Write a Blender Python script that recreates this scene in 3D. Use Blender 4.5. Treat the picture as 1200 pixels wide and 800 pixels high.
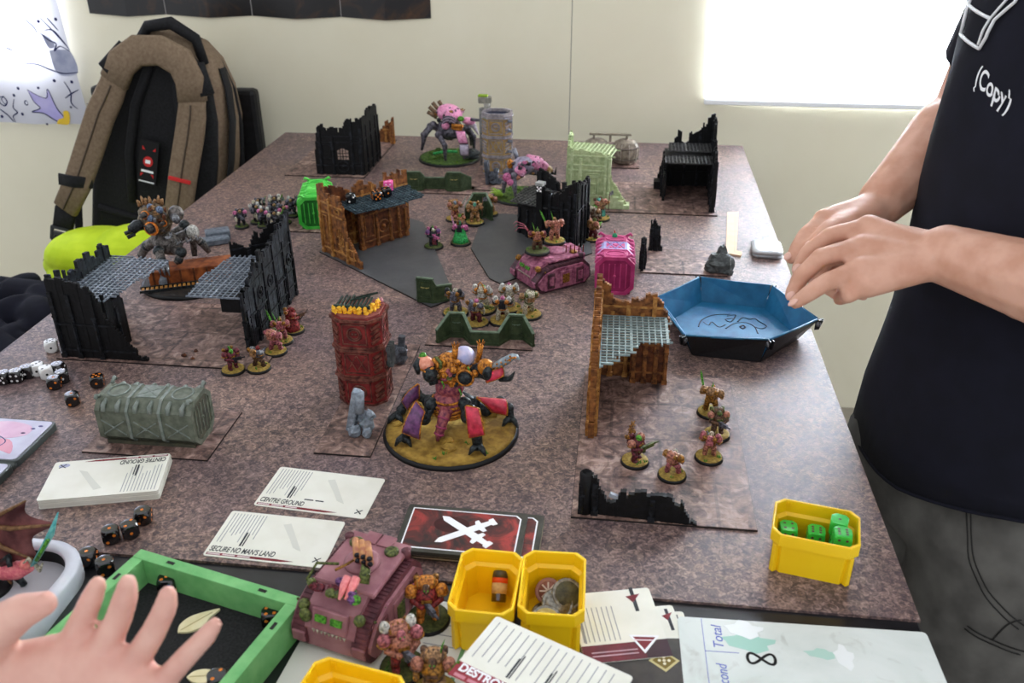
import bpy, bmesh, math, random
from mathutils import Vector, Matrix

for _o in list(bpy.data.objects):
    bpy.data.objects.remove(_o)
SC = bpy.context.scene
COL = SC.collection
TZ = 0.76            # height of the gaming mat above the floor; all z below are above the mat
PI = math.pi

# ------------------------------------------------------------------ camera
cam = bpy.data.cameras.new('camera')
cam.sensor_width = 36.0
cam.lens = 36.0 * 1059.88 / 1200.0
cam.clip_start = 0.02
camo = bpy.data.objects.new('camera', cam)
COL.objects.link(camo)
_yaw, _pitch, _roll = -0.12228, -0.48697, -0.004057
_f = Vector((math.sin(_yaw) * math.cos(_pitch), math.cos(_yaw) * math.cos(_pitch), math.sin(_pitch)))
_r = Vector((math.cos(_yaw), -math.sin(_yaw), 0))
_u = _r.cross(_f)
_r2 = math.cos(_roll) * _r + math.sin(_roll) * _u
_u2 = -math.sin(_roll) * _r + math.cos(_roll) * _u
_m = Matrix((_r2, _u2, -_f)).transposed().to_4x4()
_m.translation = Vector((0.2736, -0.6299, 0.59294 + TZ))
camo.matrix_world = _m
SC.camera = camo
cam.dof.use_dof = True
cam.dof.focus_distance = 1.12
cam.dof.aperture_fstop = 9.0

# ------------------------------------------------------------------ light
SC.view_settings.view_transform = 'Standard'
SC.view_settings.look = 'None'
SC.view_settings.gamma = 1.0
SC.view_settings.use_curve_mapping = False
SC.view_settings.exposure = 0.3
wd = bpy.data.worlds.new('world')
SC.world = wd
wd.use_nodes = True
wd.node_tree.nodes['Background'].inputs[0].default_value = (0.93, 0.96, 1.0, 1)
wd.node_tree.nodes['Background'].inputs[1].default_value = 0.92

def area(name, loc, size, aim, power, col):
    l = bpy.data.lights.new(name, 'AREA')
    l.shape = 'RECTANGLE'
    l.size, l.size_y = size
    l.energy = power
    l.color = col
    o = bpy.data.objects.new(name, l)
    COL.objects.link(o)
    o.location = loc
    o.rotation_euler = Vector(aim).to_track_quat('-Z', 'Z').to_euler()
    return o
area('daylight_right_window', (1.10, 1.66, TZ + 0.62), (1.00, 1.02), (0, -1, 0), 115.0, (0.93, 0.97, 1.0))
area('daylight_left_window', (-1.62, 1.66, TZ + 0.62), (0.84, 0.98), (0, -1, 0), 20.0, (0.93, 0.97, 1.0))

# ------------------------------------------------------------------ materials
def lin(c):
    return tuple(((v / 255.0) / 12.92 if v <= 10 else ((v / 255.0 + 0.055) / 1.055) ** 2.4) for v in c) + (1.0,)
_mats = {}
def mat(c1, c2=None, sc=300.0, rough=0.55, metal=0.0, bump=0.0, lo=0.35, hi=0.65, trans=0.0, emit=None, sss=0.0, det=3.0, coat=0.0):
    key = (c1, c2, sc, rough, metal, bump, lo, hi, trans, emit, sss, det, coat)
    if key in _mats:
        return _mats[key]
    m = bpy.data.materials.new('paint_%d_%d_%d' % tuple(c1))
    m.use_nodes = True
    nt = m.node_tree
    b = nt.nodes['Principled BSDF']
    b.inputs['Base Color'].default_value = lin(c1)
    b.inputs['Roughness'].default_value = rough
    b.inputs['Metallic'].default_value = metal
    b.inputs['Coat Weight'].default_value = coat
    b.inputs['Specular IOR Level'].default_value = 0.28 if rough > 0.38 else 0.5
    if sss:
        b.inputs['Subsurface Weight'].default_value = sss
        b.inputs['Subsurface Radius'].default_value = (0.006, 0.002, 0.001)
    if emit:
        b.inputs['Emission Color'].default_value = lin(emit[0])
        b.inputs['Emission Strength'].default_value = emit[1]
    if c2 or bump:
        tc = nt.nodes.new('ShaderNodeTexCoord')
        nz = nt.nodes.new('ShaderNodeTexNoise')
        nz.inputs['Scale'].default_value = sc
        nz.inputs['Detail'].default_value = det
        nt.links.new(tc.outputs['Object'], nz.inputs['Vector'])
        if c2:
            rp = nt.nodes.new('ShaderNodeValToRGB')
            rp.color_ramp.elements[0].position = lo
            rp.color_ramp.elements[0].color = lin(c1)
            rp.color_ramp.elements[1].position = hi
            rp.color_ramp.elements[1].color = lin(c2)
            nt.links.new(nz.outputs['Fac'], rp.inputs['Fac'])
            nt.links.new(rp.outputs['Color'], b.inputs['Base Color'])
        if bump:
            bp = nt.nodes.new('ShaderNodeBump')
            bp.inputs['Strength'].default_value = bump
            bp.inputs['Distance'].default_value = 0.001
            nt.links.new(nz.outputs['Fac'], bp.inputs['Height'])
            nt.links.new(bp.outputs['Normal'], b.inputs['Normal'])
    if trans:
        tr = nt.nodes.new('ShaderNodeBsdfTranslucent')
        tr.inputs['Color'].default_value = lin(c1)
        mx = nt.nodes.new('ShaderNodeMixShader')
        mx.inputs[0].default_value = trans
        nt.links.new(b.outputs[0], mx.inputs[1])
        nt.links.new(tr.outputs[0], mx.inputs[2])
        nt.links.new(mx.outputs[0], nt.nodes['Material Output'].inputs['Surface'])
    _mats[key] = m
    return m

def mat_layers(name, layers, rough=0.6, bump=0.0, lines=None, bscale=60.0):
    """layers: list of (noise scale, distortion, ramp [(pos,col)...], mix factor)"""
    m = bpy.data.materials.new(name)
    m.use_nodes = True
    nt = m.node_tree
    b = nt.nodes['Principled BSDF']
    b.inputs['Roughness'].default_value = rough
    tc = nt.nodes.new('ShaderNodeTexCoord')
    prev = None
    firstfac = None
    for sc, dist, ramp, fac, mode in layers:
        nz = nt.nodes.new('ShaderNodeTexNoise')
        nz.inputs['Scale'].default_value = sc
        nz.inputs['Detail'].default_value = 4.0
        nz.inputs['Roughness'].default_value = 0.62
        nz.inputs['Distortion'].default_value = dist
        nt.links.new(tc.outputs['Object'], nz.inputs['Vector'])
        if firstfac is None:
            firstfac = nz.outputs['Fac']
        rp = nt.nodes.new('ShaderNodeValToRGB')
        els = rp.color_ramp.elements
        while len(els) < len(ramp):
            els.new(0.5)
        for e, (p, c) in zip(els, ramp):
            e.position = p
            e.color = lin(c)
        nt.links.new(nz.outputs['Fac'], rp.inputs['Fac'])
        if prev is None:
            prev = rp.outputs['Color']
        else:
            mx = nt.nodes.new('ShaderNodeMix')
            mx.data_type = 'RGBA'
            mx.blend_type = mode
            mx.inputs[0].default_value = fac
            nt.links.new(prev, mx.inputs[6])
            nt.links.new(rp.outputs['Color'], mx.inputs[7])
            prev = mx.outputs[2]
    for lsc, lw, lmix in lines or ():
        bt = nt.nodes.new('ShaderNodeTexBrick')
        bt.inputs['Scale'].default_value = lsc
        bt.inputs['Color1'].default_value = (1, 1, 1, 1)
        bt.inputs['Color2'].default_value = (0.72, 0.70, 0.70, 1)
        bt.inputs['Mortar'].default_value = (0.22, 0.20, 0.20, 1)
        bt.inputs['Mortar Size'].default_value = lw
        bt.inputs['Brick Width'].default_value = 0.9
        bt.inputs['Row Height'].default_value = 0.62
        nt.links.new(tc.outputs['Object'], bt.inputs['Vector'])
        mx = nt.nodes.new('ShaderNodeMix')
        mx.data_type = 'RGBA'
        mx.blend_type = 'MULTIPLY'
        mx.inputs[0].default_value = lmix
        nt.links.new(prev, mx.inputs[6])
        nt.links.new(bt.outputs['Color'], mx.inputs[7])
        prev = mx.outputs[2]
    nt.links.new(prev, b.inputs['Base Color'])
    if bump:
        bp = nt.nodes.new('ShaderNodeBump')
        bp.inputs['Strength'].default_value = bump
        bp.inputs['Distance'].default_value = 0.001
        nt.links.new(firstfac, bp.inputs['Height'])
        nt.links.new(bp.outputs['Normal'], b.inputs['Normal'])
    return m

# ------------------------------------------------------------------ mesh helpers
def root_loc(o):
    return o.location if o else Vector((0, 0, 0))

def lerp(a, b, t):
    return a + (b - a) * t

def interp(prof, u):
    if u <= prof[0][0]:
        return prof[0][1]
    for (a, x), (b, y) in zip(prof, prof[1:]):
        if u <= b:
            return lerp(x, y, (u - a) / max(b - a, 1e-9))
    return prof[-1][1]

class MB:
    def __init__(self):
        self.v = []
        self.f = []
        self.s = []
    def add(self, vs, fs, smooth=False, M=None):
        o = len(self.v)
        for q in vs:
            q = Vector(q)
            self.v.append(M @ q if M else q)
        for q in fs:
            self.f.append(tuple(i + o for i in q))
            self.s.append(smooth)
        return self
    def bx(self, x0, x1, y0, y1, z0, z1, M=None):
        vs = [(x, y, z) for z in (z0, z1) for (x, y) in ((x0, y0), (x1, y0), (x1, y1), (x0, y1))]
        return self.add(vs, [(3, 2, 1, 0), (4, 5, 6, 7), (0, 1, 5, 4), (1, 2, 6, 5), (2, 3, 7, 6), (3, 0, 4, 7)], False, M)
    def box(self, c, s, rz=0.0, rx=0.0, ry=0.0):
        M = Matrix.Translation(Vector(c)) @ Matrix.Rotation(rz, 4, 'Z') @ Matrix.Rotation(ry, 4, 'Y') @ Matrix.Rotation(rx, 4, 'X')
        a, b, d = s[0] / 2, s[1] / 2, s[2] / 2
        return self.bx(-a, a, -b, b, -d, d, M)
    def prism(self, poly, z0, z1, M=None):
        n = len(poly)
        vs = [(x, y, z0) for x, y in poly] + [(x, y, z1) for x, y in poly]
        fs = [tuple(range(n - 1, -1, -1)), tuple(range(n, 2 * n))]
        fs += [(i, (i + 1) % n, n + (i + 1) % n, n + i) for i in range(n)]
        return self.add(vs, fs, False, M)
    def loft(self, ringa, ringb, cap=True):
        n = len(ringa)
        fs = [(i, (i + 1) % n, n + (i + 1) % n, n + i) for i in range(n)]
        if cap:
            fs += [tuple(range(n - 1, -1, -1)), tuple(range(n, 2 * n))]
        return self.add(list(ringa) + list(ringb), fs)
    def rings(self, rr, cap=True, smooth=True, closed=True):
        n = len(rr[0])
        vs = [p for r in rr for p in r]
        fs = []
        for k in range(len(rr) - 1):
            for i in range(n if closed else n - 1):
                j = (i + 1) % n
                fs.append((k * n + i, k * n + j, (k + 1) * n + j, (k + 1) * n + i))
        if cap:
            fs.append(tuple(range(n - 1, -1, -1)))
            fs.append(tuple((len(rr) - 1) * n + i for i in range(n)))
        return self.add(vs, fs, smooth)
    def tube(self, pts, rad, n=8, cap=True, smooth=True, flat=1.0):
        pts = [Vector(q) for q in pts]
        if not isinstance(rad, (list, tuple)):
            rad = [rad] * len(pts)
        rr = []
        up = Vector((0.13, 0.21, 1)).normalized()
        for i, q in enumerate(pts):
            d = (pts[min(i + 1, len(pts) - 1)] - pts[max(i - 1, 0)])
            d = d.normalized() if d.length > 1e-9 else Vector((0, 0, 1))
            if abs(d.dot(up)) > 0.97:
                up = Vector((1, 0.1, 0.05)).normalized()
            a = d.cross(up).normalized()
            b = a.cross(d).normalized()
            rr.append([q + a * math.cos(2 * PI * k / n) * rad[i] + b * math.sin(2 * PI * k / n) * rad[i] * flat for k in range(n)])
            up = b
        return self.rings(rr, cap, smooth)
    def cyl(self, p0, p1, r0, r1=None, n=12, smooth=True):
        return self.tube([p0, p1], [r0, r0 if r1 is None else r1], n, True, smooth)
    def sph(self, c, r, n=10, m=6, rz=0.0, ry=0.0, rx=0.0, top=1.0):
        if not isinstance(r, (list, tuple)):
            r = (r, r, r)
        M = Matrix.Translation(Vector(c)) @ Matrix.Rotation(rz, 4, 'Z') @ Matrix.Rotation(ry, 4, 'Y') @ Matrix.Rotation(rx, 4, 'X')
        vs = [(0, 0, -r[2])]
        for j in range(1, m):
            a = -PI / 2 + PI * j / m
            for k in range(n):
                vs.append((r[0] * math.cos(a) * math.cos(2 * PI * k / n), r[1] * math.cos(a) * math.sin(2 * PI * k / n), r[2] * math.sin(a)))
        vs.append((0, 0, r[2]))
        fs = [(0, 1 + (k + 1) % n, 1 + k) for k in range(n)]
        for j in range(m - 2):
            for k in range(n):
                a = 1 + j * n + k
                b = 1 + j * n + (k + 1) % n
                fs.append((a, b, b + n, a + n))
        t = len(vs) - 1
        fs += [(t, 1 + (m - 2) * n + k, 1 + (m - 2) * n + (k + 1) % n) for k in range(n)]
        return self.add(vs, fs, True, M)
    def lathe(self, prof, n=24, c=(0, 0, 0), sx=1.0, sy=1.0, rz=0.0, smooth=True):
        cc, ss = math.cos(rz), math.sin(rz)
        rr = []
        for r, z in prof:
            ring = []
            for k in range(n):
                x = r * sx * math.cos(2 * PI * k / n)
                y = r * sy * math.sin(2 * PI * k / n)
                ring.append((c[0] + x * cc - y * ss, c[1] + x * ss + y * cc, c[2] + z))
            rr.append(ring)
        return self.rings(rr, True, smooth)
    def rock(self, c, r, seed=0, n=9, m=6, amp=0.25):
        R = random.Random(seed)
        if not isinstance(r, (list, tuple)):
            r = (r, r, r)
        o = len(self.v)
        self.sph(c, r, n, m)
        cv = Vector(c)
        for i in range(o, len(self.v)):
            d = self.v[i] - cv
            self.v[i] = cv + d * (1 + R.uniform(-amp, amp))
        for i in range(len(self.s) - (n * m), len(self.s)):
            self.s[i] = False
        return self
    def band(self, pts, w, t, nrm):
        """flat strap of width w, thickness t along pts; nrm = list of outward normals (or one)"""
        pts = [Vector(q) for q in pts]
        rr = []
        for i, q in enumerate(pts):
            d = (pts[min(i + 1, len(pts) - 1)] - pts[max(i - 1, 0)]).normalized()
            nn = Vector(nrm[i] if isinstance(nrm, list) else nrm)
            nn = (nn - d * nn.dot(d)).normalized()
            s = d.cross(nn)
            ww = w[i] if isinstance(w, list) else w
            k = 0.25 * t
            rr.append([q - s * ww / 2 - nn * k, q - s * (ww / 2 - k) - nn * t / 2, q + s * (ww / 2 - k) - nn * t / 2, q + s * ww / 2 - nn * k,
                       q + s * ww / 2 + nn * k, q + s * (ww / 2 - k) + nn * t / 2, q - s * (ww / 2 - k) + nn * t / 2, q - s * ww / 2 + nn * k])
        return self.rings(rr, True, True)
    def build(self, name, m, par=None, ab=False, bev=0.0, sub=0, kind=None, seg=1):
        off = root_loc(par) - Vector((0, 0, TZ)) if (ab and par) else Vector((0, 0, 0))
        if ab and par and par.parent:
            off = off + par.parent.location
        if ab and not par:
            off = Vector((0, 0, -TZ))
        me = bpy.data.meshes.new(name)
        me.from_pydata([tuple(q - off) for q in self.v], [], self.f)
        me.polygons.foreach_set('use_smooth', self.s)
        bm = bmesh.new()
        bm.from_mesh(me)
        bmesh.ops.recalc_face_normals(bm, faces=bm.faces)
        bm.to_mesh(me)
        bm.free()
        me.materials.append(m)
        o = bpy.data.objects.new(name, me)
        COL.objects.link(o)
        o.parent = par
        if bev:
            md = o.modifiers.new('bevel', 'BEVEL')
            md.width = bev
            md.segments = seg
            md.limit_method = 'ANGLE'
        if sub:
            md = o.modifiers.new('sub', 'SUBSURF')
            md.levels = sub
            md.render_levels = sub
        if kind:
            o['kind'] = kind
        return o

def tag(o, label, cat, group=None):
    o['label'] = label
    o['category'] = cat
    if group:
        o['group'] = group
    return o

def T(name, label, cat, xy, rz=0.0, z=0.0, group=None):
    o = bpy.data.objects.new(name, None)
    o.empty_display_size = 0.01
    COL.objects.link(o)
    o.location = (xy[0], xy[1], TZ + z)
    o.rotation_euler = (0, 0, rz)
    return tag(o, label, cat, group)

def struct(o):
    o['kind'] = 'structure'
    return o

def text_mesh(name, body, size, m, par, loc, rz=0.0, M=None, bold=0.0, sx=1.0, shear=0.0):
    c = bpy.data.curves.new(name, 'FONT')
    c.body = body
    c.size = size
    c.offset = bold
    c.shear = shear
    c.extrude = 0.0001
    tmp = bpy.data.objects.new(name, c)
    COL.objects.link(tmp)
    dg = bpy.context.evaluated_depsgraph_get()
    me = bpy.data.meshes.new_from_object(tmp.evaluated_get(dg))
    bpy.data.objects.remove(tmp)
    me.materials.clear()
    me.materials.append(m)
    if sx != 1.0:
        for q in me.vertices:
            q.co.x *= sx
    o = bpy.data.objects.new(name, me)
    COL.objects.link(o)
    o.parent = par
    o.location = loc
    o.rotation_euler = (0, 0, rz)
    if M is not None:
        o.matrix_local = M
    return o

def remesh(o, vox, smooth=4):
    md = o.modifiers.new('remesh', 'REMESH')
    md.mode = 'VOXEL'
    md.voxel_size = vox
    md.use_smooth_shade = True
    if smooth:
        ms = o.modifiers.new('smooth', 'SMOOTH')
        ms.factor = 0.5
        ms.iterations = smooth
    return o

def rrect(w, h, r, n=4):
    pts = []
    for cx, cy, a0 in ((w / 2 - r, h / 2 - r, 0), (-w / 2 + r, h / 2 - r, PI / 2), (-w / 2 + r, -h / 2 + r, PI), (w / 2 - r, -h / 2 + r, 1.5 * PI)):
        for k in range(n + 1):
            a = a0 + PI / 2 * k / n
            pts.append((cx + r * math.cos(a), cy + r * math.sin(a)))
    return pts

def chrect(w, h, c):
    a, b = w / 2, h / 2
    return [(a, -b + c), (a, b - c), (a - c, b), (-a + c, b), (-a, b - c), (-a, -b + c), (-a + c, -b), (a - c, -b)]

def copy_tree(o, parent=None):
    c = o.copy()
    COL.objects.link(c)
    c.parent = parent
    for ch in list(o.children):
        copy_tree(ch, c)
    return c

# ------------------------------------------------------------------ the room
WY = 1.62
M_WALL = mat_layers('wall_paint', [(3.0, 0.3, [(0.3, (228, 222, 197)), (0.7, (234, 229, 206))], 1, 'MIX')], rough=0.7)
M_FLOOR = mat_layers('floor_lino', [(6.0, 0.5, [(0.3, (128, 120, 108)), (0.7, (143, 136, 123))], 1, 'MIX')], rough=0.5)
M_WHITE = mat((240, 242, 244), rough=0.4)
M_BLACKP = mat((16, 16, 18), (26, 26, 29), 80.0, 0.45)
fl = MB().bx(-2.6, 2.2, -1.9, WY + 0.1, -0.80, -TZ).build('floor', M_FLOOR, None, True)
struct(fl)
w = MB()
LW = (-2.06, -1.172, 0.125, 1.10)
RW = (0.474, 1.68, 0.085, 1.14)
zt, zb = 1.75, -TZ
y0, y1 = WY, WY + 0.12
sx = 0.143
w.bx(-2.6, LW[0], y0, y1, zb, zt)
w.bx(LW[0], LW[1], y0, y1, zb, LW[2])
w.bx(LW[0], LW[1], y0, y1, LW[3], zt)
w.bx(LW[1], sx - 0.0008, y0, y1, zb, zt)
w.bx(sx - 0.0008, sx + 0.0008, y0 + 0.002, y1, zb, zt)
w.bx(sx + 0.0008, RW[0], y0, y1, zb, zt)
w.bx(RW[0], RW[1], y0, y1, zb, RW[2])
w.bx(RW[0], RW[1], y0, y1, RW[3], zt)
w.bx(RW[1], 2.2, y0, y1, zb, zt)
wb = struct(w.build('wall_back', M_WALL, None, True))
struct(MB().bx(sx - 0.0008, sx + 0.0008, WY + 0.0006, WY + 0.004, zb, zt).build('trim_1', mat((110, 105, 98)), None, True))

# right window: frame, pane, blind slats
M_PANE = mat((245, 248, 255), rough=0.1, trans=0.0, emit=((240, 246, 255), 5.0))
def window(n, op, kind_frame):
    x0, x1, z0, z1 = op
    cx = (x0 + x1) / 2
    r = bpy.data.objects.new('window_%d' % n, None)
    COL.objects.link(r)
    r.location = (cx, WY, TZ + z0)
    struct(r)
    fr = MB()
    t = 0.03
    for a, b, c, d in ((x0, x1, z0, z0 + t), (x0, x1, z1 - t, z1), (x0, x0 + t, z0, z1), (x1 - t, x1, z0, z1), (cx - t / 2, cx + t / 2, z0, z1)):
        fr.bx(a, b, WY + 0.06, WY + 0.10, c, d)
    fr.build('window_frame', M_WHITE, r, True)
    for k in range(2):
        a = x0 + t if k == 0 else cx + t / 2
        MB().bx(a, a + (x1 - x0) / 2 - 1.5 * t, WY + 0.084, WY + 0.09, z0 + t, z1 - t).build('pane', M_PANE, r, True)
    return r
win1 = window(1, LW, 1)
win2 = window(2, RW, 1)
M_SLAT = mat((246, 248, 250), rough=0.6, trans=0.5)
bl = T('window_blind', 'white horizontal slatted blind glowing with daylight in front of the window', 'blind', (RW[0] + 0.6, WY - 0.02), z=RW[2])
k = 0
z = RW[2] + 0.022
while z < RW[3] + 0.02:
    MB().box((RW[0] + 0.6, WY - 0.018, z), (1.215, 0.0016, 0.041), rx=0.30).build('slat', M_SLAT, bl, True)
    z += 0.0355
MB().box((RW[0] + 0.6, WY - 0.02, RW[2] + 0.0), (1.215, 0.026, 0.012)).build('bottom_rail', M_WHITE, bl, True, bev=0.002)
MB().box((RW[0] + 0.6, WY - 0.02, RW[3] + 0.035), (1.215, 0.036, 0.03)).build('head_rail', M_WHITE, bl, True, bev=0.002)
for cx in (0.30, 0.85):
    MB().cyl((RW[0] + cx, WY - 0.035, RW[2]), (RW[0] + cx, WY - 0.035, RW[3]), 0.0008, n=6).build('cord', M_WHITE, bl, True)

# curtain over the left window
cu = T('curtain', 'white curtain printed with blue doodles, dots and a lilac tulip', 'curtain', (-1.55, WY - 0.05), z=-0.012)
M_CUR = mat((196, 197, 208), rough=0.8, trans=0.30)
def cur_y(x):
    return WY - 0.035 + 0.006 * math.sin(x * 21.0) + 0.003 * math.sin(x * 47.0 + 1)
def cur_pt(x, z, off=0.0):
    return (x, cur_y(x) - off, z)
X0, X1 = -2.2, -1.112
rr = []
nx = 90
for zz in (-0.012, 0.2, 0.6, 1.15):
    ring = []
    for i in range(nx + 1):
        x = lerp(X0, X1 - (0.0 if zz < 0.05 else min(0.03, 0.07 * zz)), i / nx)
        ring.append(cur_pt(x, zz))
    rr.append(ring)
MB().rings(rr, False, True, False).build('fabric', M_CUR, cu, True)
M_INK = mat((34, 40, 84), rough=0.8)
M_LILAC = mat((176, 170, 226), (198, 192, 236), 20.0, 0.8)
M_GREYB = mat((150, 156, 182), (176, 180, 200), 30.0, 0.8)
M_YEL = mat((226, 190, 60), rough=0.8)
def cur_line(name, pts, wd, m=M_INK):
    mb = MB()
    q = [Vector(cur_pt(x, z, 0.0015)) for x, z in pts]
    rr = []
    for i in range(len(q)):
        d = (q[min(i + 1, len(q) - 1)] - q[max(i - 1, 0)])
        n = Vector((-d.z, 0, d.x)).normalized()
        h = wd / 2 * (0.4 + 0.6 * math.sin(PI * (i + 0.5) / len(q)))
        rr.append([q[i] - n * h, q[i] + n * h])
    mb.rings(rr, False, False, False)
    return mb.build(name, m, cu, True)
def cur_fill(name, pts, m, off=0.001):
    q = [cur_pt(x, z, off) for x, z in pts]
    c = cur_pt(sum(p[0] for p in pts) / len(pts), sum(p[1] for p in pts) / len(pts), off)
    return MB().add([c] + q, [(0, i + 1, (i + 1) % len(q) + 1) for i in range(len(q))]).build(name, m, cu, True)
def CV(px, py):   # curtain drawing grid (drawing units -> metres on the cloth)
    return (-1.364 + px * 0.0024, -0.012 + (139 - py) * 0.00192)
def smooth_path(pts, n=6):
    out = []
    P = [Vector((p[0], p[1], 0)) for p in pts]
    for i in range(len(P) - 1):
        a = P[max(i - 1, 0)]; b = P[i]; c = P[i + 1]; d = P[min(i + 2, len(P) - 1)]
        for k in range(n):
            t = k / n
            q = 0.5 * ((2 * b) + (c - a) * t + (2 * a - 5 * b + 4 * c - d) * t * t + (3 * b - a - 3 * c + d) * t ** 3)
            out.append((q.x, q.y))
    out.append((P[-1].x, P[-1].y))
    return out
tul = smooth_path([CV(44, 92), CV(48, 108), CV(53, 117), CV(43, 122), CV(55, 124), CV(68, 136), CV(76, 132), CV(70, 118), CV(65, 92), CV(61, 104), CV(44, 92)])
cur_fill('tulip_print', tul, M_LILAC)
cur_line('ink_outline', tul, 0.003)
cur_fill('tulip_band_print', smooth_path([CV(66, 139), CV(69, 133), CV(75, 130), CV(76, 122), CV(82, 122), CV(82, 132), CV(78, 140), CV(66, 139)]), M_YEL, 0.0018)
cur_fill('shell_print', smooth_path([CV(76, 42), CV(80, 72), CV(103, 70), CV(101, 44), CV(88, 40), CV(76, 42)]), M_GREYB)
cur_fill('leaf_print', smooth_path([CV(72, 20), CV(76, 38), CV(84, 36), CV(80, 26), CV(72, 20)]), M_GREYB)
for pts in ([(48, 58), (60, 59), (72, 66), (86, 71), (104, 69)], [(70, 18), (78, 28), (86, 33), (82, 42), (90, 36), (100, 42)],
            [(76, 16), (86, 16), (94, 28), (100, 40)], [(58, 0), (66, 12), (68, 20)], [(74, 0), (88, 20), (98, 36)], [(82, 0), (92, 16)],
            [(85, 82), (90, 96), (88, 110), (94, 118)], [(82, 104), (90, 98), (100, 92)], [(24, 106), (20, 118), (24, 124), (17, 130), (18, 138)],
            [(0, 118), (10, 128), (16, 138)], [(12, 116), (8, 108), (11, 104), (14, 110), (10, 116), (5, 112), (6, 105), (12, 103)],
            [(106, 110), (110, 120), (112, 122)], [(110, 128), (106, 132), (110, 136)], [(30, 38), (39, 41)]):
    cur_line('ink_line', smooth_path([CV(*q) for q in pts]), 0.0036)
for px, py, r in ((33, 91, 2), (25, 101, 2), (30, 126, 2), (74, 81, 2), (94, 82, 2), (56, 90, 1.6), (86, 116, 1.4), (3, 131, 2), (101, 139, 2), (72, 5, 2), (92, 2, 2), (56, 139, 1.4)):
    cur_fill('dot_print', [(CV(px, py)[0] + r * 0.0022 * math.cos(a * 0.7), CV(px, py)[1] + r * 0.0022 * math.sin(a * 0.7)) for a in range(9)], M_INK)
for _ox in (-0.27, -0.55):
    for pts in ([(48, 58), (60, 59), (72, 66), (86, 71), (104, 69)], [(24, 106), (20, 118), (24, 124), (17, 130), (18, 138)], [(85, 82), (90, 96), (88, 110), (94, 118)], [(0, 118), (10, 128), (16, 138)], [(70, 18), (78, 28), (86, 33), (82, 42), (90, 36), (100, 42)]):
        cur_line('ink_line', smooth_path([(CV(*q)[0] + _ox, CV(*q)[1]) for q in pts]), 0.0036)
    for px, py in ((33, 91), (74, 81), (56, 120), (94, 130)):
        cur_fill('dot_print', [(CV(px, py)[0] + _ox + 0.0044 * math.cos(a * 0.7), CV(px, py)[1] + 0.0044 * math.sin(a * 0.7)) for a in range(9)], M_INK)
    cur_fill('tulip_print', [(x + _ox, z) for x, z in tul], M_LILAC)
cur_line('ink_ring', smooth_path([CV(39 + 2 * math.cos(a), 110 + 3 * math.sin(a)) for a in [0, 1, 2, 3, 4, 5, 6.3]]), 0.003)
MB().cyl((-2.25, WY - 0.04, 1.16), (-1.05, WY - 0.04, 1.16), 0.012).build('curtain_rod', M_WHITE, cu, True)

# poster
M_POST = mat_layers('poster_print', [(5.0, 1.2, [(0.42, (16, 15, 17)), (0.60, (26, 24, 27)), (0.70, (70, 46, 26)), (0.76, (30, 26, 26))], 1, 'MIX'),
                                     (14.0, 1.5, [(0.55, (20, 17, 18)), (0.70, (150, 96, 44))], 0.10, 'MIX')], rough=0.35)
po = T('wall_poster', 'wide dark poster with fold creases pinned high on the cream wall', 'poster', (-0.632, WY - 0.004), z=0.262)
xs = [-1.068, -0.866, -0.643, -0.418, -0.196]
for a, b in zip(xs, xs[1:]):
    MB().add([(a, WY - 0.0015, 0.262), ((a + b) / 2, WY - 0.006, 0.256), (b, WY - 0.0015, 0.262), (b, WY - 0.0015, 0.85), ((a + b) / 2, WY - 0.006, 0.85), (a, WY - 0.0015, 0.85),
              (a, WY - 0.0005, 0.262), ((a + b) / 2, WY - 0.005, 0.256), (b, WY - 0.0005, 0.262), (b, WY - 0.0005, 0.85), ((a + b) / 2, WY - 0.005, 0.85), (a, WY - 0.0005, 0.85)],
             [(0, 1, 4, 5), (1, 2, 3, 4), (7, 6, 11, 10), (8, 7, 10, 9), (0, 6, 7, 1), (1, 7, 8, 2), (5, 4, 10, 11), (4, 3, 9, 10), (0, 5, 11, 6), (2, 8, 9, 3)]).build('panel', M_POST, po, True)
for x in xs[1:-1]:
    MB().bx(x - 0.0008, x + 0.0008, WY - 0.0022, WY - 0.0014, 0.262, 0.85).build('crease', mat((150, 146, 144)), po, True)

# table and gaming mat
tb = T('table', 'black rectangular table under the printed gaming mat', 'table', (0.0, 0.55), z=-TZ)
MB().bx(-0.552, 0.5585, -0.46, 1.518, -0.034, -0.003).build('table_top', mat((22, 22, 25), (34, 34, 38), 40.0, 0.28), tb, True, bev=0.002)
for x in (-0.52, 0.50):
    for y in (-0.38, 1.47):
        MB().bx(x - 0.02, x + 0.02, y - 0.02, y + 0.02, -TZ, -0.033).build('leg', M_BLACKP, tb, True)
MB().bx(-0.52, 0.50, -0.385, -0.375, -0.10, -0.033).build('apron', M_BLACKP, tb, True)
M_MAT = mat_layers('mat_print', [
    (185.0, 1.1, [(0.38, (16, 13, 18)), (0.45, (74, 60, 60)), (0.53, (134, 109, 99)), (0.64, (196, 168, 154))], 1, 'MIX'),
    (60.0, 1.6, [(0.38, (52, 44, 58)), (0.50, (124, 102, 97)), (0.62, (168, 144, 134))], 0.34, 'MIX'),
    (420.0, 0.4, [(0.36, (150, 146, 160)), (0.55, (255, 255, 255))], 0.5, 'MULTIPLY'),
    (6.0, 1.0, [(0.35, (206, 202, 222)), (0.65, (255, 246, 232))], 0.8, 'MULTIPLY'),
    (26.0, 1.5, [(0.66, (118, 100, 98)), (0.78, (140, 146, 80))], 0.16, 'MIX')], rough=0.5)
gm = MB().bx(-0.559, 0.559, 0.0, 1.524, -0.003, 0.0).build('gaming_mat', M_MAT, None, True)
tag(gm, 'large gaming mat printed with mottled brown-purple rocky ground', 'mat')

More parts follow.
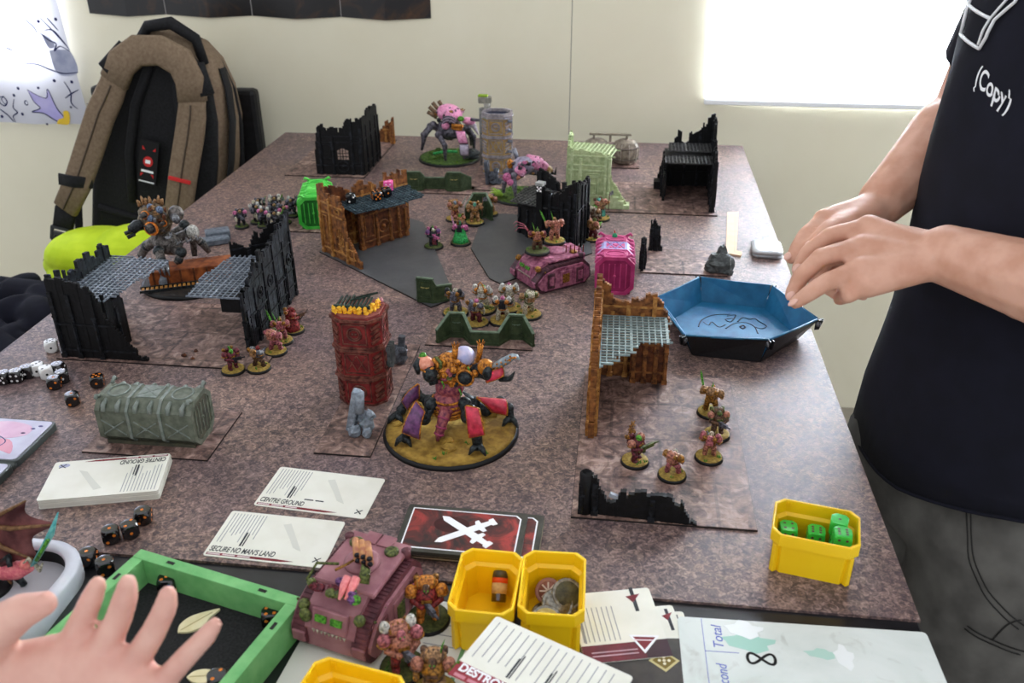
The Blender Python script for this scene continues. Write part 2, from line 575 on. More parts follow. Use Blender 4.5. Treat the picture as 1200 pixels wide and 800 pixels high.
# chairs
def chair(label, xy, rz, group=None):
    c = T('chair', label, 'chair', xy, rz, -TZ, group)
    MB().bx(-0.22, 0.22, -0.21, 0.20, 0.435, 0.478).build('seat', M_BLACKP, c, bev=0.012, seg=2)
    for x in (-0.19, 0.19):
        MB().tube([(x, -0.19, 0), (x, -0.18, 0.44)], 0.012).build('leg', M_BLACKP, c)
        MB().tube([(x, 0.22, 0), (x, 0.17, 0.44), (x, 0.19, 0.68)], 0.012).build('leg', M_BLACKP, c)
    MB().bx(-0.215, 0.215, 0.175, 0.215, 0.67, 0.865).build('backrest', M_BLACKP, c, bev=0.012, seg=2)
    return c
chair('black chair carrying the brown backpack and the lime bag', (-0.835, 1.335), 0.0)
chair('black chair carrying the dark navy jacket heap', (-1.06, 0.86), PI / 2)

# dark jacket heap
jk = MB()
R = random.Random(4)
for i in range(44):
    jk.sph((-1.02 + R.uniform(-0.16, 0.17), 0.88 + R.uniform(-0.16, 0.13), -0.245 + R.uniform(-0.01, 0.03)), (R.uniform(0.03, 0.12), R.uniform(0.018, 0.04), R.uniform(0.03, 0.05)), 14, 8, R.uniform(0, 3), R.uniform(-0.3, 0.3))
jk.tube([(-1.0, 0.98, -0.22), (-0.92, 0.97, -0.212), (-0.87, 0.93, -0.225)], [0.04, 0.034, 0.03], 12)
jk.tube([(-0.98, 0.78, -0.24), (-0.86, 0.74, -0.24), (-0.80, 0.70, -0.29)], [0.05, 0.045, 0.03], 12)
jk = remesh(jk.build('jacket', mat((13, 14, 26), (20, 21, 35), 14.0, 0.9, bump=0.2), None, True), 0.006, 3)
tag(jk, 'crumpled dark navy jacket heaped on a chair beside the table', 'jacket')

# lime green bag
lg = MB()
for c, r, a in (((-0.93, 1.21, -0.212), (0.12, 0.09, 0.060), 0.2), ((-0.998, 1.215, -0.236), (0.065, 0.075, 0.040), 0.0), ((-0.82, 1.20, -0.205), (0.11, 0.08, 0.070), 0.1), ((-0.90, 1.16, -0.245), (0.13, 0.045, 0.03), 0.1), ((-0.74, 1.22, -0.235), (0.09, 0.07, 0.04), 0)):
    lg.sph(c, r, 20, 10, a)
lg = remesh(lg.build('lime_bag', mat((186, 214, 28), (204, 228, 44), 22.0, 0.7, bump=0.5), None, True), 0.005, 5)
tag(lg, 'bright lime green fabric bag squashed on the chair under the backpack', 'bag')

# backpack (local frame: x right, y away, z up)
bp = T('backpack', 'brown and black backpack with padded shoulder straps leaning on a chair', 'backpack', (-0.868, 1.315), 0.05, -0.268)
bp.scale = (0.94, 1.0, 1.04)
bp.rotation_euler = (math.radians(-4), math.radians(14), math.radians(4))
M_BR = mat((112, 94, 76), (128, 110, 90), 160.0, 0.85, bump=0.25)
M_BK = mat((20, 20, 22), (30, 30, 33), 200.0, 0.8, bump=0.3)
def se_ring(hw, y0, y1, z, n=36, e=0.55, dx=0.0):
    ring = []
    for k in range(n):
        a = 2 * PI * k / n
        c, s = math.cos(a), math.sin(a)
        x = hw * math.copysign(abs(c) ** e, c)
        y = (y0 + y1) / 2 + (y1 - y0) / 2 * math.copysign(abs(s) ** e, s)
        ring.append((x + dx, y, z))
    return ring
prof = [(0.0, 0.13, 0.03, 0.17), (0.01, 0.152, 0.01, 0.20), (0.06, 0.165, 0.0, 0.22), (0.16, 0.168, 0.0, 0.225), (0.27, 0.165, 0.0, 0.215), (0.36, 0.155, 0.0, 0.195), (0.43, 0.135, 0.0, 0.165), (0.485, 0.105, 0.005, 0.13), (0.515, 0.07, 0.02, 0.10), (0.525, 0.03, 0.04, 0.075)]
MB().rings([se_ring(h, a, b, z) for z, h, a, b in prof]).build('main_body', M_BR, bp)
pp = [(0.015, 0.135), (0.05, 0.15), (0.16, 0.155), (0.27, 0.15), (0.36, 0.138), (0.43, 0.115), (0.475, 0.085), (0.498, 0.05)]
MB().rings([se_ring(h, -0.016, 0.02, z, 28, 0.5) for z, h in pp]).build('back_panel', M_BK, bp)
for s in (-1, 1):
    MB().tube([(s * 0.045, -0.018, 0.14), (s * 0.06, -0.021, 0.25), (s * 0.055, -0.020, 0.36), (s * 0.03, -0.017, 0.45)], 0.012, 10).build('back_cushion', M_BK, bp)
MB().tube([(-0.13, -0.014, 0.105), (0, -0.02, 0.10), (0.13, -0.014, 0.105)], 0.008).build('lumbar_seam', M_BK, bp)
# side gusset and pocket on the visible right flank
MB().rings([[(h + 0.002, y0, z), (h + 0.006, y0 + 0.004, z), (h + 0.006, y1 - 0.004, z), (h + 0.002, y1, z)] for z, h, y0, y1 in
            [(0.03, 0.16, 0.025, 0.06), (0.16, 0.168, 0.025, 0.065), (0.27, 0.165, 0.025, 0.07), (0.36, 0.155, 0.03, 0.075), (0.43, 0.133, 0.035, 0.08), (0.47, 0.11, 0.04, 0.08)]], False).build('side_gusset', M_BK, bp)
MB().tube([(0.163, 0.13, 0.05), (0.172, 0.115, 0.16), (0.17, 0.135, 0.25), (0.158, 0.12, 0.34), (0.135, 0.10, 0.42), (0.10, 0.08, 0.48), (0.05, 0.07, 0.515)], 0.007, 8).build('zip_piping', M_BK, bp)
MB().sph((0.158, 0.10, 0.10), (0.026, 0.075, 0.085), 20, 12).build('side_pocket', M_BR, bp)
MB().tube([(0.168, 0.035, 0.03), (0.178, 0.03, 0.10), (0.178, 0.06, 0.17), (0.176, 0.11, 0.185), (0.172, 0.16, 0.16)], 0.007, 8).build('pocket_zip', M_BK, bp)
MB().tube([(-0.075, 0.02, 0.485), (-0.055, 0.015, 0.525), (0.0, 0.01, 0.545), (0.06, 0.015, 0.525), (0.085, 0.02, 0.475)], [0.012, 0.013, 0.014, 0.013, 0.012], 10).build('top_handle', M_BK, bp)
# yoke and shoulder straps
MB().band([(-0.098, -0.046, 0.405), (-0.084, -0.044, 0.448), (-0.052, -0.040, 0.480), (0.0, -0.038, 0.492), (0.050, -0.040, 0.480), (0.078, -0.044, 0.448), (0.089, -0.046, 0.405)], [0.067, 0.068, 0.066, 0.062, 0.066, 0.068, 0.067], 0.0235, (0.0, -1, 0.2)).build('yoke', M_BR, bp)
for s, pts, ws in ((-1, [(-0.096, -0.045, 0.412), (-0.100, -0.046, 0.395), (-0.106, -0.047, 0.375), (-0.122, -0.052, 0.33), (-0.142, -0.056, 0.25), (-0.162, -0.062, 0.17), (-0.188, -0.066, 0.10)], [0.06, 0.062, 0.066, 0.068, 0.068, 0.066, 0.06]),
                   (1, [(0.088, -0.045, 0.412), (0.089, -0.046, 0.395), (0.091, -0.047, 0.375), (0.092, -0.052, 0.33), (0.088, -0.056, 0.25), (0.085, -0.056, 0.15), (0.095, -0.045, 0.07)], [0.06, 0.062, 0.066, 0.068, 0.068, 0.066, 0.06])):
    st = MB().band(pts, ws, 0.022, (0.0, -1, 0.25)).build('shoulder_strap', M_BR, bp)
    MB().tube([Vector(q) + Vector((0, -0.0115, 0.003)) for q in pts[1:]], 0.0022, 6).build('centre_seam', mat((70, 58, 46)), st)
    a, b = Vector(pts[-1]), Vector(pts[-1]) + Vector((s * 0.006 if s < 0 else 0.006, 0.004, -0.05))
    MB().band([a, b], 0.05, 0.016, (0, -1, 0.2)).build('strap_end', M_BK, st)
    c = b + Vector((s * 0.004, -0.006, -0.012))
    bu = MB()
    for dx, dz, sz in ((0, 0.014, (0.044, 0.008, 0.006)), (0, -0.014, (0.044, 0.008, 0.006)), (-0.02, 0, (0.006, 0.008, 0.03)), (0.02, 0, (0.006, 0.008, 0.03)), (0, 0, (0.03, 0.01, 0.008))):
        bu.box(c + Vector((dx, 0, dz)), sz)
    bu.build('buckle', mat((52, 54, 60), rough=0.35), st)
    MB().band([(s * 0.085, -0.030, 0.480), (s * 0.122, -0.046, 0.425)], 0.034, 0.02, (0, -1, 0.3)).build('load_strap', M_BK, bp)
MB().band([(-0.205, -0.07, 0.168), (-0.165, -0.078, 0.172), (-0.125, -0.066, 0.176)], 0.026, 0.006, (0, -1, 0)).build('chest_strap', M_BK, bp)
MB().band([(-0.198, -0.064, 0.035), (-0.215, -0.066, 0.0), (-0.228, -0.066, -0.04), (-0.215, -0.064, -0.08), (-0.18, -0.06, -0.095), (-0.15, -0.05, -0.09)], 0.026, 0.003, [(-0.3, -1, 0)] * 6).build('webbing', M_BK, bp)
MB().band([(-0.175, -0.03, 0.10), (-0.165, -0.03, 0.0), (-0.16, -0.03, -0.10)], 0.02, 0.004, (0, -1, 0)).build('webbing', M_BK, bp)
M_RED = mat((196, 40, 40), rough=0.6)
lp = MB().bx(-0.030, 0.016, -0.0375, -0.031, 0.1930, 0.2930).build('logo_patch', mat((24, 23, 25), rough=0.8), bp)
MB().prism([(0.012 * math.cos(a * PI / 6), 0.012 * math.sin(a * PI / 6)) for a in range(12)], 0, 0.001, Matrix.Translation((-0.007, -0.0375, 0.2460)) @ Matrix.Rotation(PI / 2, 4, 'X')).build('logo_disc', M_RED, lp)
MB().box((-0.007, -0.039, 0.2460), (0.012, 0.001, 0.008)).build('logo_mark', M_WHITE, lp)
for dx in (-0.012, 0.012):
    for dz, sgn in ((0.03, 1), (-0.032, -1)):
        MB().prism([(-0.003 if dx > 0 else -0.004, -0.004 * sgn), (0.004 if dx > 0 else 0.003, -0.004 * sgn), (dx * 0.35, 0.004 * sgn)], 0, 0.001, Matrix.Translation((-0.007 + dx, -0.0375, 0.2460 + dz)) @ Matrix.Rotation(PI / 2, 4, 'X')).build('logo_arrow', M_RED, lp)
MB().bx(-0.022, 0.008, -0.0382, -0.0372, 0.2210, 0.2260).build('logo_lettering', M_WHITE, lp)
MB().bx(-0.026, 0.012, -0.0382, -0.0372, 0.1980, 0.2005).build('logo_lettering', M_WHITE, lp)
MB().bx(0.058, 0.112, -0.0725, -0.060, 0.228, 0.236).build('red_tag', M_RED, bp, bev=0.001)

# ------------------------------------------------------------------ terrain boards
M_TILE = mat_layers('board_print', [
    (48.0, 1.4, [(0.38, (48, 34, 32)), (0.46, (108, 82, 74)), (0.55, (152, 122, 110)), (0.66, (204, 178, 164))], 1, 'MIX'),
    (120.0, 1.0, [(0.38, (70, 56, 54)), (0.56, (160, 134, 122))], 0.35, 'MIX'),
    (6.0, 1.0, [(0.35, (206, 196, 206)), (0.65, (255, 250, 244))], 0.7, 'MULTIPLY')], rough=0.55, lines=((8.0, 0.014, 0.6), (31.0, 0.03, 0.3)))
M_GREYB2 = mat_layers('grey_board', [(18.0, 1.0, [(0.3, (62, 62, 64)), (0.7, (78, 78, 79))], 1, 'MIX'), (200.0, 0.4, [(0.4, (62, 62, 64)), (0.6, (80, 80, 80))], 0.2, 'MIX')], rough=0.5)
def board(label, pts, m=None, t=0.002, group=None):
    cx = sum(p[0] for p in pts) / len(pts)
    cy = sum(p[1] for p in pts) / len(pts)
    r = T('scenery_board', label, 'scenery board', (cx, cy), 0, 0, group)
    MB().prism([(x - cx, y - cy) for x, y in pts], 0.0, t - 0.0004).build('board_edge', mat((34, 30, 30)), r)
    MB().prism([((x - cx) * 0.995, (y - cy) * 0.995) for x, y in pts], t - 0.0004, t).build('printed_top', m or M_TILE, r)
    return r
def rect(x0, x1, y0, y1):
    return [(x0, y0), (x1, y0), (x1, y1), (x0, y1)]
board('printed stone-floor board under the black window ruin and small rusty corner wall', rect(-0.440, -0.264, 1.182, 1.478))
board('long printed stone-floor board under the pale green ruin', rect(0.152, 0.462, 1.026, 1.212))
board('wide printed stone-floor board under the twin-platform black ruin', rect(-0.470, -0.180, 0.360, 0.548))
board('large dark grey board under the rust-orange ruin with the blue platform', [(-0.232, 0.769), (0.003, 0.574), (0.034, 0.611), (-0.083, 0.93), (-0.12, 0.955), (-0.21, 0.86)], M_GREYB2)
board('dark grey board under the black corner tower and pink transport', [(0.021, 0.995), (0.025, 0.813), (0.075, 0.690), (0.095, 0.672), (0.235, 0.815), (0.225, 0.90), (0.12, 0.99)], M_GREYB2)
board('small printed stone board between the pink container and the grey rock', rect(0.317, 0.456, 0.742, 0.848))
board('printed stone-floor board carrying five small armoured figures', rect(0.243, 0.430, 0.105, 0.408))
board('narrow printed stone board under the red octagonal tower', rect(-0.054, 0.012, 0.185, 0.455))
board('printed stone strip under the zigzag barricade behind the large walker', rect(0.018, 0.168, 0.456, 0.520))
board('printed stone board under the olive grey cargo container', rect(-0.318, -0.168, 0.157, 0.259))
board('printed stone board under the bright green container', rect(-0.326, -0.236, 0.858, 1.00))
board('printed stone strip under the long dark green barricade', rect(-0.162, -0.02, 1.098, 1.150))
board('pale printed board under the ochre panelled tower', rect(-0.032, 0.052, 1.128, 1.31))
board('printed board under the riveted twin drum', rect(0.190, 0.316, 1.312, 1.40))

# ------------------------------------------------------------------ ruins
M_RBLK = mat((12, 13, 16), (44, 48, 56), 140.0, 0.6, lo=0.45, hi=0.8, bump=0.4)
M_RBLK2 = mat((7, 7, 9), (22, 23, 27), 160.0, 0.6, lo=0.45, hi=0.85, bump=0.4)
M_RUST = mat((66, 36, 22), (158, 102, 54), 130.0, 0.5, lo=0.3, hi=0.7, bump=0.3)
M_RUST2 = mat((134, 84, 42), (190, 140, 76), 140.0, 0.45)
M_RUSTD = mat((58, 30, 18), (112, 62, 32), 110.0, 0.55)
M_PGRN = mat((148, 164, 118), (186, 198, 152), 120.0, 0.6, bump=0.3)
M_PGRN2 = mat((168, 184, 138), (196, 208, 166), 160.0, 0.6)
M_GRT_G = mat((96, 104, 116), (134, 142, 152), 200.0, 0.45)
M_GRT_B = mat((34, 46, 54), (70, 88, 96), 150.0, 0.45)
M_GRT_L = mat((116, 134, 134), (152, 166, 164), 200.0, 0.45)
M_GRT_K = mat((44, 44, 46), (76, 76, 76), 150.0, 0.5)
BT = 0.002

def rwall(root, a, b, prof, m, m2=None, t=0.0045, seed=1, step=0.0028, jag=0.007, holes=(), pil=(), bands=(), z0=BT, name='wall', rubble=True):
    R = random.Random(seed)
    a = Vector((a[0], a[1], 0)); b = Vector((b[0], b[1], 0))
    L = (b - a).length
    d = (b - a) / L
    ang = math.atan2(d.y, d.x)
    n = max(4, int(L / step))
    M = Matrix.Translation((a.x, a.y, z0)) @ Matrix.Rotation(ang, 4, 'Z')
    hs = []
    hold = 0
    j = 0
    for i in range(n):
        if hold <= 0:
            j = R.uniform(-0.5, 0.5) * jag
            if R.random() < 0.18:
                j -= jag * 0.8
            hold = R.randint(1, 3)
        hold -= 1
        hs.append(max(0.0015, interp(prof, (i + 0.5) / n) + j))
    mb = MB()
    for i in range(n):
        x0, x1 = i * L / n, (i + 1) * L / n
        segs = [(0.0, hs[i])]
        u = (i + 0.5) / n
        for (ua, ub, za, zb) in holes:
            if ua <= u <= ub:
                s2 = []
                top = zb + (0.5 - abs((u - ua) / (ub - ua) - 0.5)) * 0.012
                for p, q in segs:
                    if za > p:
                        s2.append((p, min(q, za)))
                    if q > top:
                        s2.append((max(p, top), q))
                segs = s2
        for p, q in segs:
            tt = t / 2 * R.uniform(0.85, 1.1)
            mb.bx(x0, x1 + 0.00015, -tt, tt, p, q, M)
    w = mb.build(name, m, root, True)
    m2 = m2 or m
    for u in pil:
        i = min(n - 1, int(u * n))
        h = min(hs[i], hs[max(0, i - 1)]) * (0.97 if int(u * 100) % 3 == 0 else 0.84)
        if h > 0.01:
            q = MB()
            q.bx(u * L - 0.0026, u * L + 0.0026, -t / 2 - 0.0022, t / 2 + 0.0022, 0, h, M)
            q.bx(u * L - 0.0036, u * L + 0.0036, -t / 2 - 0.0032, t / 2 + 0.0032, 0, 0.006, M)
            q.bx(u * L - 0.0032, u * L + 0.0032, -t / 2 - 0.0030, t / 2 + 0.0030, h * 0.62, h * 0.62 + 0.003, M)
            q.bx(u * L - 0.0012, u * L + 0.0012, -t / 2 - 0.0036, t / 2 + 0.0036, h * 0.1, h * 0.58, M)
            q.build('pilaster', m2, root, True)
    for z in bands:
        q = MB()
        i = 0
        while i < n:
            if hs[i] > z + 0.002:
                k = i
                while k + 1 < n and hs[k + 1] > z + 0.002:
                    k += 1
                blocked = False
                q.bx(i * L / n, (k + 1) * L / n, -t / 2 - 0.0014, t / 2 + 0.0014, z - 0.0013, z + 0.0013, M)
                i = k + 1
            else:
                i += 1
        if q.v:
            q.build('cornice', m2, root, True)
    for (ua, ub, za, zb) in holes:
        q = MB()
        for k in range(1, 4):
            x = lerp(ua, ub, k / 4) * L
            q.bx(x - 0.0006, x + 0.0006, -0.0007, 0.0007, za, zb + 0.006, M)
        for k in (0.35, 0.7):
            z = lerp(za, zb, k)
            q.bx(ua * L, ub * L, -0.0007, 0.0007, z - 0.0006, z + 0.0006, M)
        q.build('window_grille', m2, root, True)
    return w

def panels(root, a, b, items, m, side=-1, t=0.0045, z0=BT):
    """relief panels / roundels on a wall face. items: (u, z, w, h) boxes or (u, z, r) rings"""
    a = Vector((a[0], a[1], 0)); b = Vector((b[0], b[1], 0))
    L = (b - a).length
    ang = math.atan2(b.y - a.y, b.x - a.x)
    M = Matrix.Translation((a.x, a.y, z0)) @ Matrix.Rotation(ang, 4, 'Z')
    for it in items:
        q = MB()
        x = it[0] * L
        y = side * (t / 2 + 0.0008)
        if len(it) == 4:
            w, h = it[2] / 2, it[3] / 2
            f = 0.0012
            for x0, x1, z0_, z1 in ((-w, w, -h, -h + f), (-w, w, h - f, h), (-w, -w + f, -h, h), (w - f, w, -h, h)):
                q.bx(x + x0, x + x1, y - 0.001, y + 0.001, it[1] + z0_, it[1] + z1, M)
            q.build('relief_panel', m, root, True)
        else:
            r = it[2]
            pts = [M @ Vector((x + r * math.cos(k * PI / 8), y, it[1] + r * math.sin(k * PI / 8))) for k in range(17)]
            q.tube(pts, 0.0013, 6, False)
            q.sph(M @ Vector((x, y, it[1])), r * 0.35, 8, 5)
            q.build('roundel', m, root, True)

def grating(root, poly, z, m, pitch=0.0078, bar=0.0015, thick=0.0022, seed=3, jag=0.009, under=None):
    """lattice floor clipped to a polygon with ragged edges; real open bars"""
    R = random.Random(seed)
    def inside(x, y):
        c = False
        n = len(poly)
        for i in range(n):
            x1, y1 = poly[i]; x2, y2 = poly[(i + 1) % n]
            if (y1 > y) != (y2 > y) and x < (x2 - x1) * (y - y1) / (y2 - y1) + x1:
                c = not c
        return c
    e = Vector((poly[1][0] - poly[0][0], poly[1][1] - poly[0][1], 0)).normalized()
    ang = math.atan2(e.y, e.x)
    ca, sa = math.cos(ang), math.sin(ang)
    loc = [((x - poly[0][0]) * ca + (y - poly[0][1]) * sa, -(x - poly[0][0]) * sa + (y - poly[0][1]) * ca) for x, y in poly]
    x0, x1 = min(p[0] for p in loc), max(p[0] for p in loc)
    y0, y1 = min(p[1] for p in loc), max(p[1] for p in loc)
    M = Matrix.Translation((poly[0][0], poly[0][1], z)) @ Matrix.Rotation(ang, 4, 'Z')
    mb = MB()
    def run(vertical):
        lo, hi, l2, h2 = (x0, x1, y0, y1) if vertical else (y0, y1, x0, x1)
        k = 0
        c = lo + bar
        while c < hi:
            k += 1
            wide = 1.9 if k % 6 == 0 else 1.0
            s = l2
            st = None
            step = 0.0015
            while s <= h2 + step:
                px, py = (c, s) if vertical else (s, c)
                wx, wy = poly[0][0] + px * ca - py * sa, poly[0][1] + px * sa + py * ca
                ins = inside(wx, wy) and s <= h2
                if ins and st is None:
                    st = s
                if not ins and st is not None:
                    en = s + R.uniform(-jag, jag * 0.4)
                    if en - st > 0.003:
                        hw = bar / 2 * wide
                        zz = 0.0002 if vertical else 0.0
                        if vertical:
                            mb.bx(c - hw, c + hw, st, en, -thick + zz, zz, M)
                        else:
                            mb.bx(st, en, c - hw, c + hw, -thick + zz, zz, M)
                    st = None
                s += step
            c += pitch
    run(True)
    run(False)
    g = mb.build('floor_grating', m, root, True, kind='stuff')
    return g

def crumbs(root, spots, m, seed=5, z=BT):
    for i, (x, y, r) in enumerate(spots):
        MB().rock((x, y, z + r * 0.4), (r, r * 0.9, r * 0.6), seed + i, 7, 5, 0.3).build('rubble', m, root, True)

# back-left black ruin
r = T('ruin_model', 'black ruined corner building with a small barred window', 'ruin', (-0.30, 1.24))
rwall(r, (-0.372, 1.197), (-0.268, 1.200), [(0, 0.045), (0.06, 0.085), (0.1, 0.106), (0.25, 0.108), (0.3, 0.098), (0.62, 0.10), (0.68, 0.118), (1, 0.12)], M_RBLK2, M_RBLK, seed=11, holes=((0.46, 0.70, 0.032, 0.052),), pil=(0.12, 0.38, 0.78, 0.97), bands=(0.02, 0.07, 0.082))
rwall(r, (-0.268, 1.200), (-0.268, 1.325), [(0, 0.122), (0.3, 0.118), (0.35, 0.128), (0.8, 0.124), (1, 0.12)], M_RBLK2, M_RBLK, seed=12, pil=(0.2, 0.5, 0.8, 0.98), bands=(0.02, 0.075))
panels(r, (-0.372, 1.197), (-0.268, 1.200), [(0.58, 0.018, 0.012), (0.25, 0.05, 0.02, 0.03), (0.87, 0.05, 0.014, 0.05)], M_RBLK)
grating(r, [(-0.37, 1.20), (-0.272, 1.20), (-0.272, 1.27), (-0.33, 1.25), (-0.36, 1.24)], 0.078, M_GRT_K, seed=2)
r = T('ruin_fragment', 'small rust-orange ruined corner wall at the back edge of its board', 'ruin', (-0.28, 1.455))
rwall(r, (-0.306, 1.460), (-0.266, 1.460), [(0, 0.025), (0.35, 0.03), (0.45, 0.045), (0.6, 0.05), (1, 0.06)], M_RUST, M_RUST2, seed=13, pil=(0.55, 0.95), bands=(0.03,))
rwall(r, (-0.266, 1.440), (-0.266, 1.462), [(0, 0.048), (1, 0.062)], M_RUST, M_RUST2, seed=14, pil=(0.4,))

# twin-platform black ruin
r = T('ruin_model', 'large black ruin with two grey grated platforms and a tall jagged front wall', 'ruin', (-0.33, 0.45))
rwall(r, (-0.462, 0.368), (-0.342, 0.368), [(0, 0.118), (0.1, 0.116), (0.3, 0.110), (0.5, 0.102), (0.56, 0.085), (0.60, 0.06), (0.75, 0.035), (0.92, 0.01), (1, 0.004)], M_RBLK2, M_RBLK, seed=21, pil=(0.02, 0.22, 0.48), bands=(0.012, 0.05), jag=0.008)
rwall(r, (-0.462, 0.368), (-0.462, 0.52), [(0, 0.118), (0.3, 0.10), (0.6, 0.105), (1, 0.10)], M_RBLK, M_RBLK, seed=22, pil=(0.1, 0.3, 0.5, 0.7, 0.9), bands=(0.03, 0.084), jag=0.016)
rwall(r, (-0.395, 0.376), (-0.395, 0.42), [(0, 0.088), (0.5, 0.08), (1, 0.065)], M_RBLK2, M_RBLK, seed=23, pil=(0.5,))
grating(r, [(-0.462, 0.372), (-0.388, 0.372), (-0.378, 0.44), (-0.36, 0.515), (-0.462, 0.525)], 0.086, M_GRT_G, seed=4)
rwall(r, (-0.216, 0.405), (-0.216, 0.60), [(0, 0.085), (0.25, 0.10), (0.3, 0.115), (0.6, 0.115), (0.75, 0.125), (1, 0.13)], M_RBLK, M_RBLK, seed=24, pil=(0.04, 0.2, 0.4, 0.6, 0.8, 0.97), bands=(0.02, 0.045, 0.088), jag=0.014)
panels(r, (-0.216, 0.405), (-0.216, 0.60), [(0.12, 0.035, 0.018, 0.025), (0.3, 0.065, 0.009), (0.5, 0.065, 0.009), (0.7, 0.03, 0.024, 0.04), (0.3, 0.028, 0.024, 0.026), (0.9, 0.065, 0.009)], M_RBLK, side=-1)
grating(r, [(-0.290, 0.40), (-0.219, 0.40), (-0.219, 0.545), (-0.283, 0.54), (-0.296, 0.47)], 0.086, M_GRT_G, seed=5)
rwall(r, (-0.288, 0.548), (-0.216, 0.60), [(0, 0.10), (0.3, 0.088), (0.4, 0.11), (0.55, 0.10), (0.7, 0.125), (1, 0.13)], M_RBLK2, M_RBLK, seed=26, pil=(0.3, 0.65), bands=(0.03, 0.09), jag=0.012)
MB().bx(-0.245, -0.219, 0.405, 0.425, 0.062, 0.085).build('bracket', M_RBLK2, r, True)
crumbs(r, [(-0.30, 0.385, 0.004), (-0.285, 0.379, 0.003), (-0.29, 0.40, 0.003)], M_RUSTD, 31)

# rust-orange ruin on the dark board
r = T('ruin_model', 'rust-orange ruin with a dark blue grated platform on the dark grey board', 'ruin', (-0.16, 0.80))
A0, A1, B1 = (-0.226, 0.776), (-0.138, 0.702), (-0.104, 0.902)
rwall(r, A0, A1, [(0, 0.118), (0.12, 0.124), (0.2, 0.105), (0.55, 0.108), (0.62, 0.095), (0.68, 0.05), (0.85, 0.028), (1, 0.008)], M_RUST, M_RUST2, seed=33, holes=((0.42, 0.60, 0.012, 0.05),), pil=(0.05, 0.3, 0.7), bands=(0.012, 0.075, 0.092), jag=0.008)
panels(r, A0, A1, [(0.17, 0.045, 0.014, 0.05), (0.51, 0.085, 0.012, 0.008), (0.8, 0.018, 0.016, 0.018)], M_RUST2)
C0 = (-0.190, 0.808)
rwall(r, C0, B1, [(0, 0.10), (0.15, 0.092), (0.2, 0.108), (0.5, 0.10), (0.55, 0.108), (1, 0.106)], M_RUST, M_RUST2, seed=35, pil=(0.08, 0.25, 0.42, 0.6, 0.78, 0.95), bands=(0.02, 0.083), jag=0.016)
rwall(r, A0, C0, [(0, 0.118), (1, 0.10)], M_RUSTD, M_RUST, seed=34)
rwall(r, (-0.163, 0.782), (-0.098, 0.868), [(0, 0.078), (0.9, 0.076), (1, 0.05)], M_RUSTD, M_RUST, seed=36, pil=(0.05, 0.35, 0.62, 0.8, 0.95), bands=(0.012, 0.06), jag=0.004)
panels(r, (-0.163, 0.782), (-0.098, 0.868), [(0.48, 0.032, 0.011), (0.2, 0.04, 0.02, 0.04)], M_RUST)
grating(r, [(-0.205, 0.79), (-0.155, 0.742), (-0.10, 0.785), (-0.058, 0.842), (-0.102, 0.90)], 0.084, M_GRT_B, seed=6, pitch=0.007)
MB().prism([(-0.20, 0.79), (-0.158, 0.752), (-0.108, 0.79), (-0.074, 0.842), (-0.104, 0.89)], 0.0795, 0.0815).build('floor_slab', M_GRT_B, r, True)

# black corner tower ruin
r = T('ruin_model', 'black ruined corner tower with a dark platform and a chequered pillar top', 'ruin', (0.15, 0.89))
rwall(r, (0.140, 0.852), (0.206, 0.826), [(0, 0.098), (0.3, 0.10), (0.35, 0.085), (0.6, 0.10), (0.7, 0.115), (1, 0.124)], M_RBLK2, M_RBLK, seed=41, pil=(0.05, 0.3, 0.62, 0.82, 0.97), bands=(0.02, 0.07), jag=0.010)
panels(r, (0.140, 0.852), (0.206, 0.826), [(0.45, 0.045, 0.014, 0.04), (0.16, 0.045, 0.01, 0.04)], M_RBLK)
rwall(r, (0.206, 0.826), (0.222, 0.885), [(0, 0.124), (0.5, 0.11), (1, 0.115)], M_RBLK2, M_RBLK, seed=42, pil=(0.3, 0.6, 0.9), bands=(0.07,))
rwall(r, (0.222, 0.885), (0.125, 0.975), [(0, 0.10), (0.5, 0.085), (1, 0.095)], M_RBLK2, M_RBLK, seed=43, pil=(0.3, 0.6, 0.9), jag=0.012)
rwall(r, (0.098, 0.905), (0.140, 0.852), [(0, 0.058), (1, 0.062)], M_RBLK2, M_RBLK, seed=44, pil=(0.1, 0.5, 0.9), bands=(0.015,), jag=0.002)
grating(r, [(0.085, 0.872), (0.150, 0.842), (0.204, 0.832), (0.218, 0.882), (0.125, 0.972), (0.104, 0.95)], 0.070, M_GRT_K, seed=7)
MB().prism([(0.095, 0.878), (0.150, 0.846), (0.20, 0.836), (0.215, 0.88), (0.128, 0.962), (0.108, 0.945)], 0.0655, 0.0675).build('floor_slab', M_RBLK, r, True)
pq = MB().box((0.142, 0.848, 0.055), (0.011, 0.011, 0.106), rz=-0.37).build('corner_pillar', M_RBLK2, r, True)
MB().box((0.142, 0.848, 0.111), (0.014, 0.014, 0.005), rz=-0.37).build('pillar_cap', mat((130, 132, 130), (160, 160, 156), 200.0), r, True)
q = MB()
for i in range(3):
    for j in range(3):
        if (i + j) % 2 == 0:
            v = Matrix.Translation((0.142, 0.848, 0)) @ Matrix.Rotation(-0.37, 4, 'Z')
            q.bx(-0.0045 + i * 0.003, -0.0015 + i * 0.003, -0.0061, -0.0054, 0.098 + j * 0.003, 0.101 + j * 0.003, v)
q.build('check_pattern', M_WHITE, r, True)

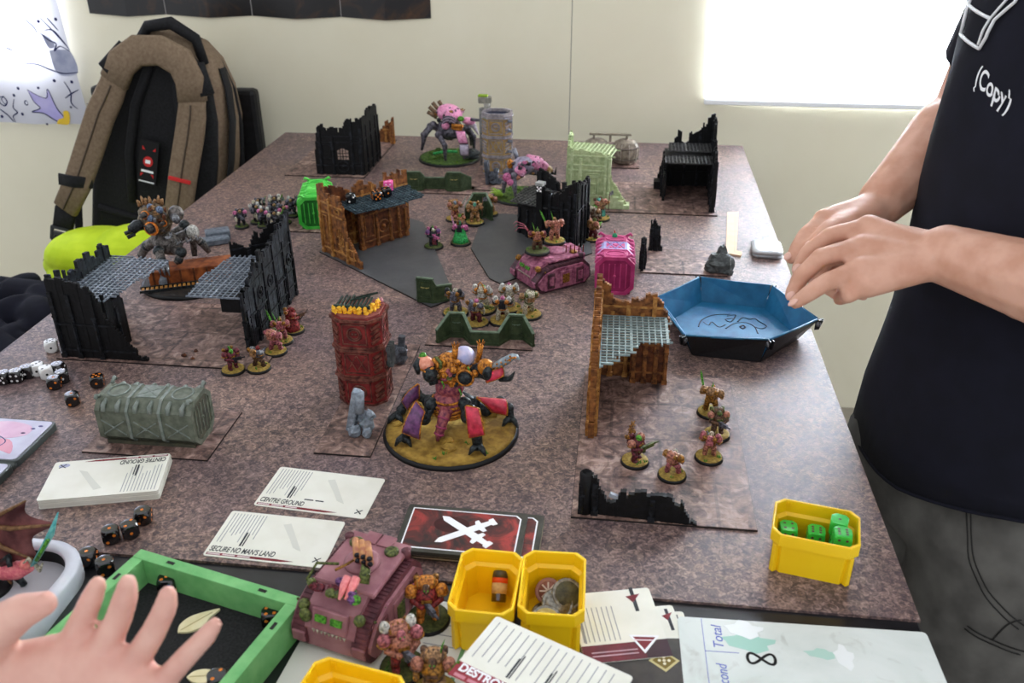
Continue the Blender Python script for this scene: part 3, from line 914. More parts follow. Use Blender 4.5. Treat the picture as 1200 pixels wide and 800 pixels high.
# pale green ruin
r = T('ruin_model', 'pale sage green ruined facade with stepped broken edge', 'ruin', (0.22, 1.08))
rwall(r, (0.176, 1.062), (0.296, 1.052), [(0, 0.118), (0.08, 0.11), (0.5, 0.106), (0.66, 0.10), (0.69, 0.055), (0.8, 0.035), (0.9, 0.02), (1, 0.004)], M_PGRN, M_PGRN2, seed=51, pil=(0.06, 0.2, 0.6, 0.66), bands=(0.02, 0.07, 0.08, 0.098), jag=0.005)
panels(r, (0.176, 1.062), (0.296, 1.052), [(0.4, 0.04, 0.022, 0.036), (0.4, 0.062, 0.026, 0.005), (0.4, 0.035, 0.014, 0.02), (0.13, 0.045, 0.01, 0.05)], M_PGRN2)
rwall(r, (0.176, 1.062), (0.176, 1.15), [(0, 0.118), (0.4, 0.115), (0.7, 0.128), (1, 0.12)], M_PGRN, M_PGRN2, seed=52, pil=(0.3, 0.6, 0.9), bands=(0.07,))
grating(r, [(0.178, 1.066), (0.262, 1.050), (0.27, 1.10), (0.255, 1.14), (0.178, 1.148)], 0.102, M_PGRN2, seed=8)
for k in range(4):
    MB().bx(0.252 + k * 0.011, 0.263 + k * 0.011, 1.042, 1.064, BT, 0.032 - k * 0.0075).build('step', M_PGRN2, r, True)

# black ruin at the back right
r = T('ruin_model', 'black open-fronted ruin with two sloping grated floors', 'ruin', (0.41, 1.13))
rwall(r, (0.452, 1.040), (0.458, 1.205), [(0, 0.10), (0.2, 0.112), (0.5, 0.105), (0.7, 0.14), (1, 0.145)], M_RBLK2, M_RBLK, seed=61, pil=(0.03, 0.3, 0.6, 0.9), bands=(0.03, 0.08), jag=0.009)
rwall(r, (0.352, 1.200), (0.458, 1.205), [(0, 0.025), (0.12, 0.055), (0.2, 0.09), (0.3, 0.112), (0.5, 0.10), (0.75, 0.12), (0.85, 0.14), (1, 0.145)], M_RBLK2, M_RBLK, seed=62, pil=(0.25, 0.5, 0.75), bands=(0.03, 0.06), jag=0.012)
grating(r, [(0.366, 1.140), (0.454, 1.140), (0.456, 1.20), (0.37, 1.198)], 0.092, M_GRT_K, seed=9, pitch=0.007)
grating(r, [(0.360, 1.085), (0.452, 1.085), (0.454, 1.138), (0.362, 1.138)], 0.084, M_GRT_K, seed=10, pitch=0.007)
MB().bx(0.362, 0.452, 1.088, 1.195, 0.079, 0.081).build('floor_slab', M_RBLK2, r, True)
rwall(r, (0.362, 1.10), (0.362, 1.20), [(0, 0.05), (0.3, 0.075), (1, 0.078)], M_RBLK2, M_RBLK, seed=63, pil=(0.3, 0.7))
MB().bx(0.345, 0.366, 1.17, 1.196, BT, 0.018).build('fallen_block', M_RBLK2, r, True)

# small black fragments by the pink container
r = T('ruin_fragment', 'small black ruin fragment standing at the back of the small stone board', 'ruin', (0.34, 0.84))
rwall(r, (0.332, 0.842), (0.354, 0.838), [(0, 0.055), (0.3, 0.056), (0.5, 0.046), (0.75, 0.042), (0.85, 0.015), (1, 0.004)], M_RBLK, M_RBLK, seed=71, pil=(0.1, 0.5), jag=0.008, step=0.0018)
r = T('ruin_fragment', 'thin black ruin fragment leaning beside the pink container', 'ruin', (0.319, 0.76))
rwall(r, (0.3185, 0.745), (0.3215, 0.785), [(0, 0.05), (0.3, 0.058), (0.6, 0.04), (1, 0.03)], M_RBLK, M_RBLK, seed=72, pil=(0.3, 0.8), jag=0.008)

# rust ruin on the right
r = T('ruin_model', 'tall rust-brown ruin wall with a pale grey grated floor', 'ruin', (0.27, 0.34))
rwall(r, (0.257, 0.250), (0.257, 0.405), [(0, 0.012), (0.06, 0.06), (0.12, 0.085), (0.25, 0.10), (0.4, 0.118), (0.6, 0.135), (1, 0.142)], M_RUST, M_RUST2, seed=81, t=0.007, pil=(0.05, 0.2, 0.36, 0.52, 0.68, 0.84, 0.98), bands=(0.02, 0.06, 0.095, 0.12), jag=0.007)
rwall(r, (0.257, 0.402), (0.346, 0.402), [(0, 0.142), (0.12, 0.13), (0.2, 0.115), (0.5, 0.108), (0.6, 0.112), (0.72, 0.118), (0.8, 0.12), (0.86, 0.105), (1, 0.095)], M_RUST, M_RUST2, seed=82, t=0.006, pil=(0.2, 0.42, 0.62, 0.78), bands=(0.02, 0.1), jag=0.008)
rwall(r, (0.300, 0.388), (0.346, 0.388), [(0, 0.086), (1, 0.084)], M_RUSTD, M_RUST, seed=83, t=0.005, pil=(0.1, 0.4, 0.7, 0.97), bands=(0.015, 0.055), jag=0.003)
grating(r, [(0.260, 0.398), (0.262, 0.262), (0.300, 0.30), (0.315, 0.325), (0.345, 0.328), (0.345, 0.398)], 0.090, M_GRT_L, seed=11, pitch=0.0072, bar=0.0017)
panels(r, (0.257, 0.250), (0.257, 0.405), [(0.28, 0.05, 0.012, 0.06), (0.6, 0.06, 0.012, 0.07)], M_RUST2, side=1, t=0.007)

# black low broken wall in front
r = T('ruin_fragment', 'low black broken wall along the front of the five-figure board', 'ruin', (0.31, 0.11))
rwall(r, (0.250, 0.116), (0.370, 0.108), [(0, 0.046), (0.14, 0.045), (0.19, 0.03), (0.24, 0.014), (0.32, 0.018), (0.36, 0.03), (0.45, 0.03), (0.6, 0.032), (0.75, 0.030), (0.85, 0.026), (0.92, 0.012), (1, 0.004)], M_RBLK2, M_RBLK, seed=91, t=0.006, pil=(0.03, 0.14, 0.62), jag=0.008, step=0.002)
MB().lathe([(0.0075, 0), (0.0065, 0.02), (0.0068, 0.048), (0.0045, 0.050), (0.004, 0.044)], 10, (0.257, 0.116, BT)).build('broken_column', M_RBLK2, r, True)
MB().box((0.286, 0.113, 0.026), (0.010, 0.004, 0.004), ry=0.4).build('loose_slab', mat((140, 146, 156)), r, True)

# ------------------------------------------------------------------ containers
def octa(w, h, c):
    return chrect(w, h, c)
def container(label, xy, rz, w, l, h, m, md, ml, ch=0.012, z=BT, ribs=3, group=None, end_mat=None):
    """octagonal cargo container lying along local y; front end at -y"""
    r = T('cargo_container', label, 'container', xy, rz, z, group)
    MX = Matrix.Translation((0, 0, h / 2)) @ Matrix.Rotation(PI / 2, 4, 'X')
    MB().prism(octa(w, h, ch), -l / 2 + 0.004, l / 2 - 0.004, MX).build('body', m, r)
    for s in (-1, 1):
        y = s * (l / 2 - 0.003)
        q = MB()
        o = octa(w + 0.002, h + 0.001, ch); i = octa(w - 0.010, h - 0.010, ch - 0.003)
        n = len(o)
        vs = [MX @ Vector((a, b, -y + dz)) for dz in (-0.003, 0.003) for (a, b) in o] + [MX @ Vector((a, b, -y + dz)) for dz in (-0.003, 0.003) for (a, b) in i]
        fs = []
        for k in range(n):
            k2 = (k + 1) % n
            fs += [(k, k2, n + k2, n + k), (2 * n + k, 2 * n + k2, 3 * n + k2, 3 * n + k), (k, k2, 2 * n + k2, 2 * n + k), (n + k, n + k2, 3 * n + k2, 3 * n + k)]
        q.add(vs, fs)
        q.build('end_frame', m, r)
        d = MB().prism(octa(w - 0.009, h - 0.009, ch - 0.003), -y - 0.0015, -y + 0.0015, MX).build('end_door', end_mat or md, r)
        q = MB()
        for k in range(-2, 3):
            q.bx(k * w * 0.15 - 0.0008, k * w * 0.15 + 0.0008, y - 0.0028, y + 0.0028, h * 0.18, h * 0.82)
        q.sph((0, y + s * 0.0022, h * 0.5), 0.0022, 8, 5)
        q.build('door_bar', m, d)
    for k in range(1, ribs):
        y = -l / 2 + l * k / ribs
        q = MB().prism(octa(w + 0.003, h + 0.002, ch), -y - 0.0016, -y + 0.0016, MX)
        q.build('rib', ml, r)
    for k in range(ribs):
        y = -l / 2 + l * (k + 0.5) / ribs
        ls = l / ribs
        # roof detail
        q = MB()
        if k != 1 or ribs < 3:
            q.tube([(0.32 * w * 0.8 * math.cos(a * PI / 8), y + 0.3 * ls * math.sin(a * PI / 8), h + 0.0005) for a in range(17)], 0.0011, 5, False)
            q.build('hatch_ring', ml, r)
        else:
            q.bx(-w * 0.25, w * 0.25, y - ls * 0.32, y + ls * 0.32, h - 0.001, h + 0.0012)
            for s in (-1, 1):
                q.box((0, y, h + 0.0012), (0.0012, ls * 0.75, 0.0012), rz=s * 0.7)
            q.build('roof_panel', ml, r)
        for s in (-1, 1):
            # cross-braced side panel and roof-edge lugs
            q = MB()
            for t in (-1, 1):
                q.box((s * w / 2, y, h * 0.42), (0.0022, ls * 0.85, 0.0012), rx=t * math.atan2(h * 0.34, ls * 0.75))
            q.sph((s * (w / 2 + 0.0008), y, h * 0.42), 0.0018, 6, 4)
            q.build('side_brace', ml, r)
            for e in (-0.22, 0.22):
                q = MB().tube([(s * (w / 2 - ch * 0.9), y + e * ls, h - 0.003), (s * (w / 2 - ch * 0.15), y + e * ls, h - ch * 0.45), (s * (w / 2 + 0.0005), y + e * ls, h - ch * 1.05)], [0.0022, 0.0028, 0.0026], 8)
                q.build('side_lug', ml, r)
    for s in (-1, 1):
        for y in (-l / 2 + 0.003, l / 2 - 0.003):
            MB().tube([(s * (w / 2 - ch), y, h), (s * (w / 2 - ch * 0.4), y, h + 0.0045), (s * (w / 2 - ch * 0.2), y, h + 0.001)], [0.0022, 0.0024, 0.002], 7).build('lifting_lug', ml, r)
        MB().bx(s * w * 0.36 - 0.004, s * w * 0.36 + 0.004, -l * 0.46, l * 0.46, -0.001, 0.004).build('skid', md, r)
    return r
M_OLV = mat((84, 90, 78), (112, 118, 104), 120.0, 0.5)
M_OLVD = mat((66, 68, 60), (92, 90, 74), 90.0, 0.5)
M_OLVL = mat((110, 120, 112), (134, 142, 136), 160.0, 0.5)
container('olive grey octagonal cargo container with rust on its side panels', (-0.244, 0.200), -PI / 2 + 0.01, 0.052, 0.114, 0.058, M_OLV, M_OLVD, M_OLVL)
M_LG = mat((48, 168, 52), (84, 200, 78), 60.0, 0.5)
M_LGD = mat((20, 92, 28), (34, 112, 40), 60.0, 0.5)
container('bright green octagonal cargo container beside the rust-orange ruin', (-0.284, 0.925), 0.22, 0.054, 0.108, 0.060, M_LG, M_LGD, mat((92, 206, 84), (116, 220, 104), 80.0, 0.5), end_mat=M_LGD)
M_PK = mat((164, 44, 98), (186, 66, 120), 70.0, 0.45)
M_PKD = mat((128, 28, 74), (148, 38, 90), 70.0, 0.45)
pc = container('hot pink octagonal cargo container with a lilac roof band', (0.274, 0.700), 0.02, 0.058, 0.094, 0.062, M_PK, M_PKD, mat((180, 64, 116), (204, 92, 142), 90.0, 0.45), z=0.0, end_mat=M_PKD)
M_LIL = mat((150, 158, 206), (172, 178, 218), 90.0, 0.5)
MB().prism(octa(0.0605, 0.0640, 0.012), -0.016, 0.016, Matrix.Translation((0, 0.002, 0.031)) @ Matrix.Rotation(PI / 2, 4, 'X')).build('roof_band', M_LIL, pc)
q = MB()
for s in (-1, 1):
    for k in (-0.007, 0.007):
        q.box((k, 0.002, 0.0634), (0.0012, 0.03, 0.0012), rz=s * 0.45)
q.build('band_brace', mat((126, 136, 190)), pc)
tk = T('gem_token', 'tiny green cone marker with a red tip on the pink container', 'token', (0.272, 0.7345), 0, 0.0645)
MB().lathe([(0.0045, 0), (0.0042, 0.003), (0.001, 0.0065)], 10).build('cone', mat((40, 140, 96)), tk)
MB().cyl((0, 0, 0.006), (-0.001, 0, 0.011), 0.0012, 0.0004, 6).build('tip', M_RED, tk)

# red octagonal tower
def tower(label, xy, rz, w, d, h, lv, cols, z=BT):
    m, md, ml = cols
    r = T('octagonal_tower', label, 'tower', xy, rz, z)
    hl = h / lv
    for k in range(lv):
        z0 = k * hl
        lvl = MB().prism(octa(w, d, 0.013), z0, z0 + hl).build('tower_level', m, r)
        MB().prism(octa(w + 0.005, d + 0.005, 0.0135), z0 + hl - 0.0040, z0 + hl - 0.0005).build('rim', ml, lvl)
        MB().prism(octa(w + 0.002, d + 0.002, 0.0135), z0, z0 + 0.0025).build('rim', ml, lvl)
        for s in (-1, 1):
            for t in (-1, 1):
                for j in range(4):
                    MB().box((s * (w / 2 - 0.0065), t * (d / 2 - 0.0065), z0 + hl * (0.24 + 0.16 * j)), (0.0125, 0.0046, 0.0034), rz=(-1 if s * t > 0 else 1) * PI / 4, ry=0.35 * t * (1 if s > 0 else -1)).build('corner_slat', ml, lvl)
        for ang, dd, ww in ((0, d, w), (PI, d, w), (PI / 2, w, d), (-PI / 2, w, d)):
            M = Matrix.Rotation(ang, 4, 'Z')
            q = MB()
            f = ww / 2 - 0.015
            for x0, x1, za, zb in ((-f, f, 0.14, 0.18), (-f, f, 0.80, 0.84), (-f, -f + 0.0012, 0.14, 0.84), (f - 0.0012, f, 0.14, 0.84)):
                q.bx(x0, x1, -dd / 2 - 0.001, -dd / 2 + 0.001, z0 + za * hl, z0 + zb * hl, M)
            q.build('face_frame', ml, lvl)
            q = MB()
            if (k + (0 if abs(ang) < 0.1 else 1)) % 2 == 0:
                q.tube([M @ Vector((0.0085 * math.cos(a * PI / 8), -dd / 2 - 0.0008, z0 + hl * 0.5 + 0.0085 * math.sin(a * PI / 8))) for a in range(17)], 0.0012, 6, False)
                q.tube([M @ Vector((0.006 * math.cos(a * PI / 8), -dd / 2 - 0.0006, z0 + hl * 0.5 + 0.006 * math.sin(a * PI / 8))) for a in range(17)], 0.0008, 6, False)
                q.sph(M @ Vector((-0.002, -dd / 2 - 0.0002, z0 + hl * 0.5)), 0.002, 8, 5)
                q.sph(M @ Vector((0.002, -dd / 2 - 0.0002, z0 + hl * 0.5)), 0.002, 8, 5)
                q.build('roundel', ml, lvl)
            else:
                for s in (-1, 1):
                    for c in (-0.006, 0.006):
                        bx = MB()
                        q.add([M @ v for v in MB().box((c, -dd / 2 - 0.0004, z0 + hl * 0.5), (0.0012, 0.0014, hl * 0.6), ry=s * 0.5).v], [(3, 2, 1, 0), (4, 5, 6, 7), (0, 1, 5, 4), (1, 2, 6, 5), (2, 3, 7, 6), (3, 0, 4, 7)])
                q.build('cross_brace', ml, lvl)
    return r
M_RD = mat((92, 26, 28), (136, 44, 42), 90.0, 0.5)
M_RDL = mat((70, 34, 30), (128, 76, 64), 160.0, 0.45)
rt = tower('dark red three-storey octagonal tower with a yellow flame vent on top', (-0.0275, 0.318), 0.0, 0.060, 0.056, 0.118, 3, (M_RD, M_RD, M_RDL))
MB().prism(octa(0.056, 0.052, 0.013), 0.1175, 0.120).build('roof_plate', mat((120, 62, 56), (140, 80, 72), 120.0), rt)
M_BGR = mat((26, 40, 36), (50, 68, 60), 160.0, 0.45)
g = MB()
for k in range(9):
    x = -0.024 + k * 0.0046
    g.bx(x, x + 0.0022, -0.014, 0.012 + (0.004 if k % 2 else 0), 0.127, 0.1295)
g.bx(-0.026, 0.018, -0.016, -0.0135, 0.126, 0.130)
for k in range(4):
    g.box((0.0 + k * 0.003, 0.006 + k * 0.002, 0.131), (0.026, 0.002, 0.002), rz=0.8)
g.build('vent_grille', M_BGR, rt)
R = random.Random(2)
for k in range(11):
    x = -0.0255 + (k % 7) * 0.0062
    y = -0.0165 + R.uniform(-0.001, 0.001) if k < 7 else 0.0
    if k >= 7:
        x, y = 0.016 + R.uniform(0, 0.005), -0.012 + (k - 7) * 0.007
    q = MB()
    for j in range(3):
        q.rock((x + R.uniform(-0.001, 0.002), y, 0.1205 + j * 0.0028), (0.0028, 0.0026, 0.0034), k * 3 + j, 7, 5, 0.3)
    q.build('flame', mat((232, 160, 30), (244, 196, 60), 300.0, 0.5), rt)
MB().tube([(0.022, 0.012, 0.12), (0.024, 0.016, 0.126), (0.026, 0.010, 0.124)], 0.002).build('roof_pipe', mat((180, 120, 130)), rt)
gb = MB()
for k in range(4):
    gb.box((0.031 + 0.004, -0.004 + k * 0.004, 0.058), (0.006, 0.002, 0.03))
gb.box((0.033, 0.002, 0.058), (0.005, 0.018, 0.026))
gb.build('side_radiator', mat((60, 66, 66), (90, 96, 96), 200.0), rt)

# ochre panelled tower with blue inside
M_OC = mat((150, 122, 78), (176, 148, 100), 90.0, 0.55)
M_OCL = mat((122, 116, 122), (160, 152, 154), 160.0, 0.5)
ot = tower('open-topped ochre and grey panelled tower with a dark blue inside', (0.013, 1.252), 0.0, 0.060, 0.052, 0.124, 3, (M_OC, M_OC, M_OCL))
q = MB()
o = octa(0.062, 0.054, 0.0135); i = octa(0.053, 0.045, 0.012)
n = len(o)
vs = [(a, b, zz) for zz in (0.124, 0.131) for (a, b) in o] + [(a, b, zz) for zz in (0.124, 0.131) for (a, b) in i]
fs = []
for k in range(n):
    k2 = (k + 1) % n
    fs += [(k, k2, n + k2, n + k), (2 * n + k, 2 * n + k2, 3 * n + k2, 3 * n + k), (k, k2, 2 * n + k2, 2 * n + k), (n + k, n + k2, 3 * n + k2, 3 * n + k)]
q.add(vs, fs).build('parapet', M_OCL, ot)
MB().prism(octa(0.054, 0.046, 0.012), 0.1242, 0.1250).build('inner_floor', mat((22, 30, 56), rough=0.6), ot)
for zz in (0.03, 0.052, 0.074, 0.096, 0.116):
    MB().cyl((0.026, -0.021, zz), (0.034, -0.024, zz), 0.0038, 0.003, 8).build('side_pipe_end', mat((96, 98, 112), (130, 132, 144), 200.0), ot)
ch = T('chimney_stack', 'grey bent chimney pipe standing behind the ochre tower', 'chimney', (-0.026, 1.300), 0, BT)
MB().cyl((0, 0, 0), (0, 0, 0.125), 0.007, n=14).build('pipe', mat((80, 80, 84), (140, 138, 132), 120.0), ch)
MB().box((0.006, 0, 0.143), (0.028, 0.016, 0.014)).build('cowl', mat((120, 118, 110), (150, 146, 134), 120.0), ch, bev=0.002)
MB().cyl((0.010, -0.004, 0.105), (0.012, -0.004, 0.137), 0.006, 0.0075, 12).build('elbow_pipe', mat((120, 118, 112), (160, 156, 146), 120.0), ch)
MB().box((0.002, 0, 0.1515), (0.02, 0.014, 0.003)).build('moss', mat((150, 178, 40), (120, 150, 40), 300.0), ch)

# riveted twin drum
M_DR = mat((104, 94, 84), (150, 138, 122), 110.0, 0.5)
dr = T('storage_tank', 'riveted grey brown twin drum with a rail on top', 'tank', (0.250, 1.352), 0, BT)
for x in (-0.030, 0.034):
    d = MB().lathe([(0.018, 0), (0.026, 0.004), (0.029, 0.02), (0.029, 0.036), (0.024, 0.046), (0.012, 0.052)], 20, (x, 0, 0)).build('drum', M_DR, dr)
    for zz in (0.012, 0.036):
        MB().lathe([(0.0285, zz - 0.0015), (0.0305, zz - 0.001), (0.0305, zz + 0.001), (0.0285, zz + 0.0015)], 20, (x, 0, 0)).build('hoop', mat((70, 62, 56), (110, 100, 90), 150.0), d)
    for k in range(10):
        a = k * 2 * PI / 10
        MB().tube([(x + 0.0295 * math.cos(a), 0.0295 * math.sin(a), 0.008), (x + 0.0300 * math.cos(a), 0.0300 * math.sin(a), 0.034), (x + 0.0245 * math.cos(a), 0.0245 * math.sin(a), 0.045)], 0.0011, 5).build('stave', mat((150, 140, 128)), d)
MB().box((0.0, 0.0, 0.062), (0.092, 0.008, 0.004)).build('top_rail', mat((120, 112, 96), (150, 142, 124), 100.0), dr)
for x in (-0.036, 0.0, 0.036):
    MB().box((x, 0, 0.054), (0.005, 0.006, 0.016)).build('rail_post', M_DR, dr)

# ------------------------------------------------------------------ barricades and rubble
M_BG = mat((44, 58, 38), (66, 80, 54), 120.0, 0.45)
M_BGE = mat((78, 96, 76), (104, 120, 100), 160.0, 0.45)
M_EAG = mat((150, 140, 84), (176, 164, 104), 200.0, 0.5)
def barricade(label, xy, rz, segs, z=BT, eagle=1):
    """segs: list of (x, y, h) plan points of a folded armour wall"""
    r = T('barricade', label, 'barricade', xy, rz, z)
    t = 0.0028
    for k, ((xa, ya, ha), (xb, yb, hb)) in enumerate(zip(segs, segs[1:])):
        d = Vector((xb - xa, yb - ya, 0)); L = d.length; d.normalize()
        nrm = Vector((-d.y, d.x, 0))
        a = Vector((xa, ya, 0)) - d * 0.0008; b = Vector((xb, yb, 0)) + d * 0.0008
        def slab(z0a, z1a, z0b, z1b, off, th):
            return [a + nrm * (off - th / 2) + Vector((0, 0, z0a)), b + nrm * (off - th / 2) + Vector((0, 0, z0b)), b + nrm * (off + th / 2) + Vector((0, 0, z0b)), a + nrm * (off + th / 2) + Vector((0, 0, z0a)),
                    a + nrm * (off - th / 2) + Vector((0, 0, z1a)), b + nrm * (off - th / 2) + Vector((0, 0, z1b)), b + nrm * (off + th / 2) + Vector((0, 0, z1b)), a + nrm * (off + th / 2) + Vector((0, 0, z1a))]
        F = [(3, 2, 1, 0), (4, 5, 6, 7), (0, 1, 5, 4), (1, 2, 6, 5), (2, 3, 7, 6), (3, 0, 4, 7)]
        p = MB().add(slab(0, ha, 0, hb, 0, t), F).build('armour_panel', M_BG, r)
        MB().add(slab(ha - 0.0012, ha + 0.0008, hb - 0.0012, hb + 0.0008, 0, t + 0.0016), F).build('top_edge', M_BGE, p)
        MB().add(slab(0.0, 0.004, 0.0, 0.004, 0, t + 0.002), F).build('kick_plate', M_BG, p)
        if ha > 0.03 and hb > 0.03:
            for sgn in (-1, 1):
                M = Matrix.Translation(((xa + xb) / 2, (ya + yb) / 2, 0)) @ Matrix.Rotation(math.atan2(d.y, d.x), 4, 'Z')
                q = MB()
                w = L * 0.36
                for x0, x1, z0, z1 in ((-w, w, 0.008, 0.0095), (-w, w, ha - 0.006, ha - 0.0045), (-w, -w + 0.0014, 0.008, ha - 0.005), (w - 0.0014, w, 0.008, ha - 0.005)):
                    q.bx(x0, x1, sgn * t / 2 - 0.0012, sgn * t / 2 + 0.0012, z0, z1, M)
                q.build('panel_frame', M_BG, p)
                q = MB()
                q.box((0, 0, 0), (0, 0, 0))
                for s in (-1, 1):
                    q.add([M @ Vector(v) for v in ((0, sgn * (t / 2 + 0.0002), ha * 0.62), (s * w * 0.8, sgn * (t / 2 + 0.0002), ha * 0.645), (s * w * 0.8, sgn * (t / 2 + 0.0002), ha * 0.62), (s * w * 0.3, sgn * (t / 2 + 0.0002), ha * 0.585),
                                                   (0, sgn * (t / 2 + 0.0012), ha * 0.62), (s * w * 0.8, sgn * (t / 2 + 0.0012), ha * 0.645), (s * w * 0.8, sgn * (t / 2 + 0.0012), ha * 0.62), (s * w * 0.3, sgn * (t / 2 + 0.0012), ha * 0.585))],
                          [(0, 1, 2, 3), (4, 5, 6, 7), (0, 1, 5, 4), (1, 2, 6, 5), (2, 3, 7, 6), (3, 0, 4, 7)])
                q.build('winged_emblem', M_EAG if sgn < 0 and eagle else M_BGE, p)
    return r
ZZ = [(-0.067, -0.014, 0.020), (-0.052, 0.006, 0.038), (-0.032, 0.006, 0.038), (-0.019, -0.014, 0.020), (0.019, -0.014, 0.020), (0.032, 0.006, 0.038), (0.052, 0.006, 0.038), (0.067, -0.014, 0.020)]
barricade('long dark green zigzag barricade shielding the bone-white armoured squad', (0.101, 0.478), 0.03, ZZ, eagle=0)
barricade('long dark green barricade with winged emblems between two upright panels', (-0.092, 1.121), 0.06, [(-0.066, 0.004, 0.03), (-0.061, -0.010, 0.040), (-0.035, -0.010, 0.040), (-0.028, 0.004, 0.024), (0.014, 0.004, 0.024), (0.021, -0.010, 0.040), (0.047, -0.010, 0.040), (0.066, 0.008, 0.024)])
barricade('single dark green barricade behind the tan armoured figures', (0.016, 0.962), 0.1, [(-0.024, -0.008, 0.026), (-0.010, 0.004, 0.050), (0.014, 0.004, 0.050), (0.026, -0.012, 0.030)], 0.0)
barricade('single dark green barricade at the tip of the grey board', (0.001, 0.597), -0.12, [(-0.024, 0.0, 0.030), (-0.020, -0.008, 0.040), (0.004, -0.008, 0.040), (0.008, -0.006, 0.028), (0.027, 0.010, 0.026)])
M_RUB = mat((104, 112, 122), (142, 150, 160), 200.0, 0.5)
M_RUBD = mat((58, 62, 68), (92, 96, 104), 200.0, 0.5)
r = T('rubble_model', 'light grey rubble with a fallen pillar beside the red tower', 'rubble', (-0.012, 0.232), 0, BT)
MB().box((-0.006, 0.0, 0.030), (0.009, 0.012, 0.055), ry=0.22).build('fallen_pillar', M_RUB, r, bev=0.001)
MB().cyl((0.002, -0.004, 0.03), (0.004, -0.002, 0.056), 0.006, 0.0055, 10).build('column_stub', M_RUB, r)
for i, (x, y, z, s) in enumerate(((0.008, 0, 0.012, 0.009), (-0.004, -0.008, 0.006, 0.008), (0.012, 0.004, 0.022, 0.006), (0.002, 0.006, 0.018, 0.008), (0.010, -0.008, 0.005, 0.006), (-0.010, 0.004, 0.008, 0.006))):
    MB().rock((x, y, z), (s, s, s * 1.1), 60 + i, 8, 5, 0.3).build('stone', M_RUB, r)
r = T('rubble_model', 'dark grey rubble heap behind the red tower', 'rubble', (-0.004, 0.402), 0, BT)
for i, (x, y, z, s) in enumerate(((0, 0, 0.012, 0.012), (0.006, -0.004, 0.02, 0.007), (-0.008, 0, 0.006, 0.007))):
    MB().rock((x, y, z), (s, s, s * 1.2), 70 + i, 8, 5, 0.3).build('stone', M_RUBD, r)
MB().box((0.003, 0, 0.025), (0.008, 0.008, 0.03), ry=0.1).build('fallen_pillar', M_RUBD, r)
r = T('rubble_model', 'flat pair of blue-grey stone slabs behind the iron walker', 'rubble', (-0.430, 0.800), 0.5)
MB().box((0.004, 0.010, 0.009), (0.042, 0.026, 0.018)).build('slab', mat((84, 92, 102), (114, 122, 132), 160.0, bump=0.4), r, bev=0.002)
MB().box((-0.002, -0.012, 0.006), (0.046, 0.022, 0.012), rz=0.05).build('slab', mat((84, 92, 102), (114, 122, 132), 160.0, bump=0.4), r, bev=0.002)
r = T('rubble_model', 'jagged dark grey rubble in front of the ochre tower', 'rubble', (0.008, 1.170), 0, BT)
MB().box((-0.006, 0, 0.024), (0.008, 0.02, 0.048), ry=-0.08).build('fallen_pillar', mat((52, 56, 64), (84, 88, 98), 160.0), r, bev=0.001)
for i, (x, y, z, s) in enumerate(((0.008, 0, 0.010, 0.011), (0.012, 0.004, 0.024, 0.007), (0.004, -0.006, 0.018, 0.008), (0.018, -0.002, 0.006, 0.007))):
    MB().rock((x, y, z), (s, s, s * 1.1), 90 + i, 8, 5, 0.35).build('stone', mat((52, 56, 64), (84, 88, 98), 160.0), r)
rk = MB()
rk.rock((0, 0, 0.014), (0.022, 0.018, 0.020), 7, 14, 9, 0.18)
rk.rock((0.002, 0.002, 0.032), (0.008, 0.008, 0.014), 8, 9, 6, 0.2)
rk.rock((-0.012, -0.004, 0.006), (0.013, 0.012, 0.012), 9, 9, 6, 0.2)
ro = T('rock', 'jagged dark grey rock beside the blue dice tray', 'rock', (0.445, 0.762), 0, 0.0)
rk.build('stone', mat((62, 66, 66), (96, 100, 100), 160.0, 0.4, bump=0.6), ro)
MB().rock((0.012, -0.008, 0.005), (0.010, 0.009, 0.009), 10, 9, 6, 0.25).build('chip', mat((62, 66, 66), (96, 100, 100), 160.0, 0.4, bump=0.6), ro)

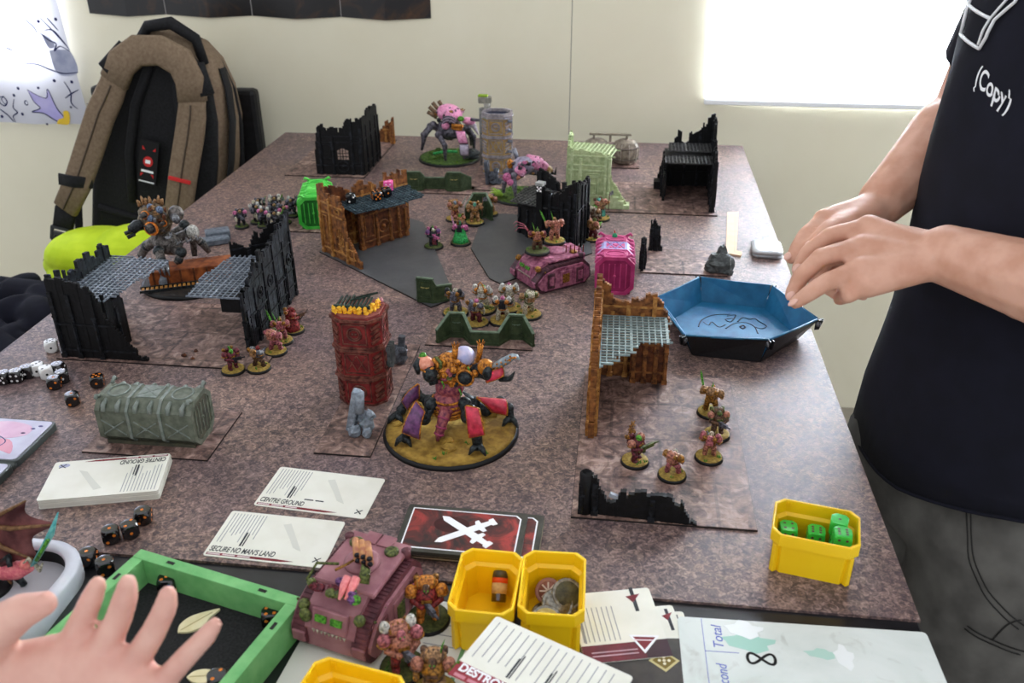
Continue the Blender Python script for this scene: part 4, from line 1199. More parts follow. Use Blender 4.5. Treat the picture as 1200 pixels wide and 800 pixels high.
# ------------------------------------------------------------------ miniatures
M_RIM = mat((16, 16, 17), rough=0.5)
M_EARTH = mat((118, 96, 40), (160, 134, 62), 260.0, 0.8, bump=0.6)
M_EARTHG = mat((54, 62, 34), (86, 92, 48), 260.0, 0.8, bump=0.6)
M_TUFT = mat((64, 112, 40), (104, 150, 58), 300.0, 0.8)
P = {
    'pink': mat((99, 47, 53), (189, 112, 118), 420.0, 0.5),
    'flesh': mat((96, 54, 45), (192, 129, 107), 420.0, 0.5),
    'red': mat((67, 19, 20), (145, 50, 49), 420.0, 0.5),
    'maroon': mat((51, 19, 25), (121, 49, 60), 420.0, 0.5),
    'gold': mat((75, 47, 19), (172, 121, 52), 420.0, 0.4, metal=0.3),
    'tan': mat((84, 58, 36), (178, 136, 94), 420.0, 0.5),
    'bone': mat((110, 103, 84), (207, 200, 178), 420.0, 0.5),
    'white': mat((120, 119, 112), (216, 214, 207), 420.0, 0.5),
    'green': mat((35, 84, 21), (100, 172, 56), 420.0, 0.5),
    'lgreen': mat((20, 99, 47), (67, 187, 101), 420.0, 0.5),
    'teal': mat((33, 84, 72), (94, 172, 151), 420.0, 0.5),
    'black': mat((12, 12, 15), (45, 45, 52), 420.0, 0.45),
    'grey': mat((47, 47, 53), (118, 118, 129), 420.0, 0.4, metal=0.2),
    'steel': mat((61, 62, 66), (145, 147, 152), 420.0, 0.35, metal=0.5),
    'purple': mat((53, 30, 62), (127, 87, 141), 420.0, 0.45),
    'magenta': mat((115, 47, 81), (211, 120, 163), 420.0, 0.5),
    'lpink': mat((120, 78, 99), (214, 160, 185), 420.0, 0.5),
    'brown': mat((47, 31, 24), (112, 81, 60), 420.0, 0.55),
    'olive': mat((44, 51, 25), (107, 116, 60), 420.0, 0.5),
    'orange': mat((115, 58, 19), (211, 136, 50), 420.0, 0.45),
    'blue': mat((51, 62, 84), (127, 145, 172), 420.0, 0.4),
    'whip': mat((110, 47, 62), (200, 109, 127), 420.0, 0.5),
}
def base_round(r, rad, top=None, seed=0, tufts=3, sy=1.0, h=0.0036):
    MB().lathe([(rad, 0), (rad * 0.985, h * 0.4), (rad * 0.94, h), (rad * 0.5, h)], 28, sy=sy).build('base_rim', M_RIM, r)
    R = random.Random(seed)
    m = MB().lathe([(rad * 0.93, h - 0.0004), (rad * 0.91, h + 0.0005), (rad * 0.5, h + 0.0009), (rad * 0.01, h + 0.0010)], 24, sy=sy)
    m.build('base_ground', top or M_EARTH, r)
    for k in range(tufts):
        a = R.uniform(0, 6.28)
        d = rad * R.uniform(0.5, 0.78)
        t = MB()
        for j in range(7):
            b = R.uniform(0, 6.28)
            x, y = d * math.cos(a) + 0.0016 * math.cos(b), d * sy * math.sin(a) + 0.0016 * math.sin(b)
            t.cyl((x, y, h), (x + R.uniform(-0.001, 0.001), y + R.uniform(-0.001, 0.001), h + R.uniform(0.002, 0.004)), 0.0007, 0.0001, 4)
        t.build('grass_tuft', M_TUFT, r)

def figure(label, xy, rz=0.0, s=1.0, z=0.0, c=None, weapon='gun', head='helmet', pose=0, extras=(), rad=0.016, ground=None, group=None, seed=0, bulk=1.0):
    """armoured miniature facing -y in its own frame"""
    c = c or {}
    A = P[c.get('armour', 'pink')]; Tm = P[c.get('trim', 'gold')]; Lg = P[c.get('legs', c.get('armour', 'pink'))]
    Hd = P[c.get('head', 'bone')]; Wp = P[c.get('weapon', 'grey')]; Bk = P[c.get('pack', c.get('armour', 'pink'))]; Pd = P[c.get('pads', c.get('armour', 'pink'))]
    r = T('armoured_figure', label, 'figurine', xy, rz, z, group)
    base_round(r, rad, ground, seed)
    R = random.Random(seed + 77)
    b = 0.0040
    k = 0.001 * s
    sp = 5.2 + 0.8 * pose
    def V(x, y, zz):
        return (x * k, y * k, b + zz * k)
    lg = MB()
    for q, fy in ((-1, -2.2 * (1 + pose)), (1, 2.0 * pose)):
        lg.tube([V(q * 3.2, 0.5, 14.5), V(q * (sp * 0.9), -1.5 + fy * 0.5, 8.5), V(q * sp, fy + 1.2, 2.0)], [3.9 * k, 3.3 * k, 2.9 * k], 9)
        lg.sph(V(q * sp, fy - 0.8, 1.4), (2.9 * k, 4.2 * k, 2.0 * k), 9, 5)
        lg.sph(V(q * sp * 0.95, fy * 0.5 - 3.0, 8.8), 2.4 * k, 8, 5)
    lg.sph(V(0, 0.5, 14.5), (5.4 * k, 4.4 * k, 3.4 * k), 10, 6)
    lg.build('legs', Lg, r)
    to = MB()
    to.sph(V(0, -0.6, 21.0), (7.4 * k * bulk, 6.2 * k * bulk, 6.8 * k), 12, 8)
    to.sph(V(0, -1.6, 17.5), (5.6 * k * bulk, 5.2 * k * bulk, 4.2 * k), 10, 6)
    to.build('torso', A, r)
    bt = MB()
    bt.lathe([(5.4 * k * bulk, -0.9 * k), (6.0 * k * bulk, 0), (5.4 * k * bulk, 0.9 * k)], 14, V(0, -0.6, 15.2))
    bt.box(V(0, -6.6 * bulk, 21.5), (7 * k, 1.2 * k, 2.2 * k), rx=-0.2)
    bt.sph(V(0, -6.2, 15.0), 1.6 * k, 8, 5)
    bt.build('belt_and_crest', Tm, r)
    for q in (-1, 1):
        pd = MB().sph(V(q * 9.2 * bulk, 0.2, 25.2), (4.4 * k, 4.8 * k, 4.6 * k), 12, 7, ry=q * 0.35)
        pd = pd.build('shoulder_pad', Pd, r)
        MB().lathe([(4.5 * k, -0.6 * k), (4.9 * k, 0), (4.5 * k, 0.6 * k)], 12, V(q * 9.4 * bulk, 0.2, 22.6)).build('pad_rim', Tm, pd)
    hands = []
    for q in (-1, 1):
        if weapon in ('gun', 'cannon'):
            e, h = V(q * 10.0, -2.5, 18.5), V(q * 3.4, -8.5, 18.0)
        elif weapon == 'sword' or weapon == 'axe' or weapon == 'whip':
            e, h = (V(q * 10.8, -2.0, 19.0), V(q * 10.2, -7.5, 20.5)) if q < 0 else (V(11.5, -1.0, 20), V(11.6, -6.0, 25.0))
        else:
            e, h = V(q * 11.0, -1.0, 18.5), V(q * 10.5, -5.5, 15.0)
        am = MB().tube([V(q * 8.6, 0, 24.5), e, h], [2.6 * k, 2.4 * k, 2.1 * k], 8)
        am.sph(h, 2.3 * k, 8, 5)
        am.build('arm', A, r)
        hands.append(Vector(h))
    hd = MB()
    hd.sph(V(0, -2.6, 29.0), (3.0 * k, 3.3 * k, 3.5 * k), 10, 7)
    if head == 'helmet':
        hd.sph(V(0, -5.2, 27.8), (1.7 * k, 1.6 * k, 1.7 * k), 8, 5)
    if head == 'horn':
        hd.tube([V(0, -3.5, 31.5), V(0, -5.0, 34.5), V(0, -4.5, 37.0)], [1.2 * k, 0.8 * k, 0.2 * k], 6)
    if head == 'hood':
        hd.sph(V(0, -1.6, 29.4), (3.9 * k, 3.9 * k, 4.4 * k), 10, 7)
    ho = hd.build('head', Hd, r)
    ey = MB()
    for q in (-1, 1):
        ey.sph(V(q * 1.2, -5.4, 29.4), 0.7 * k, 6, 4)
    ey.build('eye_lens', P['green'], ho)
    bk = MB()
    bk.box(V(0, 7.0, 24.0), (8.5 * k, 4.6 * k, 9.5 * k))
    bk.sph(V(0, 6.4, 28.5), (4.4 * k, 3.0 * k, 2.6 * k), 9, 5)
    bk = bk.build('backpack_unit', Bk, r)
    for q in (-1, 1):
        MB().tube([V(q * 4.0, 7.5, 27.0), V(q * 6.6, 8.2, 29.4), V(q * 7.0, 8.6, 31.4)], [2.2 * k, 2.9 * k, 2.0 * k], 8).build('exhaust_vent', Tm, bk)
    w = MB()
    if weapon in ('gun', 'cannon'):
        L = 1.0 if weapon == 'gun' else 1.5
        ang = c.get('aim', 0.5)
        o = Matrix.Translation(Vector(V(1.0, -9.2, 18.5))) @ Matrix.Rotation(ang, 4, 'Z')
        w.bx(-1.5 * k, 1.5 * k, -9 * k * L, 5 * k, -2.2 * k, 2.2 * k, o)
        w.bx(-1.1 * k, 1.1 * k, -2 * k, 1.5 * k, -6 * k, -1 * k, o)
        w.bx(-1.1 * k, 1.1 * k, 2 * k, 8 * k, -2.8 * k, 0.8 * k, o)
        w.add([o @ Vector(q) for q in MB().cyl((0, -8 * k * L, 0.6 * k), (0, -14 * k * L, 0.6 * k), 1.1 * k, 1.1 * k, 8).v], MB().cyl((0, -8 * k, 0.6 * k), (0, -14 * k, 0.6 * k), 1.1 * k, 1.1 * k, 8).f, True)
        w.build('gun', Wp, r)
    elif weapon == 'sword':
        h = hands[1]
        w.prism([(-1.1 * k, 0), (1.1 * k, 0), (1.7 * k, 12 * k), (0.6 * k, 19 * k), (-0.9 * k, 14 * k)], -0.5 * k, 0.5 * k, Matrix.Translation(h) @ Matrix.Rotation(0.35, 4, 'Y') @ Matrix.Rotation(PI / 2 + 0.35, 4, 'X'))
        w.cyl(h - Vector((0, 0, 3 * k)), h + Vector((0, 0, 1 * k)), 0.8 * k, n=6)
        w.build('blade', P[c.get('blade', 'green')], r)
    elif weapon == 'axe':
        h = hands[1]
        w.cyl(h - Vector((0, 0, 14 * k)), h + Vector((1.5 * k, 0, 17 * k)), 0.8 * k, n=6)
        w.build('haft', P['brown'], r)
        w = MB().prism([(0, 0), (7 * k, 3 * k), (8 * k, -4 * k), (0, -5 * k)], -0.6 * k, 0.6 * k, Matrix.Translation(h + Vector((1.2 * k, 0, 15 * k))) @ Matrix.Rotation(PI / 2, 4, 'X'))
        w.build('blade', P[c.get('blade', 'steel')], r)
    elif weapon == 'whip':
        h = hands[1]
        for j in range(3):
            w.tube([h, h + Vector(((6 + j) * k, -2 * k, (6 + 3 * j) * k)), h + Vector(((16 + 2 * j) * k, 0, (8 + 5 * j) * k)), h + Vector(((22 + j) * k, 3 * k, (3 + 6 * j) * k))], [1.0 * k, 0.8 * k, 0.6 * k, 0.3 * k], 6)
        w.build('tentacle_whip', P['whip'], r)
    if 'cape' in extras:
        rr = []
        for j in range(6):
            t = j / 5.0
            ring = []
            for i in range(15):
                a = -PI * 0.95 + PI * 1.9 * i / 14 + PI / 2
                rd = (6.0 + 8.0 * t) * (1 + 0.07 * math.sin(i * 2.6) * t)
                ring.append(V(rd * math.cos(a), 1.5 + rd * math.sin(a) * 0.9, 27.5 - 27.0 * t))
            rr.append(ring)
        q = MB().rings(rr, False, True, False)
        cp = q.build('cape', P[c.get('cape', 'lgreen')], r)
        sd = cp.modifiers.new('solid', 'SOLIDIFY')
        sd.thickness = 0.8 * k
    if 'tabard' in extras:
        MB().prism([(-3 * k, 0), (3 * k, 0), (4.2 * k, -12 * k), (-3.6 * k, -11 * k)], -0.5 * k, 0.5 * k, Matrix.Translation(Vector(V(0, -6.0, 15.0))) @ Matrix.Rotation(PI / 2 - 0.1, 4, 'X')).build('tabard', P[c.get('cloth', 'maroon')], r)
    if 'halo' in extras:
        MB().tube([V(-4, 8.5, 30), V(-3, 9, 37), V(0, 9, 41), V(3, 9, 37), V(4, 8.5, 30)], 0.8 * k, 6).build('banner_frame', P['orange'], r)
    if 'star' in extras:
        pts = []
        for j in range(16):
            rd = (8.0 if j % 2 == 0 else 3.6) * k
            pts.append((rd * math.cos(j * PI / 8 + PI / 2), rd * math.sin(j * PI / 8 + PI / 2)))
        st = MB().prism(pts, -0.6 * k, 0.6 * k, Matrix.Translation(Vector(V(0, 7.0, 38.5))) @ Matrix.Rotation(PI / 2, 4, 'X')).build('star_icon', Tm, r)
        MB().sph(V(0, 6.2, 38.5), 2.2 * k, 8, 5).build('star_boss', P['brown'], st)
        MB().cyl(V(0, 8, 26), V(0, 7.2, 36), 0.9 * k, n=6).build('icon_pole', Tm, r)
    if 'crest' in extras:
        q = MB()
        for j in range(4):
            q.cyl(V(0, -1 + j * 1.4, 31.5), V(0, 0 + j * 2.0, 36.5 - j * 0.8), 0.9 * k, 0.3 * k, 6)
        q.build('head_crest', P[c.get('crest', 'green')], r)
    if 'domes' in extras:
        for q in (-1, 1):
            MB().sph(V(q * 8.6, 5.0, 31.0), (3.6 * k, 3.6 * k, 5.0 * k), 10, 7).build('carapace_pod', P[c.get('pod', 'white')], r)
    if 'hump' in extras:
        MB().sph(V(0, 4.6, 28.0), (8.6 * k, 6.6 * k, 5.0 * k), 12, 7).build('carapace', P[c.get('hump', c.get('armour', 'pink'))], r)
        q = MB()
        for j in range(-2, 3):
            q.tube([V(j * 3.0, -0.5, 29.5), V(j * 3.0, 4.5, 33.0 - abs(j) * 0.6), V(j * 3.0, 9.5, 29.5)], 0.8 * k, 5)
        q.build('carapace_rib', Tm, r)
    if 'shield' in extras:
        MB().sph(V(-8.5, -7.5, 15.0), (1.6 * k, 4.2 * k, 5.5 * k), 10, 7, rz=0.6).build('shield', P[c.get('shield', 'bone')], r)
    if 'plume' in extras:
        MB().tube([V(4.5, 4, 30), V(5.5, 4, 36), V(8.0, 3, 44)], [1.3 * k, 1.5 * k, 0.2 * k], 6, flat=0.4).build('feather_blade', P[c.get('plume', 'green')], r)
    if 'pouches' in extras:
        for j, (x, y) in enumerate(((-5, -3), (5, -2.5), (4, 4))):
            MB().box(V(x, y, 14.0), (2.6 * k, 2.2 * k, 3 * k), rz=j).build('pouch', P['brown'], r)
    return r

# squad beside the twin-platform ruin
figure('crimson figure with a green head crest aiming across the stone board edge', (-0.219, 0.357), 0.9, 0.92, c=dict(armour='maroon', trim='gold', head='green', weapon='black', crest='green', aim=1.2), extras=('crest',), seed=1)
figure('dark brown figure with a tan pack in front of the black ruin corner', (-0.187, 0.366), 2.6, 0.92, c=dict(armour='grey', trim='gold', legs='brown', head='red', pack='tan', pads='steel'), pose=1, extras=('pouches',), seed=2)
figure('salmon pink figure striding beside the black ruin wall', (-0.181, 0.413), 2.8, 1.0, c=dict(armour='flesh', trim='pink', pads='pink', legs='pink', pack='flesh', weapon='olive', head='olive'), pose=1, extras=('hump',), seed=3)
figure('pink figure raising a long green feather blade by the black ruin wall', (-0.183, 0.444), 3.4, 1.0, c=dict(armour='pink', trim='gold', head='gold', plume='green', blade='green'), weapon='sword', extras=('plume', 'crest'), seed=4)
figure('dark red cloaked figure at the far end of the black ruin wall', (-0.178, 0.478), 2.0, 1.0, c=dict(armour='red', trim='gold', head='red', cape='red', weapon='brown'), extras=('cape',), seed=5)
# squad on the five-figure board
figure('figure with a gold star icon on its back and a long green gun', (0.308, 0.208), 1.0, 1.02, BT, c=dict(armour='maroon', trim='gold', pads='flesh', head='green', weapon='olive', aim=1.3), weapon='cannon', extras=('star', 'pouches'), seed=6)
figure('hunched rosy bronze figure walking on the stone board', (0.348, 0.187), 2.6, 0.92, BT, c=dict(armour='flesh', trim='gold', legs='pink', pads='gold', pack='flesh'), pose=1, extras=('hump',), seed=7)
figure('rosy figure with bulbous pink pods on a half-bare base', (0.390, 0.225), 2.9, 0.94, BT, c=dict(armour='gold', trim='gold', pads='pink', pack='pink', pod='pink', legs='flesh'), extras=('domes',), seed=8)
figure('brown figure with pale round shoulder pads between two squad mates', (0.402, 0.272), 0.2, 0.98, BT, c=dict(armour='brown', trim='olive', pads='flesh', pack='brown', head='olive'), extras=('hump',), seed=9)
figure('ochre gold figure holding a thin green rod on the stone board', (0.398, 0.320), 2.8, 1.08, BT, c=dict(armour='tan', trim='gold', pads='tan', pack='gold', head='gold', blade='green', legs='gold'), weapon='sword', extras=('hump', 'crest'), seed=10)
# bone-white squad behind the zigzag barricade
BW = 'bone-white armoured squad behind the zigzag barricade'
figure('white carapace figure with an orange triangular banner frame', (0.082, 0.575), 3.0, 1.15, 0, c=dict(armour='bone', trim='orange', pads='white', pack='white', head='green', legs='bone', pod='white'), extras=('domes', 'halo', 'hump'), rad=0.020, seed=11, group=BW)
figure('white carapace figure with a magenta crest among the bone squad', (0.120, 0.585), 3.3, 1.15, 0, c=dict(armour='white', trim='gold', pads='white', pack='bone', head='magenta', legs='bone', crest='magenta', pod='white'), extras=('domes', 'hump', 'crest', 'tabard'), rad=0.020, seed=12, group=BW)
figure('bone figure with olive pods and green glow beside the pink transport', (0.152, 0.566), 3.6, 1.15, 0, c=dict(armour='bone', trim='olive', pads='tan', pack='tan', head='bone', legs='bone', cloth='red'), extras=('hump', 'tabard'), pose=1, rad=0.020, seed=13, group=BW)
figure('dark grey figure with green-lit gun pods at the end of the bone squad', (0.043, 0.560), 3.0, 1.12, 0, c=dict(armour='tan', trim='gold', pads='grey', pack='grey', head='bone', legs='grey', pod='black'), extras=('domes',), rad=0.020, seed=14, group=BW)
figure('bone figure with a round green-rimmed cannon muzzle over the barricade', (0.078, 0.530), 2.6, 1.10, 0, c=dict(armour='bone', trim='gold', pads='grey', pack='grey', head='magenta', legs='maroon', weapon='olive', aim=-1.2), weapon='cannon', extras=('shield', 'tabard'), rad=0.020, seed=15, group=BW)
figure('black and bone figure with a maroon tabard looking over the barricade', (0.116, 0.541), 3.2, 1.12, 0, c=dict(armour='bone', trim='orange', pads='black', pack='black', head='magenta', legs='bone', cloth='maroon'), extras=('domes', 'tabard'), pose=1, rad=0.020, seed=16, group=BW)
# centre figures
figure('black and pink figure with a green crest at the edge of the grey board', (-0.041, 0.815), 0.4, 1.0, 0, c=dict(armour='black', trim='magenta', pads='purple', head='bone', crest='green', pack='black', weapon='magenta', legs='black'), extras=('crest', 'tabard'), ground=M_EARTHG, seed=17, rad=0.0175)
figure('figure wrapped in a wide bright green cape holding a pale sword', (0.003, 0.838), 3.1, 1.05, 0, c=dict(armour='purple', trim='magenta', pads='magenta', head='black', cape='lgreen', crest='lgreen', blade='lpink', pack='black', legs='black'), weapon='sword', extras=('cape', 'crest'), ground=M_EARTHG, seed=18, rad=0.0185)
figure('rosy tan figure with a dark long gun and white sword by the barricade', (-0.028, 0.955), 0.5, 1.05, 0, c=dict(armour='tan', trim='gold', pads='flesh', head='blue', pack='black', legs='flesh', blade='white'), weapon='sword', extras=('hump', 'tabard'), seed=19, rad=0.018)
figure('tan brown figure standing tall in front of the single barricade', (0.013, 0.935), 0.2, 1.15, BT, c=dict(armour='tan', trim='gold', pads='tan', head='teal', pack='tan', legs='tan'), weapon='axe', seed=20, rad=0.018)
figure('tan figure half hidden beside the single barricade', (0.034, 0.985), 3.0, 1.1, BT, c=dict(armour='tan', trim='gold', pads='flesh', head='tan', pack='tan', legs='tan'), extras=('hump',), seed=21, rad=0.016)
figure('tan figure crouching behind the green-caped one', (-0.010, 0.905), 0.0, 0.8, 0, c=dict(armour='tan', trim='gold', pads='flesh', head='green', pack='olive', legs='gold'), seed=22, rad=0.016)
# figures right of the corner tower
figure('tan figure with a teal tail standing before the pale green ruin', (0.243, 0.988), 0.8, 1.15, 0, c=dict(armour='tan', trim='brown', pads='flesh', head='flesh', pack='teal', legs='brown', cloth='teal'), weapon='axe', extras=('tabard',), pose=1, seed=23, rad=0.019)
figure('bone and brown figure squeezed behind the black corner tower', (0.232, 0.948), 2.4, 1.1, 0, c=dict(armour='bone', trim='brown', pads='tan', head='green', pack='brown', legs='brown'), extras=('hump', 'crest'), seed=24, rad=0.015)
figure('tan and green figure beside the black corner tower wall', (0.2325, 0.880), 2.2, 1.15, 0, c=dict(armour='tan', trim='gold', pads='flesh', head='olive', pack='tan', legs='maroon', weapon='green'), seed=25, rad=0.015)
# grey and pink squad at the upper left
PK = 'black armoured squad with ringed bone horns and pink shields beside the green container'
PKS = (((-0.412, 0.872, 0.4), 'black figure with a magenta shoulder and pouches at the outer end of its squad'), ((-0.392, 0.898, 1.0), 'black figure with white back pods and a hafted axe in its squad'),
       ((-0.400, 0.932, 0.2), 'black figure with bone shoulders and a green blade in the back rank'), ((-0.372, 0.880, -0.4), 'black figure with magenta shoulders and white back pods'),
       ((-0.362, 0.912, 0.7), 'black figure with grey shoulders, pouches and an axe mid-squad'), ((-0.374, 0.948, 0.3), 'black figure with bone shoulders, white pods and a green blade'),
       ((-0.340, 0.900, 1.2), 'black figure with magenta shoulders close to the bright green container'), ((-0.338, 0.940, -0.2), 'black axe bearer with white pods behind the bright green container'),
       ((-0.346, 0.868, 0.6), 'black figure with bone shoulders and pouches before the bright green container'))
for i, ((x, y, a), lb) in enumerate(PKS):
    figure(lb, (x, y), a, 0.96, 0, c=dict(armour='black', trim='grey', pads=('magenta', 'grey', 'bone')[i % 3], head='tan', pack='black', legs='black', weapon='grey', shield='bone'), weapon=('gun', 'axe', 'sword')[i % 3], extras=('shield', 'domes') if i % 2 else ('shield', 'pouches'), ground=M_EARTHG, rad=0.0135, seed=30 + i, group=PK)

# ------------------------------------------------------------------ armoured transports
def transport(label, xy, rz, w, l, h, hull, dark, trim, z=0.0, low=False):
    r = T('armoured_transport', label, 'tank model', xy, rz, z)
    tw = w * 0.22
    # side track housings: rhomboid profile in (y, z), front at -y
    prof = [(-l * 0.50, h * 0.30), (-l * 0.44, h * 0.08), (-l * 0.36, 0.0), (l * 0.40, 0.0), (l * 0.50, h * 0.22), (l * 0.48, h * 0.60), (l * 0.36, h * 0.86), (-l * 0.16, h * 0.86), (-l * 0.36, h * 0.72), (-l * 0.49, h * 0.42)]
    MY = Matrix(((0, 0, 1, 0), (1, 0, 0, 0), (0, 1, 0, 0), (0, 0, 0, 1)))
    for s in (-1, 1):
        x0, x1 = s * (w / 2 - tw), s * w / 2
        if x0 > x1:
            x0, x1 = x1, x0
        tr = MB().prism(prof, x0 + 0.001, x1 - 0.001, MY).build('track', dark, r)
        q = MB()
        n = len(prof)
        for i in range(n):
            a, b = Vector((0,) + prof[i]), Vector((0,) + prof[(i + 1) % n])
            m = max(1, int((b - a).length / 0.0042))
            for j in range(m):
                c = a.lerp(b, (j + 0.5) / m)
                d = (b - a).normalized()
                ang = math.atan2(d.z, d.y)
                q.box(((x0 + x1) / 2, c.y, c.z), (tw - 0.003, 0.0028, 0.0016), rx=ang)
        q.build('track_links', dark, tr, kind='stuff')
        inner = [(a * 0.93, h * 0.43 + (b - h * 0.43) * 0.80) for a, b in prof]
        sd = MB().prism(inner, (x1 - 0.002) if s > 0 else (x0 - 0.002), (x1 + 0.002) if s > 0 else (x0 + 0.002), MY).build('side_armour', hull, r)
        xs = s * (w / 2 + 0.0018)
        for y, ww in ((-l * 0.24, l * 0.13), (l * 0.02, l * 0.20), (l * 0.28, l * 0.13)):
            MB().box((xs, y, h * 0.40), (0.003, ww, h * 0.52)).build('side_door', dark if ww < l * 0.15 else hull, sd, bev=0.0006)
            MB().box((xs + s * 0.0012, y, h * 0.40), (0.0026, ww * 0.6, h * 0.30)).build('door_panel', trim if ww > l * 0.15 else hull, sd)
        for j in range(5):
            MB().sph((s * (w / 2 + 0.0006), -l * 0.34 + j * l * 0.17, h * 0.74), 0.0014, 6, 4).build('rivet', trim, sd)
        MB().cyl((s * (w / 2 - tw / 2), l * 0.36, h * 0.84), (s * (w / 2 - tw / 2), l * 0.36, h * 1.02), 0.004, 0.0045, 8).build('exhaust_pipe', dark, r)
    # hull between the tracks
    hp = [(-l * 0.46, h * 0.12), (l * 0.46, h * 0.12), (l * 0.47, h * 0.90), (-l * 0.20, h * 0.96), (-l * 0.38, h * 0.80), (-l * 0.47, h * 0.50)]
    MB().prism(hp, -w / 2 + tw * 0.8, w / 2 - tw * 0.8, MY).build('hull', hull, r)
    MB().box((0, l * 0.12, h * 0.95), (w * 0.80, l * 0.66, h * 0.10)).build('roof_plate', hull, r, bev=0.0015)
    # front plate with driver slit and grille teeth
    MB().box((0, -l * 0.435, h * 0.68), (w * 0.46, 0.004, h * 0.34), rx=-0.28).build('front_plate', hull, r, bev=0.0008)
    fp = MB().box((-w * 0.10, -l * 0.455, h * 0.72), (w * 0.14, 0.003, h * 0.10), rx=-0.28).build('vision_slit', P['green'], r)
    MB().box((w * 0.10, -l * 0.455, h * 0.72), (w * 0.14, 0.003, h * 0.10), rx=-0.28).build('vision_slit', P['green'], r)
    q = MB()
    for j in range(9):
        q.cyl((-w * 0.2 + j * w * 0.05, -l * 0.47, h * 0.50), (-w * 0.2 + j * w * 0.05, -l * 0.475, h * 0.44), 0.0016, 0.0003, 5)
    q.build('tooth_row', P['bone'], r)
    for s in (-1, 1):
        MB().sph((s * w * 0.36, -l * 0.40, h * 0.80), 0.0052, 10, 6).build('headlamp', trim, r)
        MB().box((s * w * 0.39, -l * 0.47, h * 0.32), (tw * 0.8, 0.008, h * 0.2)).build('front_bumper', hull, r, bev=0.001)
        q = MB().lathe([(0.0065, 0), (0.0065, 0.002), (0.005, 0.003)], 14, (s * w * 0.24, l * 0.30, h * 1.0))
        q.build('hatch', trim, r)
    MB().lathe([(0.016, 0), (0.016, 0.002), (0.013, 0.0035)], 20, (0, l * 0.10, h * 1.0)).build('top_hatch', hull, r)
    for s in (-1, 1):
        MB().box((s * w * 0.10, l * 0.40, h * 1.005), (w * 0.18, l * 0.14, 0.002)).build('rear_hatch', hull, r)
    return r
M_T1 = mat((112, 54, 80), (178, 112, 134), 160.0, 0.45)
M_T1D = mat((54, 34, 42), (92, 56, 66), 160.0, 0.5)
t1 = transport('pink and maroon armoured transport with two figures standing on its roof', (0.172, 0.698), -0.90, 0.078, 0.104, 0.048, M_T1, M_T1D, P['gold'])
for s in range(5):
    MB().cyl((0.018 + s * 0.003, 0.018 + 0.006 * s, 0.05), (0.018 + s * 0.003, 0.018 + 0.006 * s, 0.062), 0.0009, n=6).build('railing_spike', P['red'], t1)
figure('figure with a pink tentacle whip standing on the pink transport', (0.152, 0.690), 3.3, 1.05, 0.051, c=dict(armour='flesh', trim='gold', pads='maroon', head='olive', pack='flesh', legs='brown', plume='green'), weapon='whip', extras=('plume', 'crest', 'tabard'), ground=M_EARTHG, rad=0.020, seed=50)
figure('flesh-toned figure raising a green blade behind the whip bearer', (0.176, 0.735), 3.6, 1.15, 0.051, c=dict(armour='tan', trim='flesh', pads='flesh', head='tan', pack='flesh', legs='flesh', blade='green', plume='green'), weapon='sword', extras=('plume',), rad=0.018, seed=51)
M_T2 = mat((134, 86, 94), (160, 112, 118), 60.0, 0.5)
M_T2D = mat((70, 34, 42), (104, 56, 62), 90.0, 0.5)
t2 = transport('dusky mauve armoured transport with a rocket pod in front of the cards', (0.066, -0.052), -0.26, 0.074, 0.104, 0.056, M_T2, M_T2D, P['olive'], -0.003)
rp = MB()
for i in range(3):
    for j in range(2):
        rp.cyl((-0.007 + i * 0.006, 0.014, 0.070 + j * 0.006), (0.004 + i * 0.006, -0.002, 0.070 + j * 0.006), 0.0032, 0.0034, 10)
rp.build('rocket_pod', mat((170, 108, 84), (200, 146, 96), 200.0, 0.45), t2)
q = MB()
for i in range(3):
    for j in range(2):
        q.cyl((0.0038 + i * 0.006, -0.0017, 0.070 + j * 0.006), (0.0048 + i * 0.006, -0.0032, 0.070 + j * 0.006), 0.0024, 0.0024, 10)
q.build('rocket_muzzle', P['black'], t2)
MB().lathe([(0.009, 0), (0.007, 0.006), (0.004, 0.012)], 12, (0.0, 0.012, 0.058)).build('pod_mount', M_T2, t2)
R = random.Random(9)
for k in range(14):
    x = -0.030 + 0.056 * R.random(); y = -0.036 + 0.016 * R.random()
    MB().rock((x, y, 0.058 + 0.004 * R.random()), (0.005, 0.004, 0.004), k, 8, 5, 0.25).build('slime_growth', P[('maroon', 'purple', 'green', 'olive', 'pink')[k % 5]], t2)
for x, y, z, a in ((0.006, -0.030, 0.064, 0.3), (0.013, -0.028, 0.064, -0.1)):
    MB().tube([(x, y + 0.008, z + 0.004), (x + 0.001, y, z + 0.002), (x + 0.006 * a, y - 0.010, z - 0.004)], [0.004, 0.0038, 0.0012], 8).build('pink_tongue', mat((224, 120, 124), (240, 150, 150), 300.0, 0.4), t2)
MB().tube([(-0.030, -0.030, 0.060), (-0.028, -0.016, 0.068), (-0.010, -0.010, 0.068)], 0.0014, 6).build('hose', P['olive'], t2)
q = MB()
for k in range(5):
    q.cyl((-0.010, -0.016, 0.066), (0.0 + 0.001 * k, -0.008 + 0.003 * k, 0.070), 0.0012, 0.0006, 6)
q.build('claw_hand', P['gold'], t2)
MB().tube([(0.018, -0.018, 0.062), (0.016, -0.008, 0.072), (0.020, -0.014, 0.066)], [0.005, 0.0045, 0.003], 8).build('sensor_arm', P['olive'], t2)
MB().sph((-0.022, -0.048, 0.040), (0.006, 0.004, 0.007), 10, 6).build('gun_port', P['olive'], t2)

